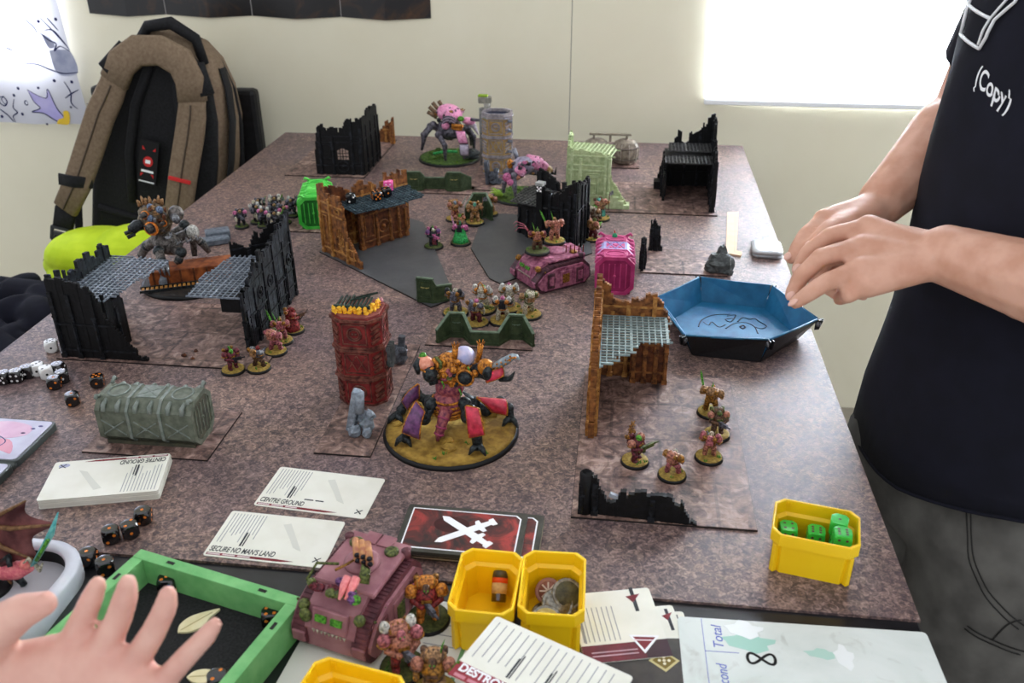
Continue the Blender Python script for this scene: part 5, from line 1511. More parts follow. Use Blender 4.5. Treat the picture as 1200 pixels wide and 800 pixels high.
# foreground armoured trio by the yellow boxes
figure('amber red bulky figure beside the yellow box of coins', (0.126, -0.048), 0.2, 1.25, -0.003, c=dict(armour='red', trim='gold', pads='orange', head='brown', pack='orange', legs='orange', hump='orange'), extras=('hump',), ground=M_EARTHG, rad=0.020, seed=60, bulk=1.15)
figure('rosy red bulky figure beside the mauve transport', (0.116, -0.104), 0.5, 1.30, -0.003, c=dict(armour='flesh', trim='gold', pads='pink', head='pink', pack='maroon', legs='red', hump='flesh'), extras=('hump', 'domes'), ground=M_EARTHG, rad=0.020, seed=61, bulk=1.15)
figure('bronze bulky figure with an open collar and green blade on its arm', (0.148, -0.128), 0.1, 1.25, -0.003, c=dict(armour='gold', trim='brown', pads='flesh', head='brown', pack='tan', legs='tan', hump='tan', plume='green', blade='green'), weapon='sword', extras=('hump', 'plume'), ground=M_EARTH, rad=0.020, seed=62, bulk=1.1)

# ------------------------------------------------------------------ large walkers
def big_base(r, rad, ground, seed, h=0.005, sy=1.0, rocks=6, tufts=9, moss=M_TUFT):
    """round scenic base in the root's own frame"""
    MB().lathe([(rad, 0), (rad * 0.99, h * 0.5), (rad * 0.965, h), (rad * 0.5, h)], 48, sy=sy).build('base_rim', M_RIM, r)
    R = random.Random(seed)
    g = MB()
    n, m = 40, 9
    rings = []
    for j in range(m):
        t = 1 - j / (m - 1)
        ring = []
        for i in range(n):
            a = 2 * PI * i / n
            z = h + 0.0012 * (1 - t) + (R.uniform(0, 0.0016) if 0 < j < m else 0)
            ring.append((rad * 0.96 * max(t, 0.01) * math.cos(a), rad * 0.96 * max(t, 0.01) * sy * math.sin(a), z))
        rings.append(ring)
    g.rings(rings).build('base_ground', ground, r)
    for k in range(rocks):
        a = R.uniform(0, 6.28); d = rad * R.uniform(0.3, 0.8); s = R.uniform(0.004, 0.008)
        MB().rock((d * math.cos(a), d * sy * math.sin(a), h + s * 0.3), (s * 1.3, s, s * 0.7), seed + k, 9, 6, 0.25).build('ground_rock', ground, r)
    for k in range(tufts):
        a = R.uniform(0, 6.28); d = rad * R.uniform(0.35, 0.85)
        t = MB()
        for j in range(9):
            b = R.uniform(0, 6.28); e = R.uniform(0, 0.003)
            x, y = d * math.cos(a) + e * math.cos(b), d * sy * math.sin(a) + e * math.sin(b)
            t.cyl((x, y, h), (x + R.uniform(-0.002, 0.002), y + R.uniform(-0.002, 0.002), h + R.uniform(0.003, 0.006)), 0.0009, 0.0001, 4)
        t.build('grass_tuft', moss, r)

def plate(r, name, pts, m, trim, thick=0.003, bulge=0.006, nrm=None):
    """curved armour plate through 4 corner points (a,b,c,d) given in table space"""
    a, b, c, d = [Vector(q) for q in pts]
    n = Vector(nrm) if nrm else (b - a).cross(d - a).normalized()
    n.normalize()
    g = 6
    rr = []
    for j in range(g + 1):
        v = j / g
        row = []
        for i in range(g + 1):
            u = i / g
            q = a.lerp(b, u).lerp(d.lerp(c, u), v)
            row.append(q + n * bulge * (4 * u * (1 - u)) * (0.6 + 0.4 * math.sin(PI * v)))
        rr.append(row)
    o = MB().rings(rr, False, True, False).build(name, m, r, True)
    sd = o.modifiers.new('solid', 'SOLIDIFY')
    sd.thickness = thick
    sd.offset = 0
    edge = [rr[0][i] for i in range(g + 1)] + [rr[j][g] for j in range(1, g + 1)] + [rr[g][i] for i in range(g - 1, -1, -1)] + [rr[j][0] for j in range(g - 1, -1, -1)]
    MB().tube(edge, thick * 0.55, 6).build('gold_edge', trim, r, True)
    return o
def limb(r, name, pts, rad, m, joints=None, jm=None):
    MB().tube(pts, rad, 10).build(name, m, r, True)
    for i, j in enumerate(joints or []):
        MB().sph(pts[i], j, 10, 7).build('joint', jm or m, r, True)
M_GOLD = mat((104, 56, 18), (214, 138, 48), 330.0, 0.4, metal=0.25)
M_DKM = mat((20, 22, 26), (58, 64, 66), 300.0, 0.4, metal=0.3)
M_PUR = mat((70, 38, 76), (124, 74, 124), 150.0, 0.35)
M_CRIM = mat((160, 24, 50), (214, 58, 84), 130.0, 0.35)
M_PINKW = mat((196, 110, 150), (232, 164, 196), 260.0, 0.4)
M_LILW = mat((160, 164, 206), (206, 200, 226), 120.0, 0.3)
M_ABD = mat((96, 34, 62), (168, 92, 92), 260.0, 0.4)
M_SAND = mat((122, 92, 36), (172, 138, 60), 90.0, 0.75, bump=0.8)
M_MOSS = mat((40, 66, 26), (84, 112, 44), 160.0, 0.8, bump=0.8)

# crab-legged walker on the sandy base
w1 = T('walker_model', 'crimson and purple plated crab-legged walker with a great claw on a sandy base', 'walker model', (0.093, 0.248))
big_base(w1, 0.080, M_SAND, 3, rocks=9, tufts=12)
for k, (pts, rd) in enumerate((
        ([(0.0890, 0.2500, 0.0430), (0.0740, 0.2350, 0.0440), (0.0670, 0.2250, 0.0310), (0.0610, 0.2150, 0.0510), (0.0530, 0.2100, 0.0280), (0.0460, 0.2100, 0.0090)], [0.009, 0.007, 0.007, 0.006, 0.006, 0.0045]),
        ([(0.0920, 0.2550, 0.0400), (0.1120, 0.2380, 0.0460), (0.1170, 0.2250, 0.0370), (0.1230, 0.2150, 0.0530), (0.1300, 0.2050, 0.0340), (0.1330, 0.2000, 0.0110)], [0.009, 0.007, 0.006, 0.006, 0.007, 0.0055]),
        ([(0.0850, 0.2620, 0.0420), (0.0620, 0.2720, 0.0250), (0.0460, 0.2780, 0.0300), (0.0360, 0.2750, 0.0260), (0.0300, 0.2650, 0.0150), (0.0260, 0.2560, 0.0080)], [0.009, 0.006, 0.006, 0.005, 0.005, 0.004]),
        ([(0.0950, 0.2620, 0.0430), (0.1170, 0.2700, 0.0280), (0.1310, 0.2750, 0.0160), (0.1480, 0.2750, 0.0290), (0.1590, 0.2700, 0.0240), (0.1620, 0.2650, 0.0080)], [0.009, 0.007, 0.006, 0.006, 0.006, 0.0045]))):
    limb(w1, 'leg', pts, rd, M_DKM, [0.009, 0.0085, 0.008, 0.007, 0.0065], M_DKM)
    f = Vector(pts[-1])
    q = MB()
    for dx, dy in ((-0.005, -0.004), (0.005, -0.004), (0, 0.006)):
        q.tube([f + Vector((0, 0, 0.006)), f + Vector((dx * 1.2, dy * 1.2, 0.003)), f + Vector((dx * 1.9, dy * 1.9, -0.003))], [0.0045, 0.0035, 0.001], 7)
    q.build('claw_foot', M_DKM, w1, True)
plate(w1, 'leg_armour', [(0.0630, 0.2080, 0.0640), (0.0480, 0.1980, 0.0290), (0.0670, 0.1960, 0.0230), (0.0720, 0.2050, 0.0530)], M_PUR, M_GOLD, nrm=(-0.3, -0.9, 0.4))
plate(w1, 'leg_armour', [(0.1190, 0.2080, 0.0620), (0.1240, 0.1960, 0.0290), (0.1410, 0.1940, 0.0360), (0.1340, 0.2040, 0.0620)], M_CRIM, M_GOLD, nrm=(0.2, -0.9, 0.4))
plate(w1, 'leg_armour', [(0.0510, 0.2720, 0.0480), (0.0320, 0.2650, 0.0270), (0.0390, 0.2620, 0.0180), (0.0510, 0.2680, 0.0310)], M_PUR, M_GOLD, nrm=(-0.4, -0.7, 0.6))
plate(w1, 'leg_armour', [(0.1220, 0.2620, 0.0400), (0.1400, 0.2600, 0.0240), (0.1580, 0.2580, 0.0220), (0.1550, 0.2680, 0.0360)], M_CRIM, M_GOLD, nrm=(0.3, -0.6, 0.75))
# abdomen and tail
ab = [(0.0930, 0.2430, 0.0470), (0.0930, 0.2300, 0.0420), (0.0900, 0.2220, 0.0350), (0.0880, 0.2170, 0.0260), (0.0860, 0.2140, 0.0190), (0.0840, 0.2120, 0.0100)]
MB().sph((0.0920, 0.2470, 0.0400), (0.021, 0.020, 0.018), 16, 10).build('abdomen', M_ABD, w1, True)
_ac = Vector((0.0920, 0.2470, 0.0400))
for k in range(5):
    dz = 0.010 - 0.005 * k
    rr = 0.021 * math.sqrt(max(0.05, 1 - (dz / 0.018) ** 2)) + 0.0006
    MB().tube([_ac + Vector((rr * math.cos(a), rr * 0.95 * math.sin(a), dz - 0.002 * abs(math.sin(a)))) for a in [PI + PI * i / 14 for i in range(15)]], 0.0016, 6).build('abdomen_rib', M_GOLD, w1, True)
MB().tube(ab[1:], [0.0085, 0.0068, 0.0058, 0.005, 0.0012], 12).build('tail', M_ABD, w1, True)
for k in (2, 3, 4):
    d = (Vector(ab[k + 1]) - Vector(ab[k - 1])).normalized() * 0.001
    MB().cyl(Vector(ab[k]) - d, Vector(ab[k]) + d, 0.0072 - 0.0006 * k + 0.0012, n=12).build('tail_ring', mat((150, 60, 92)), w1, True)
# torso
MB().sph((0.0930, 0.2500, 0.0610), (0.017, 0.015, 0.016), 14, 9).build('waist', M_ABD, w1, True)
MB().rock((0.0970, 0.2520, 0.0830), (0.023, 0.019, 0.020), 5, 18, 12, 0.07).build('torso', M_GOLD, w1, True)
MB().sph((0.1140, 0.2330, 0.0830), (0.0085, 0.006, 0.0085), 14, 9).build('chest_boiler', M_DKM, w1, True)
MB().tube([Vector((0.1150, 0.2300, 0.0850)) + Vector((0.0095 * math.cos(a), 0, 0.0095 * math.sin(a))) for a in [2 * PI * i / 16 for i in range(17)]], 0.0014, 6).build('boiler_ring', M_GOLD, w1, True)
MB().sph((0.1100, 0.2560, 0.0980), (0.0125, 0.013, 0.012), 16, 10).build('dome', M_LILW, w1, True)
MB().tube([Vector((0.1100, 0.2560, 0.0900)) + Vector((0.0132 * math.cos(a), 0.0135 * math.sin(a), 0.002 * math.cos(2 * a))) for a in [2 * PI * i / 20 for i in range(21)]], 0.0015, 6).build('dome_rim', M_GOLD, w1, True)
MB().sph((0.0930, 0.2580, 0.0960), (0.007, 0.008, 0.006), 12, 8).build('eye_dome', mat((120, 134, 150), (160, 176, 188), 150.0, 0.3), w1, True)
for px in (0, 1):
    a, b = (((0.1010, 0.2460, 0.0990), (0.1020, 0.2480, 0.1150)), ((0.1270, 0.2500, 0.0950), (0.1300, 0.2520, 0.1170)))[px]
    MB().cyl(a, b, 0.0032, 0.0036, 10).build('chimney', M_GOLD, w1, True)
    q = MB()
    for k in range(6):
        q.tube([Vector(b) + Vector((0.003 * math.cos(k * 1.05), 0.003 * math.sin(k * 1.05), 0)), Vector(b) + Vector((0.0045 * math.cos(k * 1.05), 0.0045 * math.sin(k * 1.05), 0.004))], [0.001, 0.0004], 5)
    q.build('chimney_crown', M_GOLD, w1, True)
for c in ((0.1020, 0.2320, 0.0930), (0.0900, 0.2360, 0.0830), (0.1050, 0.2380, 0.0990), (0.1250, 0.2360, 0.0880)):
    MB().sph(c, 0.0042, 10, 6).build('muzzle_boss', M_GOLD, w1, True)
q = MB()
for k, c in enumerate(((0.1070, 0.2340, 0.0680), (0.0870, 0.2360, 0.0760), (0.0810, 0.2400, 0.0870), (0.1170, 0.2380, 0.0950))):
    q.tube([c, Vector(c) + Vector((0.003, -0.002, -0.006)), Vector(c) + Vector((0.001, -0.002, -0.010))], [0.0012, 0.001, 0.0004], 5)
q.build('slime_drip', P['green'], w1, True)
for k in range(34):
    _R = random.Random(100 + k)
    _a, _e = _R.uniform(PI, 2 * PI), _R.uniform(-0.9, 0.9)
    _c = Vector((0.0970, 0.2520, 0.0830)) + Vector((0.0235 * math.cos(_a) * math.cos(_e), 0.0195 * math.sin(_a) * math.cos(_e), 0.0205 * math.sin(_e)))
    MB().rock(_c, (_R.uniform(0.0015, 0.0042), _R.uniform(0.0015, 0.003), _R.uniform(0.0015, 0.0042)), k, 7, 5, 0.3).build('torso_ornament', (M_GOLD, M_DKM, M_ABD, P['olive'], P['tan'])[k % 5], w1, True)
# arms
limb(w1, 'upper_arm', [(0.0870, 0.2500, 0.0840), (0.0740, 0.2400, 0.0830), (0.0780, 0.2350, 0.0710)], [0.007, 0.009, 0.005], M_DKM)
MB().sph((0.0740, 0.2360, 0.0840), (0.0085, 0.009, 0.0105), 12, 8).build('shoulder_ball', M_DKM, w1, True)
MB().sph((0.0680, 0.2420, 0.0940), (0.011, 0.010, 0.0085), 12, 8, ry=0.5).build('shoulder_armour', mat((206, 120, 92), (232, 164, 140), 200.0, 0.4), w1, True)
MB().tube([(0.0620, 0.2360, 0.0910), (0.0700, 0.2310, 0.0890), (0.0790, 0.2340, 0.0940)], 0.0016, 6).build('gold_edge', M_GOLD, w1, True)
for k, c in enumerate(((0.0630, 0.2400, 0.0970), (0.0650, 0.2440, 0.1020), (0.0700, 0.2360, 0.0800))):
    MB().sph(c, (0.0045, 0.004, 0.005), 8, 6).build('head_growth', (P['green'], P['green'], P['orange'])[k], w1, True)
MB().tube([(0.0620, 0.2400, 0.1010), (0.0590, 0.2360, 0.0940), (0.0610, 0.2340, 0.0840)], [0.003, 0.005, 0.002], 8).build('jaw_pincer', M_DKM, w1, True)
for k in range(3):
    a = Vector((0.0770, 0.2420, 0.1010)) + Vector((0.004 * k, -0.001, 0.002 * k))
    MB().tube([a, a + Vector((0.006, -0.003, -0.005)), a + Vector((0.005, -0.004, -0.011))], 0.0022, 8).build('hose', (M_GOLD, P['olive'], M_GOLD)[k], w1, True)
limb(w1, 'upper_arm', [(0.1180, 0.2500, 0.0830), (0.1330, 0.2450, 0.0870), (0.1410, 0.2400, 0.0840)], [0.008, 0.009, 0.007], M_DKM)
MB().sph((0.1370, 0.2380, 0.0960), (0.0095, 0.009, 0.010), 12, 8).build('shoulder_ball', M_GOLD, w1, True)
MB().sph((0.1400, 0.2320, 0.0920), (0.006, 0.006, 0.009), 12, 8).build('elbow_disc', M_DKM, w1, True)
plate(w1, 'forearm_armour', [(0.1390, 0.2320, 0.0800), (0.1580, 0.2320, 0.0900), (0.1560, 0.2360, 0.0980), (0.1420, 0.2340, 0.0920)], M_CRIM, M_GOLD, bulge=0.004, nrm=(0, -1, 0.3))
MB().sph((0.1460, 0.2400, 0.0920), (0.006, 0.006, 0.007), 10, 7).build('wrist_growth', P['green'], w1, True)
cl = [(0.1450, 0.2400, 0.0940), (0.1580, 0.2360, 0.1050), (0.1680, 0.2320, 0.1140), (0.1730, 0.2300, 0.1160), (0.1770, 0.2290, 0.1120)]
MB().tube(cl, [0.0065, 0.0085, 0.0068, 0.0045, 0.0008], 10, flat=0.6).build('great_claw', mat((112, 124, 134), (164, 176, 184), 160.0, 0.35, metal=0.3), w1, True)
MB().tube([Vector(q) + Vector((0, -0.006, 0.002)) for q in cl[:4]], 0.0012, 6).build('claw_inlay', M_GOLD, w1, True)
MB().tube([(0.1550, 0.2360, 0.0830), (0.1650, 0.2320, 0.0860), (0.1710, 0.2300, 0.0970)], [0.006, 0.005, 0.0008], 8, flat=0.6).build('lower_claw', M_DKM, w1, True)
for k in range(8):
    c = Vector(((0.1510, 0.2320, 0.1030), (0.1560, 0.2310, 0.1060), (0.1610, 0.2300, 0.1100), (0.1660, 0.2290, 0.1150))[k % 4]) + Vector((0, -0.002, 0.002 if k < 4 else -0.003))
    MB().sph(c, 0.0013, 6, 4).build('claw_stud', M_GOLD, w1, True)

# pink spider engine at the back
w2 = T('walker_model', 'pink and grey spider-legged engine with exhaust pipes on a mossy base', 'walker model', (-0.110, 1.345))
big_base(w2, 0.070, M_MOSS, 8, rocks=7, tufts=10)
Yb = 1.345
GREYM = mat((52, 50, 58), (112, 108, 118), 200.0, 0.4, metal=0.2)
for pts in ([(-0.1210, 1.3450, 0.0660), (-0.1410, 1.3300, 0.0800), (-0.1600, 1.3250, 0.0580), (-0.1680, 1.3200, 0.0250)], [(-0.1150, 1.3350, 0.0610), (-0.1260, 1.3100, 0.0630), (-0.1110, 1.3000, 0.0430), (-0.1100, 1.2950, 0.0100)],
            [(-0.0960, 1.3350, 0.0650), (-0.0760, 1.3100, 0.0680), (-0.0640, 1.3000, 0.0450), (-0.0680, 1.2950, 0.0160)], [(-0.0910, 1.3500, 0.0690), (-0.0690, 1.3600, 0.0670), (-0.0570, 1.3650, 0.0470), (-0.0570, 1.3700, 0.0180)],
            [(-0.1280, 1.3600, 0.0650), (-0.1590, 1.3800, 0.0630), (-0.1770, 1.3850, 0.0420), (-0.1810, 1.3900, 0.0160)], [(-0.0960, 1.3600, 0.0660), (-0.0790, 1.3850, 0.0600), (-0.0670, 1.3900, 0.0430), (-0.0680, 1.3950, 0.0180)]):
    limb(w2, 'leg', pts, [0.008, 0.007, 0.006, 0.003], GREYM, [0.009, 0.0085, 0.007], GREYM)
plate(w2, 'leg_armour', [(-0.0860, 1.3050, 0.0730), (-0.0770, 1.2920, 0.0510), (-0.0580, 1.2920, 0.0510), (-0.0660, 1.3050, 0.0740)], M_PINKW, GREYM, bulge=0.006, nrm=(0.1, -1, 0.4))
plate(w2, 'leg_armour', [(-0.0760, 1.2930, 0.0470), (-0.0740, 1.2900, 0.0250), (-0.0570, 1.2900, 0.0250), (-0.0570, 1.2930, 0.0470)], mat((150, 140, 160), (190, 180, 198), 160.0, 0.35), GREYM, bulge=0.006, nrm=(0.1, -1, 0.3))
MB().rock((-0.1070, 1.3450, 0.0660), (0.033, 0.030, 0.022), 9, 16, 10, 0.12).build('underbody', GREYM, w2, True)
MB().sph((-0.1060, 1.3450, 0.1020), (0.029, 0.032, 0.020), 18, 12, ry=0.25).build('carapace', M_PINKW, w2, True)
for k in range(5):
    c = Vector((-0.1030, 1.3180, 0.0980)) + Vector((0.0, -0.002, -0.003 * k))
    MB().tube([c + Vector((0.014 * math.cos(a), -0.004 * math.sin(a), 0.010 * math.sin(a) - 0.004)) for a in [PI * i / 10 for i in range(11)]], 0.0016 - 0.0001 * k, 6).build('mouth_ridge', (GREYM, mat((170, 150, 170)))[k % 2], w2, True)
for k, (a, b) in enumerate((((-0.1350, 1.3450, 0.0920), (-0.1560, 1.3450, 0.1050)), ((-0.1340, 1.3500, 0.0980), (-0.1530, 1.3500, 0.1150)), ((-0.1290, 1.3550, 0.1030), (-0.1460, 1.3550, 0.1230)), ((-0.1220, 1.3600, 0.1080), (-0.1330, 1.3600, 0.1260)))):
    MB().cyl(a, b, 0.0042, 0.0046, 10).build('exhaust_pipe', mat((84, 64, 48), (130, 104, 78), 160.0, 0.45), w2, True)
MB().sph((-0.1110, 1.3180, 0.0820), (0.009, 0.007, 0.009), 12, 8).build('armour_knob', M_PINKW, w2, True)
MB().cyl((-0.0950, 1.3120, 0.0840), (-0.0710, 1.3050, 0.0850), 0.0042, n=10).build('gun_barrel', M_GOLD, w2, True)
MB().cyl((-0.0960, 1.3140, 0.0780), (-0.0730, 1.3060, 0.0770), 0.0034, n=10).build('gun_barrel', M_GOLD, w2, True)
MB().sph((-0.0780, 1.3250, 0.0960), (0.008, 0.006, 0.006), 10, 7).build('eye_bulb', P['green'], w2, True)
MB().sph((-0.0630, 1.3350, 0.0890), (0.016, 0.010, 0.008), 12, 8, ry=0.15).build('arm_armour', M_PINKW, w2, True)
MB().tube([(-0.0660, 1.3400, 0.0840), (-0.0500, 1.3350, 0.0780), (-0.0400, 1.3300, 0.0600)], [0.007, 0.006, 0.001], 8).build('claw_arm', mat((150, 140, 150), (190, 180, 190), 160.0), w2, True)
MB().tube([(-0.0560, 1.3300, 0.0940), (-0.0360, 1.3250, 0.0940)], [0.004, 0.003], 8).build('gun_barrel', GREYM, w2, True)
q = MB()
for a, b in (((-0.0900, 1.3500, 0.1070), (-0.0760, 1.3500, 0.1130)), ((-0.0800, 1.3500, 0.1050), (-0.0720, 1.3500, 0.1110)), ((-0.0780, 1.3500, 0.1110), (-0.0800, 1.3500, 0.1020))):
    q.tube([a, b], [0.0018, 0.001], 6)
q.build('antenna', P['gold'], w2, True)
MB().tube([(-0.1380, 1.3050, 0.0220), (-0.1080, 1.3000, 0.0300), (-0.0840, 1.3050, 0.0280)], 0.003, 8).build('slime_trail', P['lgreen'], w2, True)
MB().rock((-0.0560, 1.3300, 0.0170), (0.020, 0.022, 0.010), 4, 12, 8, 0.2).build('scenic_log', M_DKM, w2, True)

for k in range(26):
    _R = random.Random(300 + k)
    _a, _e = _R.uniform(PI * 0.95, 2.05 * PI), _R.uniform(-0.5, 1.2)
    _c = Vector((-0.1060, 1.3450, 0.0980)) + Vector((0.030 * math.cos(_a) * math.cos(_e), 0.032 * math.sin(_a) * math.cos(_e), 0.021 * math.sin(_e)))
    MB().rock(_c, (_R.uniform(0.002, 0.007), _R.uniform(0.002, 0.006), _R.uniform(0.002, 0.005)), k, 7, 5, 0.3).build('hull_ornament', (GREYM, M_DKM, P['lpink'], GREYM, P['gold'])[k % 5], w2, True)
# pink scuttling engine near the corner tower
w4 = T('walker_model', 'crouching pink and lilac engine with a spined back on a grassy base', 'walker model', (0.082, 1.098))
big_base(w4, 0.058, mat((44, 66, 26), (88, 112, 44), 160.0, 0.8, bump=0.8), 12, rocks=4, tufts=14)
for pts in ([(0.0740, 1.0900, 0.0560), (0.0560, 1.0700, 0.0590), (0.0520, 1.0600, 0.0410), (0.0510, 1.0550, 0.0220)], [(0.0810, 1.0850, 0.0510), (0.0710, 1.0600, 0.0550), (0.0730, 1.0500, 0.0380), (0.0760, 1.0450, 0.0190)],
            [(0.1000, 1.1000, 0.0540), (0.1160, 1.1100, 0.0480), (0.1260, 1.1150, 0.0330), (0.1290, 1.1200, 0.0140)], [(0.1090, 1.1100, 0.0550), (0.1280, 1.1300, 0.0420), (0.1380, 1.1300, 0.0320), (0.1400, 1.1300, 0.0180)]):
    limb(w4, 'leg', pts, [0.008, 0.0065, 0.005, 0.003], GREYM, [0.008, 0.008, 0.006], GREYM)
MB().sph((0.0860, 1.0900, 0.0670), (0.022, 0.024, 0.018), 16, 10).build('carapace', mat((110, 104, 124), (160, 152, 172), 160.0, 0.4), w4, True)
MB().sph((0.0830, 1.0700, 0.0630), (0.012, 0.010, 0.011), 12, 8).build('face_armour', M_PINKW, w4, True)
MB().sph((0.0770, 1.0600, 0.0520), (0.007, 0.006, 0.005), 10, 7).build('jaw', mat((150, 100, 80)), w4, True)
MB().sph((0.0580, 1.0560, 0.0530), (0.009, 0.008, 0.009), 12, 8).build('leg_armour', P['magenta'], w4, True)
MB().sph((0.0650, 1.0500, 0.0450), (0.007, 0.006, 0.007), 10, 7).build('leg_armour', P['magenta'], w4, True)
MB().tube([(0.0930, 1.1000, 0.0710), (0.1120, 1.1100, 0.0670), (0.1250, 1.1150, 0.0570), (0.1370, 1.1200, 0.0490)], [0.016, 0.014, 0.011, 0.006], 12).build('tail_body', M_PINKW, w4, True)
for a, b in (((0.1030, 1.1000, 0.0680), (0.1100, 1.1000, 0.0840)), ((0.1110, 1.1050, 0.0650), (0.1180, 1.1050, 0.0810)), ((0.1190, 1.1100, 0.0600), (0.1260, 1.1100, 0.0750))):
    MB().tube([a, b], [0.0035, 0.0006], 7).build('spine', M_DKM, w4, True)
MB().sph((0.1320, 1.1150, 0.0540), (0.011, 0.008, 0.008), 12, 8, ry=0.3).build('tail_head', mat((150, 104, 50), (226, 210, 180), 160.0, 0.45, lo=0.4, hi=0.6), w4, True)
MB().tube([(0.1390, 1.1200, 0.0460), (0.1470, 1.1200, 0.0430), (0.1490, 1.1200, 0.0570)], [0.004, 0.003, 0.0006], 8).build('tail_horn', M_DKM, w4, True)
MB().cyl((0.0730, 1.1000, 0.0770), (0.0660, 1.1000, 0.0980), 0.0045, 0.0048, 10).build('cannon', mat((96, 98, 108), (136, 138, 148), 160.0, 0.35, metal=0.3), w4, True)
MB().sph((0.0610, 1.0850, 0.0710), (0.007, 0.007, 0.010), 10, 7).build('gold_pod', M_GOLD, w4, True)
for k in range(7):
    a = Vector((0.0400, 1.0600, 0.0160)) + Vector((0.004 * (k % 3), 0.005 * (k // 3), -0.002))
    MB().tube([a, a + Vector((-0.010, -0.003 + 0.002 * k, 0.008)), a + Vector((-0.018, -0.006 + 0.004 * k, 0.006))], [0.0022, 0.0018, 0.0003], 6).build('fern_blade', mat((120, 160, 48), (150, 186, 70), 160.0, 0.6), w4, True)

for k in range(24):
    _R = random.Random(400 + k)
    _c = Vector((0.0910, 1.0850, 0.0670)) + Vector((_R.uniform(-0.024, 0.040), _R.uniform(-0.024, -0.006), _R.uniform(-0.014, 0.016)))
    MB().rock(_c, (_R.uniform(0.002, 0.006), _R.uniform(0.002, 0.005), _R.uniform(0.002, 0.005)), k, 7, 5, 0.3).build('hull_ornament', (GREYM, M_DKM, P['magenta'], P['lpink'], P['gold'])[k % 5], w4, True)
# iron walker on the rusty platform
w3 = T('walker_model', 'iron grey clawed walker with glowing orange ports on a rusty girder base', 'walker model', (-0.400, 0.632))
MB().lathe([(0.078, 0), (0.077, 0.003), (0.075, 0.005), (0.04, 0.005)], 40, sy=1.0).build('base_rim', M_RIM, w3)
MB().lathe([(0.074, 0.0046), (0.072, 0.0058), (0.03, 0.006), (0.001, 0.006)], 30).build('base_ground', mat((24, 22, 22), (46, 38, 32), 120.0, 0.6), w3)
M_RSTY = mat((104, 50, 26), (164, 92, 46), 70.0, 0.55)
gd = MB().box((0.006, -0.002, 0.019), (0.132, 0.040, 0.024), rz=0.42).build('girder_deck', M_RSTY, w3, bev=0.001)
for s in (-1, 1):
    q = MB()
    M = Matrix.Translation((0.006, -0.002, 0)) @ Matrix.Rotation(0.42, 4, 'Z')
    for k in range(6):
        q.bx(-0.060 + k * 0.020, -0.057 + k * 0.020, s * 0.0205 - 0.001, s * 0.0205 + 0.001, 0.007, 0.031, M)
    q.build('girder_rib', M_RUSTD, w3)
q = MB()
M = Matrix.Translation((-0.004, -0.040, 0)) @ Matrix.Rotation(0.42, 4, 'Z')
for k in range(16):
    q.bx(-0.054 + k * 0.0068, -0.050 + k * 0.0068, -0.007, 0.007, 0.006, 0.0085, M)
q.build('rusty_ladder', mat((150, 100, 44), (184, 134, 66), 100.0, 0.5), w3)
q = MB()
for s in (-1, 1):
    q.bx(-0.056, 0.056, s * 0.008 - 0.001, s * 0.008 + 0.001, 0.006, 0.010, M)
q.build('ladder_rail', M_DKM, w3)
M_IR = mat((50, 46, 44), (122, 116, 112), 220.0, 0.4, metal=0.3)
Yw = 0.632
for pts in ([(-0.4300, 0.6300, 0.0590), (-0.4350, 0.6100, 0.0580), (-0.4240, 0.5950, 0.0480), (-0.4130, 0.5850, 0.0380)], [(-0.4240, 0.6300, 0.0590), (-0.4010, 0.6150, 0.0550), (-0.4040, 0.6100, 0.0450), (-0.4080, 0.6050, 0.0410)],
            [(-0.4220, 0.6450, 0.0650), (-0.3990, 0.6500, 0.0760), (-0.3850, 0.6550, 0.0570), (-0.3740, 0.6550, 0.0400)], [(-0.4320, 0.6550, 0.0660), (-0.4140, 0.6650, 0.0810), (-0.4060, 0.6700, 0.0560), (-0.4030, 0.6600, 0.0300)],
            [(-0.4450, 0.6400, 0.0660), (-0.4760, 0.6500, 0.0490), (-0.4940, 0.6600, 0.0290), (-0.5000, 0.6650, 0.0150)]):
    limb(w3, 'leg', pts, [0.009, 0.008, 0.0065, 0.004], M_IR, [0.010, 0.009, 0.007], M_DKM)
for dx in (-0.006, 0.001, 0.008):
    a = Vector((-0.4170, 0.5800, 0.0490)) + Vector((dx, 0, 0))
    MB().tube([a, a + Vector((0.006, -0.010, -0.002)), a + Vector((0.009, -0.014, -0.013))], [0.003, 0.0028, 0.0005], 7).build('talon', P['steel'], w3, True)
MB().sph((-0.4320, 0.6350, 0.0630), (0.026, 0.020, 0.018), 16, 10, ry=0.5).build('lower_body', M_IR, w3, True)
MB().rock((-0.4380, 0.6250, 0.1060), (0.026, 0.022, 0.026), 6, 18, 12, 0.08).build('torso', mat((64, 54, 44), (124, 106, 84), 200.0, 0.4, metal=0.3), w3, True)
M_GLOW = mat((190, 84, 22), (240, 150, 60), 300.0, 0.5)
M_IR0 = mat((30, 28, 28), (96, 90, 86), 300.0, 0.4, metal=0.3)
for k in range(26):
    _R = random.Random(k)
    _c = Vector((-0.4300, 0.6150, 0.1100)) + Vector((_R.uniform(-0.024, 0.022), _R.uniform(-0.016, -0.004), _R.uniform(-0.026, 0.022)))
    MB().rock(_c, (_R.uniform(0.002, 0.005), 0.003, _R.uniform(0.002, 0.005)), k, 7, 5, 0.3).build('armour_scrap', (M_IR0, P['tan'], P['steel'], M_RUSTD)[k % 4], w3, True)
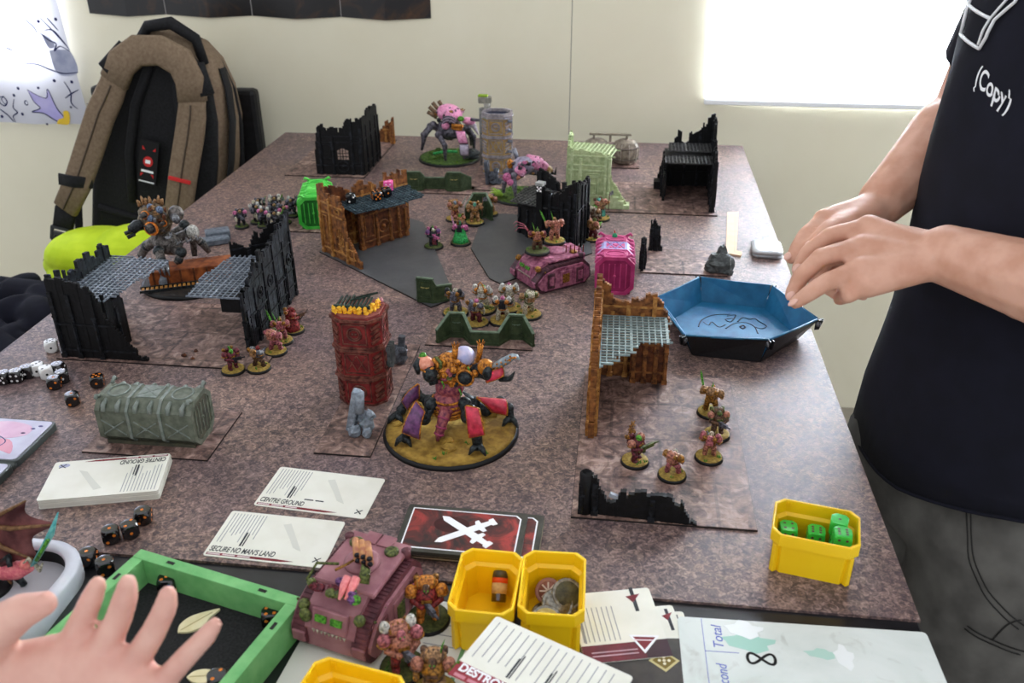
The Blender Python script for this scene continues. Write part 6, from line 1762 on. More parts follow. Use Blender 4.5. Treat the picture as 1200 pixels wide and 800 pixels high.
for c, rd in (((-0.4420, 0.6040, 0.1190), 0.0070), ((-0.4350, 0.6020, 0.0980), 0.0115), ((-0.4150, 0.6060, 0.1060), 0.005)):
    MB().sph(c, (rd, 0.005, rd), 14, 9).build('furnace_port', M_GLOW, w3, True)
    MB().cyl(Vector(c) + Vector((0.001, -0.001, 0.0015)), Vector(c) + Vector((-0.001, -0.007, 0.001)), rd * 0.78, rd * 0.62, 12).build('port_nozzle', M_IR0, w3, True)
for c in ((-0.4340, 0.6100, 0.1300), (-0.4190, 0.6080, 0.1270), (-0.4350, 0.6040, 0.1140)):
    MB().sph(c, (0.006, 0.004, 0.006), 10, 7).build('blue_lens', P['blue'], w3, True)
for k, c in enumerate(((-0.4570, 0.6200, 0.1270), (-0.4500, 0.6200, 0.1300), (-0.4450, 0.6200, 0.1310), (-0.4390, 0.6200, 0.1300), (-0.4340, 0.6250, 0.1280), (-0.4280, 0.6250, 0.1300), (-0.4230, 0.6250, 0.1290))):
    MB().tube([c, Vector(c) + Vector((-0.001 + 0.0004 * k, 0, 0.008)), Vector(c) + Vector((-0.003 + 0.001 * k, 0, 0.014 if k % 2 else 0.010))], [0.003, 0.0025, 0.001], 7).build('crown_spike', P['tan'], w3, True)
limb(w3, 'cannon_arm', [(-0.4480, 0.6150, 0.1010), (-0.4600, 0.6050, 0.1010), (-0.4670, 0.6000, 0.0950)], [0.008, 0.009, 0.008], M_DKM)
for a, b in (((-0.4630, 0.5980, 0.0960), (-0.4740, 0.5920, 0.0920)), ((-0.4610, 0.5980, 0.0900), (-0.4710, 0.5920, 0.0860)), ((-0.4580, 0.6000, 0.0980), (-0.4690, 0.5950, 0.0990))):
    MB().cyl(a, b, 0.0032, 0.0032, 8).build('gun_barrel', M_DKM, w3, True)
MB().sph((-0.4010, 0.6220, 0.1170), (0.012, 0.011, 0.013), 14, 9).build('shoulder_pod', M_IR, w3, True)
MB().cyl((-0.4000, 0.6120, 0.1150), (-0.3900, 0.6000, 0.1140), 0.0065, 0.0055, 12).build('pod_muzzle', P['steel'], w3, True)
MB().sph((-0.3930, 0.6480, 0.0770), (0.010, 0.010, 0.012), 12, 8).build('bone_shield', P['white'], w3, True)
for k in range(6):
    a = Vector((-0.4140, 0.6150, 0.0740)) + Vector((0.007 * k, 0.003 * k, 0.001 * k))
    MB().tube([a, a + Vector((0.004, -0.006, -0.006)), a + Vector((0.009, -0.003, -0.001))], 0.0016, 6).build('cable', (M_IR, P['steel'])[k % 2], w3, True)
MB().rock((-0.435, 0.605, 0.014), (0.018, 0.014, 0.016), 15, 10, 7, 0.25).build('scenic_rock', M_RUB, w3, True)
MB().rock((-0.352, 0.665, 0.012), (0.008, 0.007, 0.006), 16, 8, 6, 0.25).build('scenic_rock', M_RED, w3, True)

# ------------------------------------------------------------------ winged figure and its tray at the near edge
tr = T('storage_tray', 'pale grey rounded storage tray with a dark inside at the table edge', 'tray', (-0.292, -0.076), 0, -0.003)
o = rrect(0.176, 0.142, 0.045, 8); i = rrect(0.150, 0.116, 0.034, 8)
n = len(o)
q = MB()
q.rings([[(a, b, 0) for a, b in o], [(a, b, 0.017) for a, b in o], [(a * 0.98, b * 0.98, 0.020) for a, b in o], [(a * 1.02, b * 1.02, 0.020) for a, b in i], [(a, b, 0.017) for a, b in i], [(a, b, 0.003) for a, b in i]], False)
q.build('rim', mat((196, 198, 208), (210, 212, 220), 30.0, 0.35), tr)
MB().prism(i, 0.001, 0.003).build('tray_floor', mat((176, 176, 182), rough=0.5), tr)
MB().rings([[(a * 0.999, b * 0.999, 0.003) for a, b in i], [(a * 0.999, b * 0.999, 0.016) for a, b in i]], False).build('dark_lining', mat((18, 18, 20), rough=0.6), tr)
wf = T('winged_figure', 'pink winged figure with dark maroon bat wings and a teal sword', 'figurine', (-0.285, -0.060), 0, 0.0)
M_WING = mat((70, 34, 36), (122, 72, 70), 60.0, 0.6)
Yf = -0.045
MB().lathe([(0.020, 0), (0.0195, 0.003), (0.018, 0.004), (0.01, 0.004)], 24, (-0.285, -0.060, 0)).build('base_rim', M_RIM, wf, True)
MB().tube([(-0.285, -0.060, 0.003), (-0.286, -0.058, 0.020), (-0.284, -0.056, 0.040)], [0.006, 0.005, 0.004], 8).build('flight_rock', M_EARTHG, wf, True)
MB().tube([(-0.2840, -0.0500, 0.0180), (-0.2720, -0.0500, 0.0150), (-0.2580, -0.0500, 0.0170), (-0.2440, -0.0500, 0.0220)], [0.007, 0.009, 0.0085, 0.004], 12).build('body', mat((206, 92, 110), (232, 140, 140), 300.0, 0.45), wf, True)
MB().sph((-0.2470, -0.0520, 0.0270), (0.006, 0.005, 0.005), 10, 7).build('head', mat((216, 104, 104), (236, 150, 140), 300.0, 0.45), wf, True)
for a in ([(-0.2400, -0.0520, 0.0290), (-0.2400, -0.0550, 0.0370), (-0.2450, -0.0560, 0.0320)], [(-0.2370, -0.0520, 0.0270), (-0.2320, -0.0550, 0.0240), (-0.2260, -0.0560, 0.0340)]):
    MB().tube(a, [0.0022, 0.002, 0.0008], 7).build('horn', P['bone'], wf, True)
for pts in ([(-0.2890, -0.0500, 0.0100), (-0.2770, -0.0500, 0.0020), (-0.2720, -0.0500, -0.0030)], [(-0.2640, -0.0500, 0.0120), (-0.2550, -0.0520, 0.0020), (-0.2620, -0.0500, -0.0040)], [(-0.2710, -0.0500, 0.0240), (-0.2590, -0.0550, 0.0370), (-0.2560, -0.0600, 0.0300)]):
    MB().tube(pts, [0.004, 0.003, 0.0022], 8).build('limb', M_DKM, wf, True)
sw = [(-0.2390, -0.0520, 0.0270), (-0.2140, -0.0520, 0.0630), (-0.1990, -0.0520, 0.0910)]
MB().tube(sw, [0.0036, 0.0048, 0.0008], 8, flat=0.35).build('sword_blade', mat((70, 170, 176), (130, 206, 204), 200.0, 0.35), wf, True)
MB().tube([(-0.2320, -0.0550, 0.0360), (-0.2140, -0.0550, 0.0620)], 0.0018, 6).build('blade_inlay', P['green'], wf, True)
def wing(tips, root, name):
    root = Vector(root)
    tips = [Vector(t) for t in tips]
    mb = MB()
    rr = []
    g = 7
    for k in range(len(tips) - 1):
        a, b = tips[k], tips[k + 1]
        for i in range(g + (1 if k == len(tips) - 2 else 0)):
            u = i / g
            e = a.lerp(b, u)
            e = e + (root - e) * 0.22 * math.sin(PI * u)
            rr.append([root.lerp(e, v) + Vector((0, -0.006 * math.sin(PI * v), 0)) for v in (0, 0.2, 0.4, 0.6, 0.8, 1.0)])
    w = mb.rings(rr, False, True, False).build(name, M_WING, wf, True)
    sd = w.modifiers.new('solid', 'SOLIDIFY')
    sd.thickness = 0.0012
    for t in tips:
        MB().tube([root, root.lerp(t, 0.5) + Vector((0, -0.0075, 0)), t], [0.0032, 0.0024, 0.0008], 7).build('wing_bone', mat((90, 62, 40), (140, 104, 70), 200.0, 0.5), w, True) if False else MB().tube([root, root.lerp(t, 0.5) + Vector((0, -0.0075, 0)), t], [0.0032, 0.0024, 0.0008], 7).build('wing_bone', mat((90, 62, 40), (140, 104, 70), 200.0, 0.5), wf, True)
wing([(-0.2410, -0.0350, 0.0870), (-0.2120, -0.0400, 0.0670), (-0.2340, -0.0500, 0.0300), (-0.2650, -0.0550, 0.0040)], (-0.3050, -0.0300, 0.0520), 'wing')
wing([(-0.3260, 0.0000, 0.0790), (-0.3670, 0.0000, 0.0350), (-0.3510, -0.0200, 0.0100)], (-0.3100, -0.0300, 0.0230), 'wing')

# ------------------------------------------------------------------ dice
def die_mesh(s, rnd):
    n = 8
    vs, fs = [], []
    h = s / 2
    idx = {}
    def vid(p):
        key = tuple(round(c, 5) for c in p)
        if key not in idx:
            v = Vector(p)
            L = v.length
            m = max(abs(v.x), abs(v.y), abs(v.z))
            r = min(L / m * 1.0, rnd)
            q = v.normalized() * r * h
            idx[key] = len(vs)
            vs.append(tuple(q))
        return idx[key]
    for ax in range(3):
        for sg in (-1, 1):
            for i in range(n):
                for j in range(n):
                    quad = []
                    for a, b in ((i, j), (i + 1, j), (i + 1, j + 1), (i, j + 1)):
                        p = [0, 0, 0]
                        p[ax] = sg
                        p[(ax + 1) % 3] = -1 + 2 * a / n
                        p[(ax + 2) % 3] = -1 + 2 * b / n
                        quad.append(vid(p))
                    fs.append(tuple(quad))
    return vs, fs
PIPS = {1: [(0, 0)], 2: [(-1, -1), (1, 1)], 3: [(-1, -1), (0, 0), (1, 1)], 4: [(-1, -1), (1, 1), (-1, 1), (1, -1)], 5: [(-1, -1), (1, 1), (-1, 1), (1, -1), (0, 0)], 6: [(-1, -1), (-1, 0), (-1, 1), (1, -1), (1, 0), (1, 1)]}
def pip_mesh(s, faces, rad=0.10):
    mb = MB()
    h = s / 2 * 1.002
    for (ax, sg), v in faces.items():
        for a, b in PIPS[v]:
            pts = []
            for k in range(8):
                p = [0, 0, 0]
                p[ax] = sg * h
                p[(ax + 1) % 3] = a * s * 0.22 + rad * s * math.cos(k * PI / 4)
                p[(ax + 2) % 3] = b * s * 0.22 + rad * s * math.sin(k * PI / 4)
                pts.append(tuple(p))
            c = [0, 0, 0]
            c[ax] = sg * h * 1.006
            c[(ax + 1) % 3] = a * s * 0.22
            c[(ax + 2) % 3] = b * s * 0.22
            mb.add([tuple(c)] + pts, [(0, k + 1, (k + 1) % 8 + 1) for k in range(8)])
    return mb
_dice = {}
def die(label, xy, z=0.0, rz=0.0, top=1, kind='black', s=0.016, group=None):
    body, pip, rnd = {'black': (mat((14, 14, 16), rough=0.18, coat=0.5), mat((214, 120, 40), rough=0.5), 1.36),
                      'white': (mat((232, 232, 230), rough=0.3), mat((20, 20, 22), rough=0.5), 1.38),
                      'blackwhite': (mat((16, 16, 18), rough=0.2, coat=0.5), mat((225, 225, 225), rough=0.5), 1.38),
                      'green': (mat((52, 188, 66), rough=0.3), mat((96, 44, 62), rough=0.5), 1.50),
                      'pink': (mat((236, 84, 166), rough=0.3), mat((250, 220, 235), rough=0.5), 1.50)}[kind]
    r = T('die', label, 'die', xy, rz, z + s / 2, group)
    key = (kind, s)
    if key not in _dice:
        vs, fs = die_mesh(s, rnd)
        o = MB().add(vs, fs, False).build('cube_body', body, r)
        _dice[key] = o.data
        wn = o.modifiers.new('bevel', 'BEVEL')
        wn.width = s * 0.02
        o.data.polygons.foreach_set('use_smooth', [True] * len(o.data.polygons))
        o.modifiers.remove(wn)
        o.data.set_sharp_from_angle(angle=math.radians(16))
    else:
        o = bpy.data.objects.new('cube_body', _dice[key])
        COL.objects.link(o)
        o.parent = r
    seq = {1: (2, 3), 2: (1, 4), 3: (1, 2), 4: (5, 1), 5: (1, 3), 6: (4, 5)}[top]
    f = {(2, 1): top, (1, -1): seq[0], (0, 1): seq[1], (0, -1): 7 - seq[1], (1, 1): 7 - seq[0]}
    pip_mesh(s, f, 0.105 if kind != 'green' else 0.09).build('pips', pip, r)
    return r
SD = 'dice scattered beside the big black ruin'
die('lone white die near the big black ruin', (-0.4893, 0.3823), 0, 0.5, 5, 'white', group=SD)
die('black and white die farthest along the row toward the table edge', (-0.5017, 0.2939), 0, 0.1, 4, 'blackwhite', group=SD)
die('black die with white pips showing six beside the row of dice', (-0.4878, 0.3000), 0, 0.2, 6, 'blackwhite', group=SD)
die('black die with white pips next to the white pair', (-0.4801, 0.3120), 0, 0.15, 3, 'blackwhite', group=SD)
die('white die touching the black row, three up', (-0.4707, 0.3199), 0, 0.4, 3, 'white', group=SD)
die('white die between the black dice, two up', (-0.4544, 0.3127), 0, 0.7, 2, 'white', group=SD)
die('black die with white pips behind the two touching black dice', (-0.4439, 0.3230), 0, 0.0, 1, 'blackwhite', group=SD)
die('black die with white pips tucked against an orange-pip die', (-0.4271, 0.3047), 0, 0.6, 2, 'blackwhite', group=SD)
die('black die with orange pips at the end of the scattered row', (-0.4284, 0.2893), 0, 0.3, 1, 'black', group=SD)
die('black die with five orange pips standing alone by the container', (-0.3763, 0.2996), 0, 0.35, 5, 'black', group=SD)
die('black die with a single orange pip apart from the scattered row', (-0.3839, 0.2546), 0, 0.5, 1, 'black', group=SD)
CD = 'black dice with orange pips near the card stack'
die('black die with orange pips touching the middle die of three by the cards', (-0.2059, 0.0175), 0, 0.5, 1, 'black', group=CD)
die('middle black die of the three below the white card stack', (-0.1912, 0.0271), 0, 0.7, 2, 'black', group=CD)
die('black die leaning closest to the corner of the white card stack', (-0.1879, 0.0489), 0, 0.3, 1, 'black', group=CD)
die('black die beside the pale grey tray rim', (-0.2130, -0.0135), -0.003, 0.2, 1, 'black', group=CD)
die('black die wedged against the green dice tray', (-0.1905, -0.0229), -0.003, 0.6, 1, 'black', group=CD)
GT = 'black dice inside the green tray'
die('black die showing three orange pips inside the green tray', (-0.1176, -0.0431), 0.002, 0.2, 3, 'black', group=GT)
die('black die showing four orange pips in the corner of the green tray', (-0.0081, -0.0729), 0.002, 0.3, 4, 'black', group=GT)
die('black die with orange pips beside the cream leaf tokens', (-0.0261, -0.1455), 0.002, 0.5, 2, 'black', group=GT)
PD = 'dice on the dark blue platform of the rust-orange ruin'
die('black die alone near the tall wall on the ruin platform', (-0.1747, 0.7915), 0.0845, 0.4, 1, 'blackwhite', group=PD)
die('black die with orange pips, first of the pair on the ruin platform', (-0.1350, 0.8093), 0.0845, 0.6, 4, 'black', group=PD)
die('black die with orange pips touching the hot pink die', (-0.1235, 0.8288), 0.0845, 0.8, 2, 'black', group=PD)
die('hot pink die on the ruin platform', (-0.1281, 0.8659), 0.0845, 0.2, 4, 'pink', group=PD)

# ------------------------------------------------------------------ yellow boxes
M_YB = mat((244, 196, 8), (248, 206, 20), 12.0, 0.38)
def ybox(label, xy, rz, z=-0.003, group=None, w=0.078, d=0.057, h=0.050):
    r = T('open_box', label, 'box', xy, rz, z, group)
    c = 0.008
    def R_(ww, dd, zz, cc=c):
        return [(x, y, zz) for x, y in chrect(ww, dd, cc)]
    q = MB().rings([R_(w - 0.012, d - 0.012, 0.0005), R_(w - 0.010, d - 0.010, 0.0), R_(w - 0.008, d - 0.008, 0.002), R_(w - 0.006, d - 0.006, h - 0.014), R_(w, d, h - 0.013), R_(w, d, h - 0.0006), R_(w - 0.001, d - 0.001, h),
                    R_(w - 0.0035, d - 0.0035, h), R_(w - 0.0045, d - 0.0045, h - 0.0008), R_(w - 0.006, d - 0.006, h - 0.013), R_(w - 0.0105, d - 0.0105, h - 0.016), R_(w - 0.012, d - 0.012, 0.0025)], False, False)
    q.build('shell', M_YB, r)
    MB().prism(chrect(w - 0.0115, d - 0.0115, c), 0.0012, 0.0026).build('box_floor', M_YB, r)
    for sx in (-1, 1):
        for sy in (-1, 1):
            MB().box((sx * (w / 2 - 0.0062), sy * (d / 2 - 0.0062), h * 0.36), (0.005, 0.005, h * 0.66), rz=PI / 4).build('corner_post', M_YB, r, bev=0.0004)
            for k in (0.0, 0.0028):
                MB().box((sx * (w / 2 - 0.0125 - k), sy * (d / 2 - 0.0030), h - 0.0055), (0.0010, 0.0008, 0.0065)).build('grip_ridge', M_YB, r)
    return r
ybox('yellow open box holding bright green dice', (0.4741, 0.0671), -0.20)
ybox('yellow open box with a small brown glass vial inside', (0.1786, -0.0443), PI / 2 - 0.02, d=0.056)
ybox('yellow open box filled with round metal tokens', (0.2357, -0.0397), PI / 2 + 0.03, d=0.056)
ybox('yellow open box partly cut off in front of the mauve transport', (0.0935, -0.1765), -0.19)
GD = 'green dice in the yellow box'
bx_c = Vector(((0.4741, 0.0671)[0], (0.4741, 0.0671)[1], 0))
def inbox(u, v):
    return (bx_c.x + u * math.cos(-0.20) - v * math.sin(-0.20), bx_c.y + u * math.sin(-0.20) + v * math.cos(-0.20))
for u, v, z, a, tp, lb in ((-0.0235, 0.006, 0.0, 0.0, 2, 'green die under the lone four-pip die in the yellow box'), (-0.024, -0.0115, 0.0, 0.1, 6, 'low green die below the yellow box rim'), (0.004, 0.008, 0.0, 0.1, 3, 'green die under the pair in the yellow box'),
                           (0.0225, 0.0095, 0.0, -0.1, 3, 'green die at the bottom of the tall green stack'), (0.0235, -0.009, 0.0, 0.1, 1, 'green die beneath the six-pip one'), (0.004, -0.0115, 0.0, -0.1, 5, 'green die low in the middle of the yellow box'),
                           (-0.0235, 0.006, 0.0165, 0.15, 4, 'green die showing four beside the yellow wall'), (0.002, 0.008, 0.0165, 0.05, 6, 'green die showing six in the middle of the yellow box'),
                           (0.0225, 0.0095, 0.0165, 0.0, 3, 'green die in the middle of the tall green stack'), (0.0230, -0.009, 0.0165, 0.1, 2, 'green die in the middle of the corner stack'),
                           (0.0205, 0.0095, 0.0325, -0.1, 1, 'green die showing one atop the stack'), (0.0235, -0.0085, 0.0325, 0.1, 6, 'green die with crowded pips at the box corner')):
    die(lb, inbox(u, v), 0.0005 + z, -0.20 + a, tp, 'green', 0.0158, GD)
# vial
v1 = T('glass_vial', 'small brown glass vial with an orange band in a yellow box', 'vial', (0.1864, -0.0283), 0, 0.0)
vp = v1.location
MB().lathe([(0.0065, 0.0), (0.0068, 0.001), (0.0068, 0.018), (0.0062, 0.019)], 18).build('glass_body', mat((56, 30, 12), rough=0.08, coat=1.0), v1)
MB().lathe([(0.0070, 0.007), (0.0070, 0.017)], 18).build('paper_label', mat((206, 168, 110), (186, 146, 90), 300.0), v1)
MB().lathe([(0.0071, 0.0165), (0.0071, 0.021)], 18).build('orange_band', mat((214, 74, 20)), v1)
MB().lathe([(0.0069, 0.021), (0.0069, 0.027), (0.006, 0.0275)], 18).build('cap', mat((66, 56, 36), (96, 84, 56), 200.0, 0.4), v1)
v1.rotation_euler = (-0.85, 0, 0.02)
v1.location.z = TZ + 0.0065
# coins
R = random.Random(12)
c0 = Vector(((0.2357, -0.0397)[0], (0.2357, -0.0397)[1], 0))
M_COIN = mat((96, 92, 84), (150, 146, 136), 300.0, 0.35, metal=0.7)
for k, (dx, dy, zz, tx, ty, lb, col) in enumerate(((-0.004, 0.004, 0.004, 0.05, 0.0, 'metal token lying lowest under the others in the yellow box', M_COIN), (0.006, -0.006, 0.009, -0.10, 0.1, 'metal token with a dark red face', mat((120, 30, 36), (92, 22, 28), 200.0)),
                                                    (-0.004, -0.014, 0.014, 0.28, 0.1, 'cream-faced metal token on top of the heap', mat((206, 190, 130), (186, 166, 100), 200.0)), (0.004, 0.004, 0.0165, 0.42, 0.25, 'metal token tilted on its rim over the others', M_COIN),
                                                    (-0.005, 0.020, 0.016, 0.65, -0.1, 'brown token with a pale cross pattern', mat((112, 66, 56), (140, 92, 78), 200.0)), (0.012, 0.014, 0.020, 0.5, 0.35, 'olive edged token leaning on the yellow box wall', mat((62, 58, 44), (92, 88, 62), 200.0)))):
    cn = T('round_token', lb, 'token', (c0.x + dx, c0.y + dy), 0, zz, 'round tokens in the yellow box')
    cn.rotation_euler = (tx, ty, 0)
    rad = 0.0145 if k != 4 else 0.012
    MB().lathe([(rad - 0.0012, 0), (rad, 0.0006), (rad, 0.0022), (rad - 0.001, 0.0028), (rad - 0.0022, 0.0024), (0.001, 0.0024)], 28).build('rim', M_COIN if k != 4 else mat((150, 104, 90)), cn)
    MB().lathe([(rad - 0.003, 0.0023), (rad - 0.0032, 0.0027), (0.0005, 0.0028)], 24).build('face', col, cn)
    if k == 4:
        q = MB()
        for a in range(4):
            q.box((0, 0, 0.0031), (rad * 1.3, 0.0014, 0.0006), rz=a * PI / 4)
        q.build('cross_pattern', mat((206, 186, 170)), cn)

# ------------------------------------------------------------------ cards
M_CARD = mat((226, 225, 212), (234, 233, 222), 30.0, 0.5)
M_CTXT = mat((52, 54, 58), rough=0.7)
M_CGRY = mat((150, 152, 154), rough=0.7)
M_CRED = mat((112, 34, 42), (134, 48, 54), 60.0, 0.6)
M_SIL = mat((214, 214, 203), rough=0.6)
def place(o, xy, rz, z=0.0):
    o.location = (xy[0], xy[1], TZ + z)
    o.rotation_euler = (0, 0, rz)
def card_face(r, w, h, t, title, sub=True, pattern=True):
    """objective card print: rotated text columns, title, ribbon, cross"""
    z = t + 0.00015
    text_mesh('title_lettering', title, h * 0.150, M_CTXT, r, (-w * 0.475, -h * 0.390, z), bold=0.0001, sx=0.56, shear=0.12)
    MB().prism([(-w * 0.48, -h * 0.47), (w * 0.14, -h * 0.47), (w * 0.24, -h * 0.44), (w * 0.10, -h * 0.425), (-w * 0.48, -h * 0.425)], t, t + 0.0002).build('ribbon_print', M_CRED, r)
    q = MB()
    for k in range(3):
        q.bx(-w * 0.47 + k * w * 0.125, -w * 0.365 + k * w * 0.125, -h * 0.462, -h * 0.436, t + 0.0002, t + 0.0003)
    q.build('ribbon_lettering', mat((214, 196, 196)), r)
    q = MB()
    R = random.Random(len(title))
    for k in range(11):
        x = -w * 0.46 + k * w * 0.028
        y1 = h * 0.45
        y0 = h * (R.uniform(-0.25, 0.05) if k > 1 else -0.2)
        q.bx(x, x + w * 0.006, y0, y1, t, t + 0.0002)
    q.build('text_lines', M_CGRY, r)
    q = MB()
    q.bx(-w * 0.26, -w * 0.245, -h * 0.24, h * 0.05, t, t + 0.00025)
    q.bx(-w * 0.235, -w * 0.225, -h * 0.24, h * 0.02, t, t + 0.00025)
    q.build('bold_lines', M_CTXT, r)
    q = MB()
    for s in (-1, 1):
        q.box((w * 0.42, -h * 0.36, t + 0.0002), (w * 0.075, 0.0009, 0.0003), rz=s * 0.75)
        q.box((w * 0.42 + s * w * 0.018, -h * 0.36 - 0.0025, t + 0.0002), (w * 0.02, 0.0009, 0.0003), rz=-s * 0.75)
    q.build('crossed_swords_print', M_CTXT, r)
    q = MB().prism([(0.0, h * 0.3), (w * 0.06, h * 0.34), (w * 0.20, -h * 0.05), (w * 0.26, -h * 0.22), (w * 0.18, -h * 0.16), (w * 0.13, -h * 0.02)], t, t + 0.00012)
    q.build('faint_sword_print', M_SIL, r)
def card(name, label, xy, rz, w, h, t=0.0006, z=0.0, m=None):
    r = T(name, label, 'card', xy, rz, z)
    MB().prism(rrect(w, h, 0.003), 0, t).build('card_stock', m or M_CARD, r)
    return r
cw, chh = 0.122, 0.069
c1 = card('mission_card', 'single white card titled CENTRE GROUND lying face up on the mat', (-0.0245, 0.1175), -0.075, cw, chh, 0.0006, 0.0)
card_face(c1, cw, chh, 0.0006, 'CENTRE GROUND')
MB().bx(0.0 - 0.012, -0.002, -0.0165, -0.0150, 0.0006, 0.0009).build('code_mark', M_CTXT, c1)
MB().bx(0.0005, 0.0095, -0.0165, -0.0150, 0.0006, 0.0009).build('code_mark', M_CTXT, c1)
c2 = card('mission_card', "single white card titled SECURE NO MAN'S LAND lying near the green tray", (-0.0460, 0.0395), -0.035, cw, chh, 0.0006, 0.0)
card_face(c2, cw, chh, 0.0006, "SECURE NO MAN'S LAND")
st = T('card_stack', 'thick stack of white cards lying upside down by the black dice', 'card stack', (-0.2575, 0.1045), PI + 0.26, 0.0)
R = random.Random(6)
for k in range(11):
    off = (R.uniform(-0.0006, 0.0006), R.uniform(-0.0006, 0.0006))
    o = MB().prism([(x + off[0], y + off[1]) for x, y in rrect(cw, chh, 0.003)], k * 0.001, k * 0.001 + 0.00085).build('card', M_CARD, st)
top = bpy.data.objects.new('top_card_print', None)
card_face(st, cw, chh, 0.01085, 'CENTRE GROUND')
bpy.data.objects.remove(top)
MB().prism([(0.050 + 0.006 * math.cos(a * PI / 6), -0.026 + 0.0035 * math.sin(a * PI / 6)) for a in range(12)], 0.0108, 0.0111).build('corner_mark', mat((176, 180, 206)), st)

# red deck with crossed swords
M_DK = mat((58, 58, 52), (70, 70, 62), 80.0, 0.5)
M_DRED = mat_layers('deck_red', [(34.0, 1.2, [(0.38, (34, 16, 16)), (0.52, (88, 26, 24)), (0.66, (160, 48, 42))], 1, 'MIX')], rough=0.45)
dk = T('card_deck', 'deck of dark red backed cards with two crossed white swords', 'card deck', (0.1395, 0.0555), -0.015, 0.0)
for k in range(9):
    dx, dy = (0.016, 0.005) if k < 6 else (0.0, 0.0)
    o = MB().prism([(x + dx, y + dy) for x, y in rrect(0.122, 0.070, 0.003)], k * 0.0016, k * 0.0016 + 0.0014).build('card', M_DK if k not in (1, 3, 4) else mat((190, 180, 150)), dk)
zt_ = 8 * 0.0016 + 0.0014
def deck_face(par, z, dx, dy, full=True):
    def fr(w, h, c):
        return [(-w / 2 + dx, -h / 2 + dy), (w / 2 - c + dx, -h / 2 + dy), (w / 2 + dx, -h / 2 + c + dy), (w / 2 + dx, h / 2 - c + dy), (w / 2 - c + dx, h / 2 + dy), (-w / 2 + dx, h / 2 + dy)]
    MB().prism(fr(0.111, 0.060, 0.005), z, z + 0.00015).build('white_border', M_WHITE, par)
    MB().prism(fr(0.108, 0.057, 0.0045), z + 0.0001, z + 0.00025).build('red_back', M_DRED, par)
deck_face(dk, 5 * 0.0016 + 0.0014, 0.016, 0.005)
deck_face(dk, zt_, 0, 0)
MB().prism([(-0.012 + 0.018 * math.cos(a * PI / 8), 0.008 + 0.012 * math.sin(a * PI / 8)) for a in range(16)], zt_ + 0.0002, zt_ + 0.0003).build('dark_blot', mat((48, 18, 18), (66, 24, 22), 80.0), dk)
for s in (1, -1):
    M = Matrix.Translation((0.004, 0.0, zt_ + (0.0003 if s > 0 else 0.0004))) @ Matrix.Rotation(s * 0.62, 4, 'Z')
    MB().prism([(-0.034, 0), (-0.028, -0.0038), (0.012, -0.0042), (0.014, -0.009), (0.018, -0.009), (0.018, -0.0035), (0.026, -0.003), (0.027, -0.005), (0.032, -0.005), (0.032, 0.005), (0.027, 0.005), (0.026, 0.003), (0.018, 0.0035), (0.018, 0.009), (0.014, 0.009), (0.012, 0.0042), (-0.028, 0.0038)], 0, 0.0002, M).build('sword_print', M_WHITE, dk)

# near cards
z3 = 0.049
cd = card('mission_card', 'white card with a dark red DESTROYER title band leaning over the yellow boxes', (0, 0), 0, 0.122, 0.070, 0.0007, z3)
_a = -0.4226
_tl = (0.1934, -0.0878)
place(cd, (_tl[0] + 0.061 * math.cos(_a) + 0.035 * math.sin(_a), _tl[1] + 0.061 * math.sin(_a) - 0.035 * math.cos(_a)), _a, z3)
MB().bx(-0.061, 0.061, -0.035, -0.0195, 0.0007, 0.0009).build('title_band', mat((140, 44, 56), (156, 58, 68), 60.0), cd)
text_mesh('title_lettering', 'DESTROYER', 0.0105, M_WHITE, cd, (-0.057, -0.0275, 0.0010), bold=0.00035, sx=0.9)
q = MB()
for k in range(5):
    q.bx(-0.057 + k * 0.012, -0.0475 + k * 0.012, -0.0335, -0.0305, 0.0009, 0.0011)
q.build('subtitle_lettering', mat((196, 130, 140)), cd)
q = MB()
R = random.Random(3)
for k in range(16):
    x = -0.055 + k * 0.0068
    q.bx(x, x + 0.0008, -0.014 + R.uniform(0, 0.012), 0.030, 0.0007, 0.0009)
q.build('text_lines', M_CGRY, cd)
q = MB()
for x in (-0.022, 0.006):
    q.bx(x, x + 0.0016, -0.015, 0.006, 0.0007, 0.00095)
    q.bx(x + 0.0024, x + 0.0034, -0.015, 0.010, 0.0007, 0.00095)
q.build('bold_lines', M_CTXT, cd)
M_DKC = mat((52, 48, 46), (70, 64, 58), 60.0, 0.5)
for k, (dx, dy, da, lb) in enumerate(((0.026, -0.014, -0.06, 'white card lowest in the fan beside the whiteboard'), (0.020, -0.010, 0.02, 'white card second in the fan beside the whiteboard'))):
    c = card('mission_card', lb, (0.297 + dx, -0.040 + dy), 0.22 + da, 0.070, 0.076, 0.0006, -0.003 + k * 0.0008)
    MB().prism([(0.022, 0.026), (0.032, 0.029), (0.026, 0.020)], 0.0006, 0.0008).build('arrow_print', M_CRED, c)
    MB().bx(0.026, 0.029, 0.008, 0.034, 0.0006, 0.0007).build('stripe_print', M_CTXT, c)
c = card('mission_card', 'dark backed card with a gold diamond emblem under the white cards', (0.306, -0.075), 0.10, 0.095, 0.050, 0.0008, -0.0012, M_DKC)
MB().prism([(0.027, -0.012), (0.040, 0.0), (0.027, 0.012), (0.014, 0.0)], 0.0008, 0.0010).build('diamond_print', mat((196, 184, 130)), c)
MB().prism([(0.027, -0.009), (0.037, 0.0), (0.027, 0.009), (0.017, 0.0)], 0.0010, 0.0011).build('diamond_fill', mat((118, 100, 40)), c)
q = MB()
for dx, dy in ((0, 0), (-0.004, 0), (0.004, 0), (0, 0.0035), (0, -0.0035)):
    q.prism([(0.027 + dx + 0.0015 * math.cos(a), dy + 0.0015 * math.sin(a)) for a in range(6)], 0.0011, 0.0012)
q.build('emblem_dots', mat((226, 220, 190)), c)
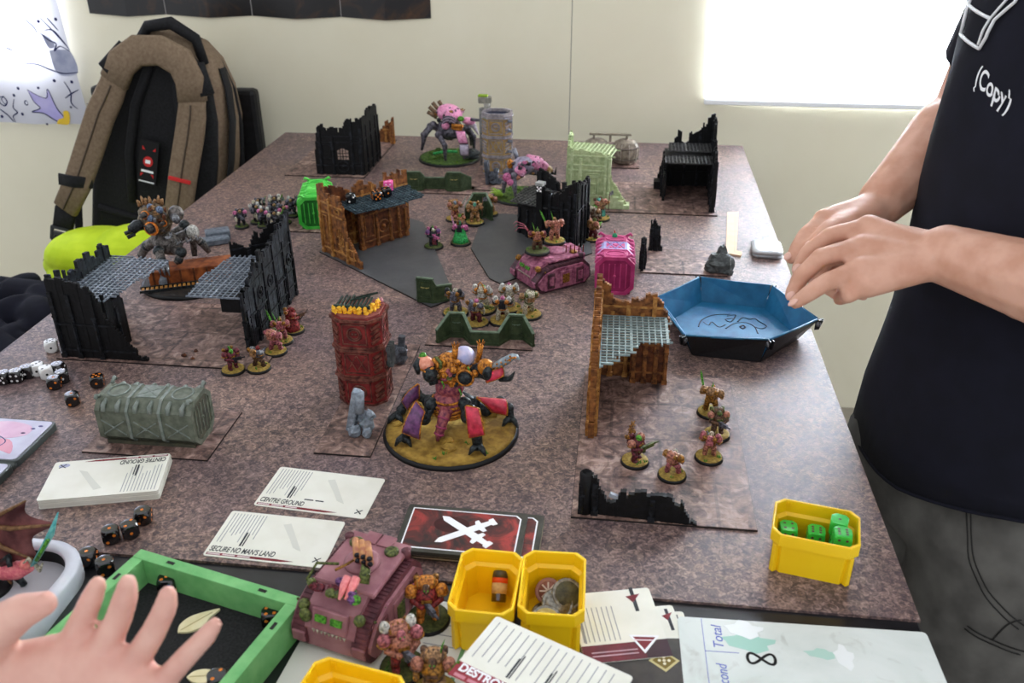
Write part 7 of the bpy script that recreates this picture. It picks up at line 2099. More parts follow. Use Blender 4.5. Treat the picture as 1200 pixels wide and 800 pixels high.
c = card('mission_card', 'white card with a dark red band and triangle emblem beside the token box', (0.294, -0.036), 0.24, 0.075, 0.082, 0.0006, 0.0)
MB().bx(-0.0375, 0.0375, -0.041, -0.022, 0.0006, 0.0008).build('title_band', mat((112, 32, 44), (86, 28, 36), 60.0), c)
MB().bx(0.016, 0.0375, -0.041, -0.022, 0.0008, 0.0009).build('band_end', mat((58, 30, 38)), c)
MB().prism([(0.006, -0.014), (0.032, -0.018), (0.015, -0.036)], 0.0009, 0.0011).build('triangle_border', M_WHITE, c)
MB().prism([(0.009, -0.0165), (0.028, -0.0195), (0.0155, -0.032)], 0.0011, 0.0012).build('triangle_fill', mat((122, 36, 46)), c)
MB().box((0.017, -0.0215, 0.0013), (0.016, 0.0012, 0.0002), rz=-0.15).build('sword_mark', mat((226, 206, 206)), c)
MB().prism([(0.014, 0.032), (0.027, 0.034), (0.019, 0.024)], 0.0006, 0.0009).build('arrow_print', M_CRED, c)
MB().box((0.0205, 0.028, 0.0007), (0.0035, 0.030, 0.0002)).build('stripe_print', M_CTXT, c)
q = MB()
for k in range(8):
    q.bx(-0.034 + k * 0.0045, -0.0332 + k * 0.0045, -0.018, 0.022, 0.0006, 0.0008)
q.bx(-0.033, -0.0315, -0.019, 0.010, 0.0006, 0.0009)
q.build('text_lines', M_CGRY, c)
q = MB()
for k in range(2):
    q.bx(-0.030, 0.010, -0.031 - k * 0.004, -0.0298 - k * 0.004, 0.0008, 0.001)
q.build('subtitle_lettering', mat((200, 160, 168)), c)

# score whiteboard
wbd = T('whiteboard', 'stained white dry-wipe score board with a black 8 and blue handwriting', 'whiteboard', (0.4555, -0.112), 0.028, -0.003)
MB().prism(rrect(0.214, 0.190, 0.004), 0, 0.003).build('board', mat_layers('board_white', [(9.0, 0.8, [(0.40, (226, 231, 227)), (0.58, (210, 218, 212)), (0.68, (184, 184, 176))], 1, 'MIX'), (40.0, 1.0, [(0.60, (226, 234, 232)), (0.74, (150, 150, 144))], 0.3, 'MIX')], rough=0.28), wbd)
pts8 = [(0.0105 * math.sin(2 * t) * 1.0, 0.0) for t in (0,)]
loop = [Vector((-0.040 + 0.0115 * math.sin(t), 0.052 + 0.0056 * math.sin(2 * t), 0.0032)) for t in [2 * PI * k / 40 for k in range(41)]]
MB().tube(loop, 0.0013, 6, flat=0.15).build('marker_eight', mat((16, 16, 18)), wbd)
M_BLUE = mat((96, 112, 190), rough=0.7)
text_mesh('marker_writing', 'Total', 0.0125, M_BLUE, wbd, (-0.070, 0.060, 0.0031), PI / 2, shear=0.2)
text_mesh('marker_writing', 'Second', 0.0125, M_BLUE, wbd, (-0.070, 0.012, 0.0031), PI / 2, sx=0.85, shear=0.2)
q = MB()
q.bx(-0.0865, -0.0860, 0.0, 0.094, 0.003, 0.0032)
q.bx(-0.0865, -0.058, 0.0565, 0.0570, 0.003, 0.0032)
q.bx(-0.0865, -0.058, 0.020, 0.0205, 0.003, 0.0032)
q.build('marker_line', M_BLUE, wbd)
for k, (x, y, a, b, cc) in enumerate(((-0.048, 0.070, 0.022, 0.010, (170, 214, 200)), (0.012, 0.062, 0.014, 0.005, (182, 216, 204)), (0.030, 0.060, 0.008, 0.012, (240, 244, 244)), (-0.050, 0.084, 0.016, 0.009, (238, 243, 243)))):
    MB().prism([(x + a * math.cos(t * PI / 7) * (1 + 0.25 * math.sin(t * 2.3)), y + b * math.sin(t * PI / 7) * (1 + 0.3 * math.cos(t * 1.7))) for t in range(14)], 0.003, 0.0031 + 0.00008 * k).build('smear', mat(cc, rough=0.5), wbd)

# roster sheet under the trio
sh = T('paper_sheet', 'white roster sheet under the bulky figures and the mauve transport', 'paper', (0.096, -0.082), -0.10, -0.003)
MB().bx(-0.075, 0.090, -0.062, 0.062, 0, 0.0004).build('sheet', mat((222, 222, 214), rough=0.6), sh)
q = MB()
for k in range(9):
    q.bx(0.030, 0.060, -0.05 + k * 0.012, -0.049 + k * 0.012, 0.0004, 0.0006)
q.build('text_lines', M_CGRY, sh)
MB().bx(0.064, 0.0675, -0.06, 0.06, 0.0004, 0.0006).build('green_rule', mat((110, 160, 110)), sh)
text_mesh('price_lettering', 'E2', 0.009, M_CTXT, sh, (0.046, 0.0, 0.0006), 0.0)

# ------------------------------------------------------------------ green dice tray
gt = T('dice_tray', 'green wooden dice tray with a black felt base', 'tray', (-0.085, -0.127), -0.25, -0.003)
M_GW = mat((104, 172, 104), (124, 188, 120), 60.0, 0.6)
M_GWD = mat((60, 112, 62), (76, 130, 74), 60.0, 0.6)
W_, H_, t_ = 0.177, 0.170, 0.0115
for x0, x1, y0_, y1_ in ((-W_ / 2, W_ / 2, H_ / 2 - t_, H_ / 2), (-W_ / 2, W_ / 2, -H_ / 2, -H_ / 2 + t_), (-W_ / 2, -W_ / 2 + t_, -H_ / 2 + t_, H_ / 2 - t_), (W_ / 2 - t_, W_ / 2, -H_ / 2 + t_, H_ / 2 - t_)):
    side = MB().bx(x0, x1, y0_, y1_, 0, 0.033).build('side_wall', M_GW, gt, bev=0.0004)
    horiz = abs(x1 - x0) > abs(y1_ - y0_)
    for u in (-0.28, 0.28):
        cx, cy = (x0 + x1) / 2, (y0_ + y1_) / 2
        if horiz:
            MB().bx(cx + u * W_ - 0.004, cx + u * W_ + 0.004, cy - 0.0016, cy + 0.0016, 0.0325, 0.0333).build('slot', mat((24, 22, 20)), side)
        else:
            MB().bx(cx - 0.0016, cx + 0.0016, cy + u * H_ - 0.004, cy + u * H_ + 0.004, 0.0325, 0.0333).build('slot', mat((24, 22, 20)), side)
MB().bx(-W_ / 2 + t_ - 0.001, W_ / 2 - t_ + 0.001, -H_ / 2 + t_ - 0.001, H_ / 2 - t_ + 0.001, 0, 0.005).build('felt_base', mat((26, 26, 27), (40, 40, 41), 400.0, 0.9, bump=0.5), gt)
M_CREAM = mat((222, 210, 164), (234, 224, 184), 90.0, 0.6)
def leaf(label, xy, rz, s, grp='cream leaf tokens in the green tray'):
    r = T('leaf_token', label, 'token', xy, rz, 0.0022, grp)
    pts = smooth_path([(-0.016 * s, 0), (-0.010 * s, 0.007 * s), (0.002 * s, 0.009 * s), (0.018 * s, 0.003 * s), (0.024 * s, -0.001 * s), (0.012 * s, -0.004 * s), (0.004 * s, -0.009 * s), (-0.008 * s, -0.007 * s), (-0.016 * s, 0)], 4)[:-1]
    MB().prism(pts, 0, 0.002).build('leaf_plate', M_CREAM, r)
    MB().box((0.002 * s, 0, 0.0021), (0.03 * s, 0.0007, 0.0003)).build('leaf_vein', mat((180, 164, 116)), r)
leaf('cream pointed leaf token on the black felt', (-0.0758, -0.0810), 0.9, 1.0)
leaf('cream curled leaf token half under the open hand', (-0.1056, -0.0896), 1.6, 0.9)
leaf('cream leaf token near the bottom corner of the tray', (-0.0441, -0.1370), 0.2, 0.8)

# ------------------------------------------------------------------ blue dice tray
bt = T('dice_tray', 'black leatherette hexagonal dice tray with a blue inside and snap corners', 'tray', (0.452, 0.552))
rim = [(0.3375, 0.5721), (0.3711, 0.4575), (0.4832, 0.4580), (0.5563, 0.5273), (0.5081, 0.6334), (0.4032, 0.6531)]
flo = [(0.3650, 0.5760), (0.3862, 0.4700), (0.4737, 0.4609), (0.5340, 0.5340), (0.5000, 0.6240), (0.4080, 0.6360)]
M_BLI = mat((20, 88, 126), (30, 104, 144), 60.0, 0.5, bump=0.1)
M_BLK = mat((18, 18, 21), (28, 28, 32), 300.0, 0.35, bump=0.2)
cx, cy = 0.452, 0.552
MB().prism([(x - cx, y - cy) for x, y in flo], 0.0, 0.003).build('floor_leather', M_BLK, bt)
MB().prism([(cx + (x - cx) * 0.985 - cx, cy + (y - cy) * 0.985 - cy) for x, y in flo], 0.003, 0.004).build('blue_floor', M_BLI, bt)
for k in range(6):
    a, b = Vector(flo[k] + (0.001,)), Vector(flo[(k + 1) % 6] + (0.001,))
    c_, d_ = Vector(rim[(k + 1) % 6] + (0.036,)), Vector(rim[k] + (0.036,))
    off = Vector((cx, cy, 0))
    a, b, c_, d_ = a - off, b - off, c_ - off, d_ - off
    ctr = Vector((0, 0, 0.02))
    mid = (a + b + c_ + d_) / 4
    n = (b - a).cross(d_ - a).normalized()
    if n.dot(mid - ctr) < 0:
        n = -n
    c_ = c_ + (d_ - c_) * 0.02
    d_ = d_ + (c_ - d_) * 0.02
    t = 0.0016
    wl = MB().add([a, b, c_, d_, a + n * t, b + n * t, c_ + n * t, d_ + n * t], [(0, 1, 2, 3), (4, 5, 6, 7), (0, 1, 5, 4), (1, 2, 6, 5), (2, 3, 7, 6), (3, 0, 4, 7)]).build('outer_wall', M_BLK, bt)
    MB().add([a - n * t, b - n * t, c_ - n * t, d_ - n * t, a, b, c_, d_], [(0, 1, 2, 3), (4, 5, 6, 7), (0, 1, 5, 4), (1, 2, 6, 5), (2, 3, 7, 6), (3, 0, 4, 7)]).build('inner_wall', M_BLI, bt)
    MB().tube([d_, (c_ + d_) / 2 + Vector((0, 0, -0.001)), c_], 0.0016, 6).build('piping', mat((40, 92, 124), (56, 120, 156), 100.0, 0.5), wl)
    # corner pinch with a snap rivet
    p = Vector(rim[k] + (0.036,)) - off
    o2 = Vector((p.x, p.y, 0)).normalized()
    p = p - o2 * 0.003
    q = MB()
    side = Vector((-o2.y, o2.x, 0))
    lo = Vector(flo[k] + (0.006,)) - off
    for s in (-1, 1):
        q.add([p + side * s * 0.0012, p + o2 * 0.010 + side * s * 0.002, p + o2 * 0.006 - Vector((0, 0, 0.014)) + side * s * 0.002, p - Vector((0, 0, 0.016)) + side * s * 0.0012,
               p + side * s * 0.0030, p + o2 * 0.010 + side * s * 0.0036, p + o2 * 0.006 - Vector((0, 0, 0.014)) + side * s * 0.0036, p - Vector((0, 0, 0.016)) + side * s * 0.003],
              [(0, 1, 2, 3), (4, 5, 6, 7), (0, 1, 5, 4), (1, 2, 6, 5), (2, 3, 7, 6), (3, 0, 4, 7)])
    q.build('corner_fold', M_BLK, bt)
    for s in (-1, 1):
        e = p + o2 * 0.004 - Vector((0, 0, 0.006)) + side * s * 0.0036
        MB().cyl(e, e + side * s * 0.0016, 0.0042, 0.003, 12).build('snap_rivet', P['steel'], bt)
M_LN = mat((22, 48, 66), rough=0.7)
def doodle(pts, wd=0.0010):
    q = [Vector((x - cx, y - cy, 0.0043)) for x, y in smooth_path(pts, 5)]
    MB().tube(q, wd, 5, flat=0.2).build('doodle_line', M_LN, bt)
doodle([(0.3978, 0.5482), (0.4040, 0.5708), (0.4213, 0.5896), (0.4477, 0.5955)])
doodle([(0.4422, 0.5892), (0.4549, 0.5934), (0.4454, 0.5700), (0.4387, 0.5775), (0.4513, 0.5818)])
doodle([(0.4061, 0.5655), (0.4127, 0.5553), (0.4184, 0.5669), (0.4269, 0.5515), (0.4373, 0.5608)])
doodle([(0.4552, 0.5711), (0.4640, 0.5860), (0.4733, 0.5815), (0.4810, 0.5851), (0.4871, 0.5747), (0.4952, 0.5620), (0.4869, 0.5529), (0.4779, 0.5573)])
doodle([(0.4361, 0.5471), (0.4498, 0.5650), (0.4672, 0.5697), (0.4779, 0.5573), (0.4802, 0.5363)])
doodle([(0.4572, 0.5549), (0.4614, 0.5608), (0.4645, 0.5558), (0.4603, 0.5499), (0.4572, 0.5549)], 0.0016)

# ------------------------------------------------------------------ tin, ruler, folding phone
tn = T('metal_tin', 'small rounded silver tin with a white lid near the table edge', 'tin', (0.5305, 0.852), -0.04)
MB().rings([[(x * k, y * k, z) for x, y in rrect(0.050, 0.056, 0.010, 6)] for k, z in ((0.95, 0), (1.0, 0.001), (1.0, 0.007))], True, True).build('tin_base', mat((150, 152, 158), (176, 178, 182), 100.0, 0.25, metal=0.8), tn)
MB().rings([[(x * k, y * k, z) for x, y in rrect(0.050, 0.056, 0.010, 6)] for k, z in ((1.02, 0.0072), (1.02, 0.012), (0.98, 0.0135), (0.4, 0.0138))], True, True).build('lid', mat((206, 208, 212), rough=0.22, metal=0.5), tn)
ru = T('measuring_stick', 'pale wooden L-shaped measuring stick lying beside the rock', 'measuring stick', (0.480, 0.94))
MB().prism([(0.482 - 0.48, 1.046 - 0.94), (0.4615 - 0.48, 0.838 - 0.94), (0.486 - 0.48, 0.829 - 0.94), (0.490 - 0.48, 0.846 - 0.94), (0.481 - 0.48, 0.852 - 0.94), (0.5035 - 0.48, 1.050 - 0.94)], 0, 0.003).build('wooden_blade', mat((206, 170, 136), (220, 188, 156), 50.0, 0.6), ru)
MB().box((0.006, 0.0, 0.0031), (0.0006, 0.19, 0.0003), rz=-0.1).build('grain_line', mat((180, 144, 110)), ru)
ph = T('folding_phone', 'folding phone case with a pink and lilac drawing near the white cards', 'phone', (-0.413, 0.116))
M_PHE = mat((56, 64, 62), rough=0.3)
for s, (ya, yb) in ((0, (0.004, 0.086)), (1, (-0.082, 0.0))):
    yc = (ya + yb) / 2
    hf = MB().prism([(x, y + yc) for x, y in rrect(0.082, yb - ya, 0.006, 5)], 0.0, 0.0095).build('phone_half', M_PHE, ph, bev=0.001)
    MB().prism([(x, y + yc) for x, y in rrect(0.076, yb - ya - 0.005, 0.005, 5)], 0.0095, 0.0100).build('art_panel', mat((168, 164, 186), (182, 180, 198), 30.0, 0.25), hf)
    MB().prism([(x, y) for x, y in smooth_path([(-0.036, yc + 0.03), (-0.01, yc + 0.034), (0.018, yc + 0.026), (0.022, yc + 0.010), (0.002, yc + 0.0), (-0.02, yc + 0.004), (-0.036, yc)], 4)], 0.0100, 0.0102).build('pink_shape', mat((196, 150, 176), (206, 166, 188), 40.0, 0.25), hf)
    MB().prism([(x, y) for x, y in smooth_path([(-0.03, yc - 0.006), (0.008, yc - 0.002), (0.026, yc - 0.028), (0.004, yc - 0.022), (-0.03, yc - 0.026)], 4)], 0.0100, 0.0102).build('rose_shape', mat((196, 120, 140), (206, 136, 154), 40.0, 0.25), hf)
    MB().tube([(x, y, 0.0103) for x, y in smooth_path([(-0.036, yc - 0.002), (-0.012, yc + 0.004), (0.006, yc - 0.006), (0.0, yc - 0.018), (-0.03, yc - 0.016)], 4)], 0.0007, 5, flat=0.3).build('ink_line', mat((70, 66, 110)), hf)
    for dx, dy in ((0.022, 0.022), (0.028, 0.028), (0.016, 0.012)):
        MB().prism([(dx + 0.003 * math.cos(a * PI / 4), yc + dy + 0.0016 * math.sin(a * PI / 4)) for a in range(8)], 0.0100, 0.0102).build('ink_dot', mat((70, 66, 120)), hf)
MB().cyl((-0.040, 0.002, 0.005), (0.040, 0.002, 0.005), 0.004, n=10).build('hinge', M_PHE, ph)

# ------------------------------------------------------------------ people
M_SKIN = mat((200, 148, 124), (216, 168, 146), 40.0, 0.5, bump=0.15, sss=0.08)
M_SKIN2 = mat((212, 160, 146), (224, 178, 162), 40.0, 0.5, bump=0.1, sss=0.08)
M_NAIL = mat((222, 176, 160), rough=0.3)
M_SHIRT = mat((13, 14, 26), (18, 19, 33), 30.0, 0.9, bump=0.2)
M_TROU = mat((78, 76, 73), (100, 98, 94), 24.0, 0.85, bump=0.3)
def seg(mb, pts, rad, n=12):
    """capsule chain: spheres at the joints, tapered tube between"""
    mb.tube(pts, rad, n)
    for q, r in zip(pts, rad):
        mb.sph(q, r, n, 8)
def lofted(mb, a, b, ra, rb, k=6):
    for i in range(k + 1):
        t = i / k
        mb.sph(Vector(a).lerp(Vector(b), t), lerp(ra, rb, t), 12, 8)

def hand(mb, wrist, fingers, thumb, wr=0.025, pr=0.0145, fs=1.0):
    w = Vector(wrist)
    for k, f in enumerate(fingers):
        b = Vector(f[0])
        side = Vector(fingers[min(k + 1, 3)][0]) - Vector(fingers[max(k - 1, 0)][0])
        w2 = w + side * 0.22
        seg(mb, [w2, w2.lerp(b, 0.5), b], [wr * 0.62, pr * 1.06, pr * 0.92])
        sc = (0.98, 1.04, 0.98, 0.86)[k] * fs
        seg(mb, f, [0.0108 * sc, 0.0094 * sc, 0.0086 * sc, 0.0068 * sc][:len(f)])
    for a, b in zip(fingers, fingers[1:]):
        m = (Vector(a[0]) + Vector(b[0])) / 2
        seg(mb, [w, w.lerp(m, 0.6), m + (w - m) * 0.08], [wr * 0.66, pr, pr * 0.7])
    seg(mb, [w] + list(thumb), [wr * 0.7, 0.0155, 0.0115, 0.0082][:len(thumb) + 1])

def person(label, c_lo, c_hi, facing, skin, shirt, trou, arms, hem, hair, neck_r=0.055, vox=0.003, shoe=(40, 38, 38)):
    f = Vector((math.cos(facing), math.sin(facing), 0))
    s = Vector((-f.y, f.x, 0))     # wearer's left
    zs = [-0.10, 0.03, 0.15, 0.30, 0.45, 0.56, 0.62, 0.645]
    A = [0.118, 0.118, 0.112, 0.115, 0.118, 0.10, 0.07, 0.055]
    B = [0.178, 0.178, 0.170, 0.178, 0.192, 0.185, 0.13, 0.075]
    def ctr(z):
        t = interp([(-0.1, 0.0), (0.1, 0.1), (0.3, 0.64), (0.42, 1.0)], z)
        return Vector((lerp(c_lo[0], c_hi[0], t), lerp(c_lo[1], c_hi[1], t), z))
    def tp(th, z, off=0.0):
        a = interp(list(zip(zs, A)), z) + off
        b = interp(list(zip(zs, B)), z) + off
        return ctr(z) + f * a * math.cos(th) + s * b * math.sin(th)
    r = T('person', label, 'person', (c_lo[0], c_lo[1]), 0.0, -TZ)
    # body
    mb = MB()
    lofted(mb, ctr(0.05), ctr(0.52), 0.085, 0.085, 12)
    for q in (-1, 1):
        lofted(mb, ctr(0.50) + s * q * 0.05, ctr(0.575) + s * q * 0.155, 0.075, 0.055, 4)
        seg(mb, [ctr(0.05) + s * q * 0.06, Vector((c_lo[0], c_lo[1], -0.05)) + s * q * 0.085, Vector((c_lo[0], c_lo[1], -0.34)) + s * q * 0.10 + f * 0.01, Vector((c_lo[0], c_lo[1], -0.70)) + s * q * 0.11], [0.085, 0.078, 0.055, 0.038])
    seg(mb, [ctr(0.55), ctr(0.72) + f * 0.015], [0.06, 0.052])
    hc = ctr(0.845) + f * 0.03
    mb.sph(hc, (0.078, 0.098, 0.115), 20, 14, math.atan2(f.y, f.x) - PI / 2)
    mb.sph(hc + f * 0.045 - Vector((0, 0, 0.06)), (0.05, 0.05, 0.045), 14, 10)
    seg(mb, [hc + f * 0.085 + Vector((0, 0, 0.005)), hc + f * 0.108 - Vector((0, 0, 0.022))], [0.010, 0.014])
    for q in (-1, 1):
        mb.sph(hc + s * q * 0.080 - Vector((0, 0, 0.005)), (0.018, 0.012, 0.030), 10, 8, math.atan2(f.y, f.x))
    nails = []
    for side, arm in arms.items():
        q = 1 if side == 'L' else -1
        sh = ctr(0.585) + s * q * arm.get('sho', 0.165)
        seg(mb, [sh, Vector(sh).lerp(Vector(arm['elbow']), 0.5), arm['elbow']], [0.058 * arm.get('slr', 1.0), 0.050 * arm.get('slr', 1.0), 0.043])
        e, w = Vector(arm['elbow']), Vector(arm['wrist'])
        seg(mb, [e, e.lerp(w, 0.28), e.lerp(w, 0.65), w], [0.043, 0.046, 0.036, arm.get('wr', 0.027)])
        hand(mb, arm['wrist'], arm['fingers'], arm['thumb'], arm.get('wr', 0.027), fs=arm.get('fs', 1.0))
        if arm.get('nails', True):
            nails += [(fi[-2], fi[-1], arm['dorsal']) for fi in arm['fingers']] + [(arm['thumb'][-2], arm['thumb'][-1], arm['dorsal'])]
    body = remesh(mb.build('body', skin, r, True), vox, 5)
    for a, b, d in nails:
        a, b, d = Vector(a), Vector(b), Vector(d).normalized()
        ax = (b - a).normalized()
        d = (d - ax * d.dot(ax)).normalized()
        MB().sph(b + d * 0.0056 + ax * 0.001, (0.0045, 0.0058, 0.0018), 10, 6, math.atan2(ax.y, ax.x) - PI / 2, 0, math.asin(max(-1, min(1, ax.z)))).build('fingernail', M_NAIL, r, True)
    # hair and face
    MB().sph(hc - f * 0.014 + Vector((0, 0, 0.022)), (0.086, 0.104, 0.108), 20, 12, math.atan2(f.y, f.x) - PI / 2).build('hair', mat(hair, rough=0.8), r, True)
    for q in (-1, 1):
        MB().sph(hc + f * 0.086 + s * q * 0.032 + Vector((0, 0, 0.008)), (0.011, 0.011, 0.007), 10, 7).build('eye', M_WHITE, r, True)
        MB().tube([hc + f * 0.096 + s * q * 0.016 + Vector((0, 0, 0.028)), hc + f * 0.090 + s * q * 0.05 + Vector((0, 0, 0.028))], 0.004, 6).build('eyebrow', mat(hair, rough=0.8), r, True)
    MB().tube([hc + f * 0.090 + s * 0.022 - Vector((0, 0, 0.052)), hc + f * 0.098 - Vector((0, 0, 0.054)), hc + f * 0.090 - s * 0.022 - Vector((0, 0, 0.052))], 0.004, 6).build('mouth', mat((170, 96, 92)), r, True)
    # shirt: torso shell with a hem, plus sleeves
    n = 56
    rr = []
    R = random.Random(5)
    zz = [None, 0.03, 0.08, 0.13, 0.18, 0.23, 0.28, 0.33, 0.38, 0.43, 0.48, 0.53, 0.56, 0.59, 0.62, 0.64]
    for j, z in enumerate(zz):
        ring = []
        for i in range(n):
            th = -PI + 2 * PI * i / n
            z2 = hem(th) if z is None else z
            if z is not None and z < 0.10:
                z2 = max(z, hem(th) + 0.02 * j)
            fold = 0.0035 * math.sin(3 * th + 9 * z2) + 0.0025 * math.sin(7 * th - 22 * z2 + 1.0)
            ring.append(tp(th, z2, 0.004 + fold * (1 if z2 < 0.4 else 0.4)))
        rr.append(ring)
    ts = MB().rings(rr, False).build('t_shirt', shirt, r, True)
    sd = ts.modifiers.new('solid', 'SOLIDIFY')
    sd.thickness = 0.002
    MB().tube([rr[0][i] for i in range(n)] + [rr[0][0]], 0.0022, 6, False).build('hem_seam', shirt, r, True)
    for side, arm in arms.items():
        q = 1 if side == 'L' else -1
        sh = ctr(0.575) + s * q * (arm.get('sho', 0.165) - 0.035)
        e = Vector(arm['elbow'])
        m = sh.lerp(e, arm.get('sleeve', 0.55))
        MB().tube([sh - s * q * 0.05 + Vector((0, 0, 0.01)), sh + s * q * 0.03, sh.lerp(m, 0.6), m], [0.085 * arm.get('slr', 1.0), 0.082 * arm.get('slr', 1.0), 0.072 * arm.get('slr', 1.0), 0.070 * arm.get('slr', 1.0)], 20, False).build('sleeve', shirt, r, True)
    # trousers
    mb = MB()
    cl = Vector((c_lo[0], c_lo[1], 0))
    for k in range(5):
        mb.sph(cl + Vector((0, 0, -0.075 + 0.02 * k)), (0.168 - 0.002 * k, 0.112, 0.06), 24, 12, math.atan2(s.y, s.x))
    for q in (-1, 1):
        seg(mb, [cl + s * q * 0.075 + Vector((0, 0, -0.06)), cl + s * q * 0.088 + f * 0.008 + Vector((0, 0, -0.20)), cl + s * q * 0.10 + f * 0.012 + Vector((0, 0, -0.38)), cl + s * q * 0.11 + Vector((0, 0, -0.69))], [0.108, 0.104, 0.082, 0.068], 18)
    tr = remesh(mb.build('trousers', trou, r, True), 0.007, 6)
    for q in (-1, 1):
        foot = cl + s * q * 0.115
        MB().rings([[foot + f * (x - 0.02) + s * q * 0.0 + s * (wd * math.cos(a)) + Vector((0, 0, -TZ + 0.004 + max(0.0, hh * math.sin(a)) )) for a in [PI * i / 10 for i in range(11)]] for x, wd, hh in ((-0.08, 0.02, 0.04), (-0.06, 0.04, 0.075), (0.0, 0.046, 0.085), (0.08, 0.05, 0.055), (0.16, 0.045, 0.04), (0.20, 0.02, 0.022))]).build('shoe', mat(shoe, rough=0.6), r, True)
    return r, tp, tr, ts, s, f

# player at the right edge of the table
def hem_r(th):
    return interp([(-PI, 0.03), (-1.6, -0.03), (-1.1, -0.050), (-0.5, -0.042), (0.1, -0.025), (0.8, 0.015), (1.6, 0.045), (PI, 0.03)], th)
armsR = {
    'L': dict(elbow=(0.735, 0.020, 0.275), wrist=(0.5880, 0.2170, 0.2600), wr=0.029, dorsal=(-0.1, -0.6, 0.75),
              fingers=[[(0.5240, 0.2600, 0.2690), (0.4860, 0.2510, 0.2620), (0.4640, 0.2360, 0.2490), (0.4540, 0.2250, 0.2350)],
                       [(0.5120, 0.2330, 0.2580), (0.4720, 0.2140, 0.2530), (0.4530, 0.2010, 0.2370), (0.4460, 0.1940, 0.2210)],
                       [(0.5060, 0.2030, 0.2460), (0.4740, 0.1850, 0.2400), (0.4570, 0.1770, 0.2300), (0.4470, 0.1760, 0.2210)],
                       [(0.5130, 0.1900, 0.2370), (0.4960, 0.1830, 0.2280), (0.4930, 0.2000, 0.2170), (0.5020, 0.2160, 0.2130)]],
              thumb=[(0.5520, 0.2580, 0.2590), (0.5210, 0.2730, 0.2400), (0.4880, 0.2670, 0.2280)]),
    'R': dict(elbow=(0.6780, 0.4870, 0.3280), wrist=(0.5700, 0.3880, 0.2540), wr=0.028, slr=0.80, sho=0.145, dorsal=(-0.5, 0.1, 0.85), sleeve=0.74,
              fingers=[[(0.4980, 0.3360, 0.2470), (0.4750, 0.3100, 0.2390), (0.4650, 0.2940, 0.2290), (0.4590, 0.2840, 0.2220)],
                       [(0.4980, 0.3210, 0.2400), (0.4760, 0.2860, 0.2330), (0.4710, 0.2680, 0.2210), (0.4770, 0.2610, 0.2110)],
                       [(0.5030, 0.3110, 0.2300), (0.4860, 0.2750, 0.2200), (0.4890, 0.2510, 0.2080), (0.5020, 0.2430, 0.2010)],
                       [(0.5140, 0.3120, 0.2200), (0.5070, 0.2770, 0.2090), (0.5170, 0.2570, 0.2010), (0.5280, 0.2460, 0.2000)]],
              thumb=[(0.5290, 0.3400, 0.2470), (0.4970, 0.3020, 0.2480), (0.4770, 0.2770, 0.2380)]),
}
pR, tpR, trR, tsR, sR, fR = person('person in a navy printed t-shirt and grey trousers cupping dice with both hands', (0.708, 0.290), (0.742, 0.290), math.atan2(-0.34, -0.94), M_SKIN, M_SHIRT, M_TROU, armsR, hem_r, (60, 44, 32))
# shirt print
def shirt_text(body, th0, z0, size, slope=0.0):
    c = bpy.data.curves.new('shirt_lettering', 'FONT')
    c.body = body
    c.size = size
    c.offset = 0.0004
    tmp = bpy.data.objects.new('shirt_lettering', c)
    COL.objects.link(tmp)
    me = bpy.data.meshes.new_from_object(tmp.evaluated_get(bpy.context.evaluated_depsgraph_get()))
    bpy.data.objects.remove(tmp)
    off = pR.location - Vector((0, 0, TZ))
    for q in me.vertices:
        th = th0 + q.co.x * 0.62 / 0.150
        z = z0 + q.co.y + slope * q.co.x
        fold = 0.0035 * math.sin(3 * th + 9 * z) + 0.0025 * math.sin(7 * th - 22 * z + 1.0)
        q.co = tpR(th, z, 0.0056 + fold * (1 if z < 0.4 else 0.4)) - off
    me.materials.clear()
    me.materials.append(M_WHITE)
    o = bpy.data.objects.new('shirt_lettering', me)
    COL.objects.link(o)
    o.parent = pR
    return o
shirt_text('(Copy)', -0.31, 0.404, 0.025, -0.22)
def shirt_line(pts, wd=0.0034):
    P_ = []
    for (a, b), (c, d) in zip(pts, pts[1:]):
        for k in range(5):
            P_.append((lerp(a, c, k / 5), lerp(b, d, k / 5)))
    P_.append(pts[-1])
    q = []
    for th, z in P_:
        fold = 0.0035 * math.sin(3 * th + 9 * z) + 0.0025 * math.sin(7 * th - 22 * z + 1.0)
        q.append(tpR(th, z, 0.0058 + fold * (1 if z < 0.4 else 0.4)))
    MB().tube(q, wd / 2, 6).build('shirt_print_line', M_WHITE, pR, True)
shirt_line([(-0.72, 0.466), (-0.32, 0.462)])
shirt_line([(-0.66, 0.438), (-0.34, 0.434), (-0.30, 0.446), (-0.28, 0.462), (-0.18, 0.480), (-0.12, 0.52)])
shirt_line([(-0.36, 0.437), (-0.34, 0.452), (-0.32, 0.462), (-0.24, 0.482), (-0.20, 0.52)], 0.0026)
shirt_line([(-0.72, 0.54), (-0.66, 0.438)])
shirt_line([(0.08, 0.49), (-0.02, 0.458), (0.00, 0.446), (0.30, 0.440), (0.32, 0.50)], 0.004)
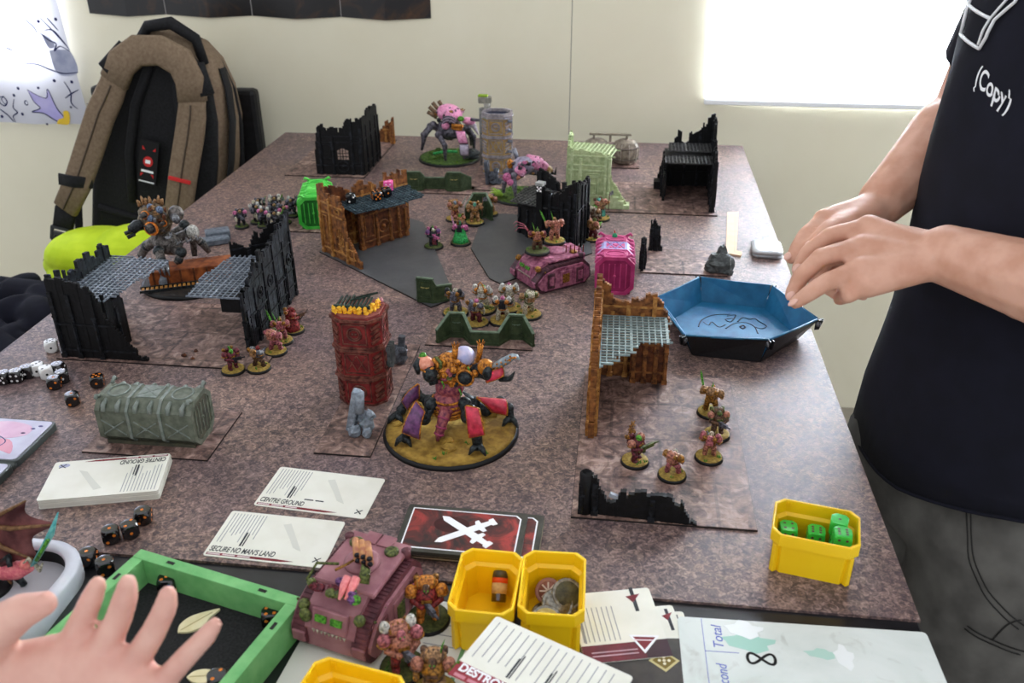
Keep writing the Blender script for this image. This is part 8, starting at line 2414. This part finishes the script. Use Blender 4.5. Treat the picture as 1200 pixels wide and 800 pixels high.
# trouser seams follow the cloth
def smooth3(pts, d=0):
    out = []
    Q = [Vector(p) for p in pts]
    sh = Vector((0.0006, 0.0, 0.0008)) * d
    for i in range(len(Q) - 1):
        a = Q[max(i - 1, 0)]; b = Q[i]; c = Q[i + 1]; e = Q[min(i + 2, len(Q) - 1)]
        for k in range(6):
            t = k / 6
            out.append(0.5 * ((2 * b) + (c - a) * t + (2 * a - 5 * b + 4 * c - e) * t * t + (3 * b - a - 3 * c + e) * t ** 3) + sh)
    return out + [Q[-1] + sh]
def seam(pts, m=None, rad=0.0012, name='trouser_seam'):
    q = MB().tube(pts, rad, 5)
    o = q.build(name, m or mat((40, 39, 38)), pR, True)
    sw = o.modifiers.new('wrap', 'SHRINKWRAP')
    sw.target = trR
    sw.wrap_method = 'TARGET_PROJECT'
    sw.wrap_mode = 'ABOVE_SURFACE'
    sw.offset = 0.001
    sm = o.modifiers.new('smooth', 'SMOOTH')
    sm.factor = 0.5
    sm.iterations = 3
    return o
for d in (0, 7):
    seam([Vector(q) for q in smooth3([(0.6340, 0.1590, 0.0010), (0.6410, 0.1390, -0.0380), (0.6570, 0.1240, -0.0690), (0.6870, 0.1150, -0.0940), (0.7070, 0.1110, -0.1060)], d)])
seam([Vector(q) for q in smooth3([(0.7080, 0.1170, -0.0940), (0.6940, 0.1100, -0.1040), (0.6780, 0.0960, -0.1270)], 0)])
for d in (0, 6):
    seam([Vector(q) for q in smooth3([(0.6260, 0.0900, -0.1260), (0.6700, 0.0930, -0.1310), (0.7140, 0.0960, -0.1360)], d)])

# second player: only the open hand reaches into view
def hem_l(th):
    return -0.03
armsL = {
    'L': dict(elbow=(-0.43, -0.285, 0.110), wrist=(-0.1390, -0.2500, 0.1170), wr=0.028, dorsal=(-0.3, 0.5, -0.6), nails=False, fs=0.9,
              fingers=[[(-0.0650, -0.2450, 0.1430), (-0.0530, -0.2370, 0.1650), (-0.0440, -0.2340, 0.1820), (-0.0390, -0.2320, 0.1920)],
                       [(-0.0410, -0.2470, 0.1440), (-0.0250, -0.2410, 0.1720), (-0.0170, -0.2390, 0.1910), (-0.0140, -0.2380, 0.2010)],
                       [(-0.0180, -0.2510, 0.1410), (0.0020, -0.2470, 0.1720), (0.0120, -0.2450, 0.1910), (0.0150, -0.2440, 0.2010)],
                       [(0.0020, -0.2580, 0.1340), (0.0250, -0.2530, 0.1610), (0.0380, -0.2510, 0.1760), (0.0440, -0.2490, 0.1840)]],
              thumb=[(-0.1020, -0.2540, 0.1670), (-0.0800, -0.2510, 0.1830), (-0.0650, -0.2490, 0.1890)]),
    'R': dict(elbow=(-0.80, -0.62, 0.26), wrist=(-0.66, -0.70, 0.10), dorsal=(0.3, -0.9, 0.2),
              fingers=[[(-0.62, -0.705, 0.03), (-0.61, -0.70, -0.01), (-0.612, -0.695, -0.03), (-0.618, -0.69, -0.04)], [(-0.635, -0.715, 0.02), (-0.63, -0.712, -0.02), (-0.632, -0.705, -0.04), (-0.638, -0.70, -0.05)],
                       [(-0.652, -0.722, 0.02), (-0.648, -0.72, -0.018), (-0.65, -0.712, -0.038), (-0.655, -0.705, -0.048)], [(-0.668, -0.725, 0.025), (-0.666, -0.723, -0.008), (-0.667, -0.716, -0.022), (-0.67, -0.71, -0.03)]],
              thumb=[(-0.63, -0.685, 0.06), (-0.61, -0.675, 0.03), (-0.602, -0.672, 0.01)]),
}
person('person reaching an open palm over the green dice tray', (-0.80, -0.36), (-0.79, -0.36), 0.15, M_SKIN2, mat((70, 74, 80), (80, 84, 90), 30.0, 0.9), mat((40, 44, 58), (50, 54, 68), 24.0, 0.9), armsL, hem_l, (44, 34, 26))
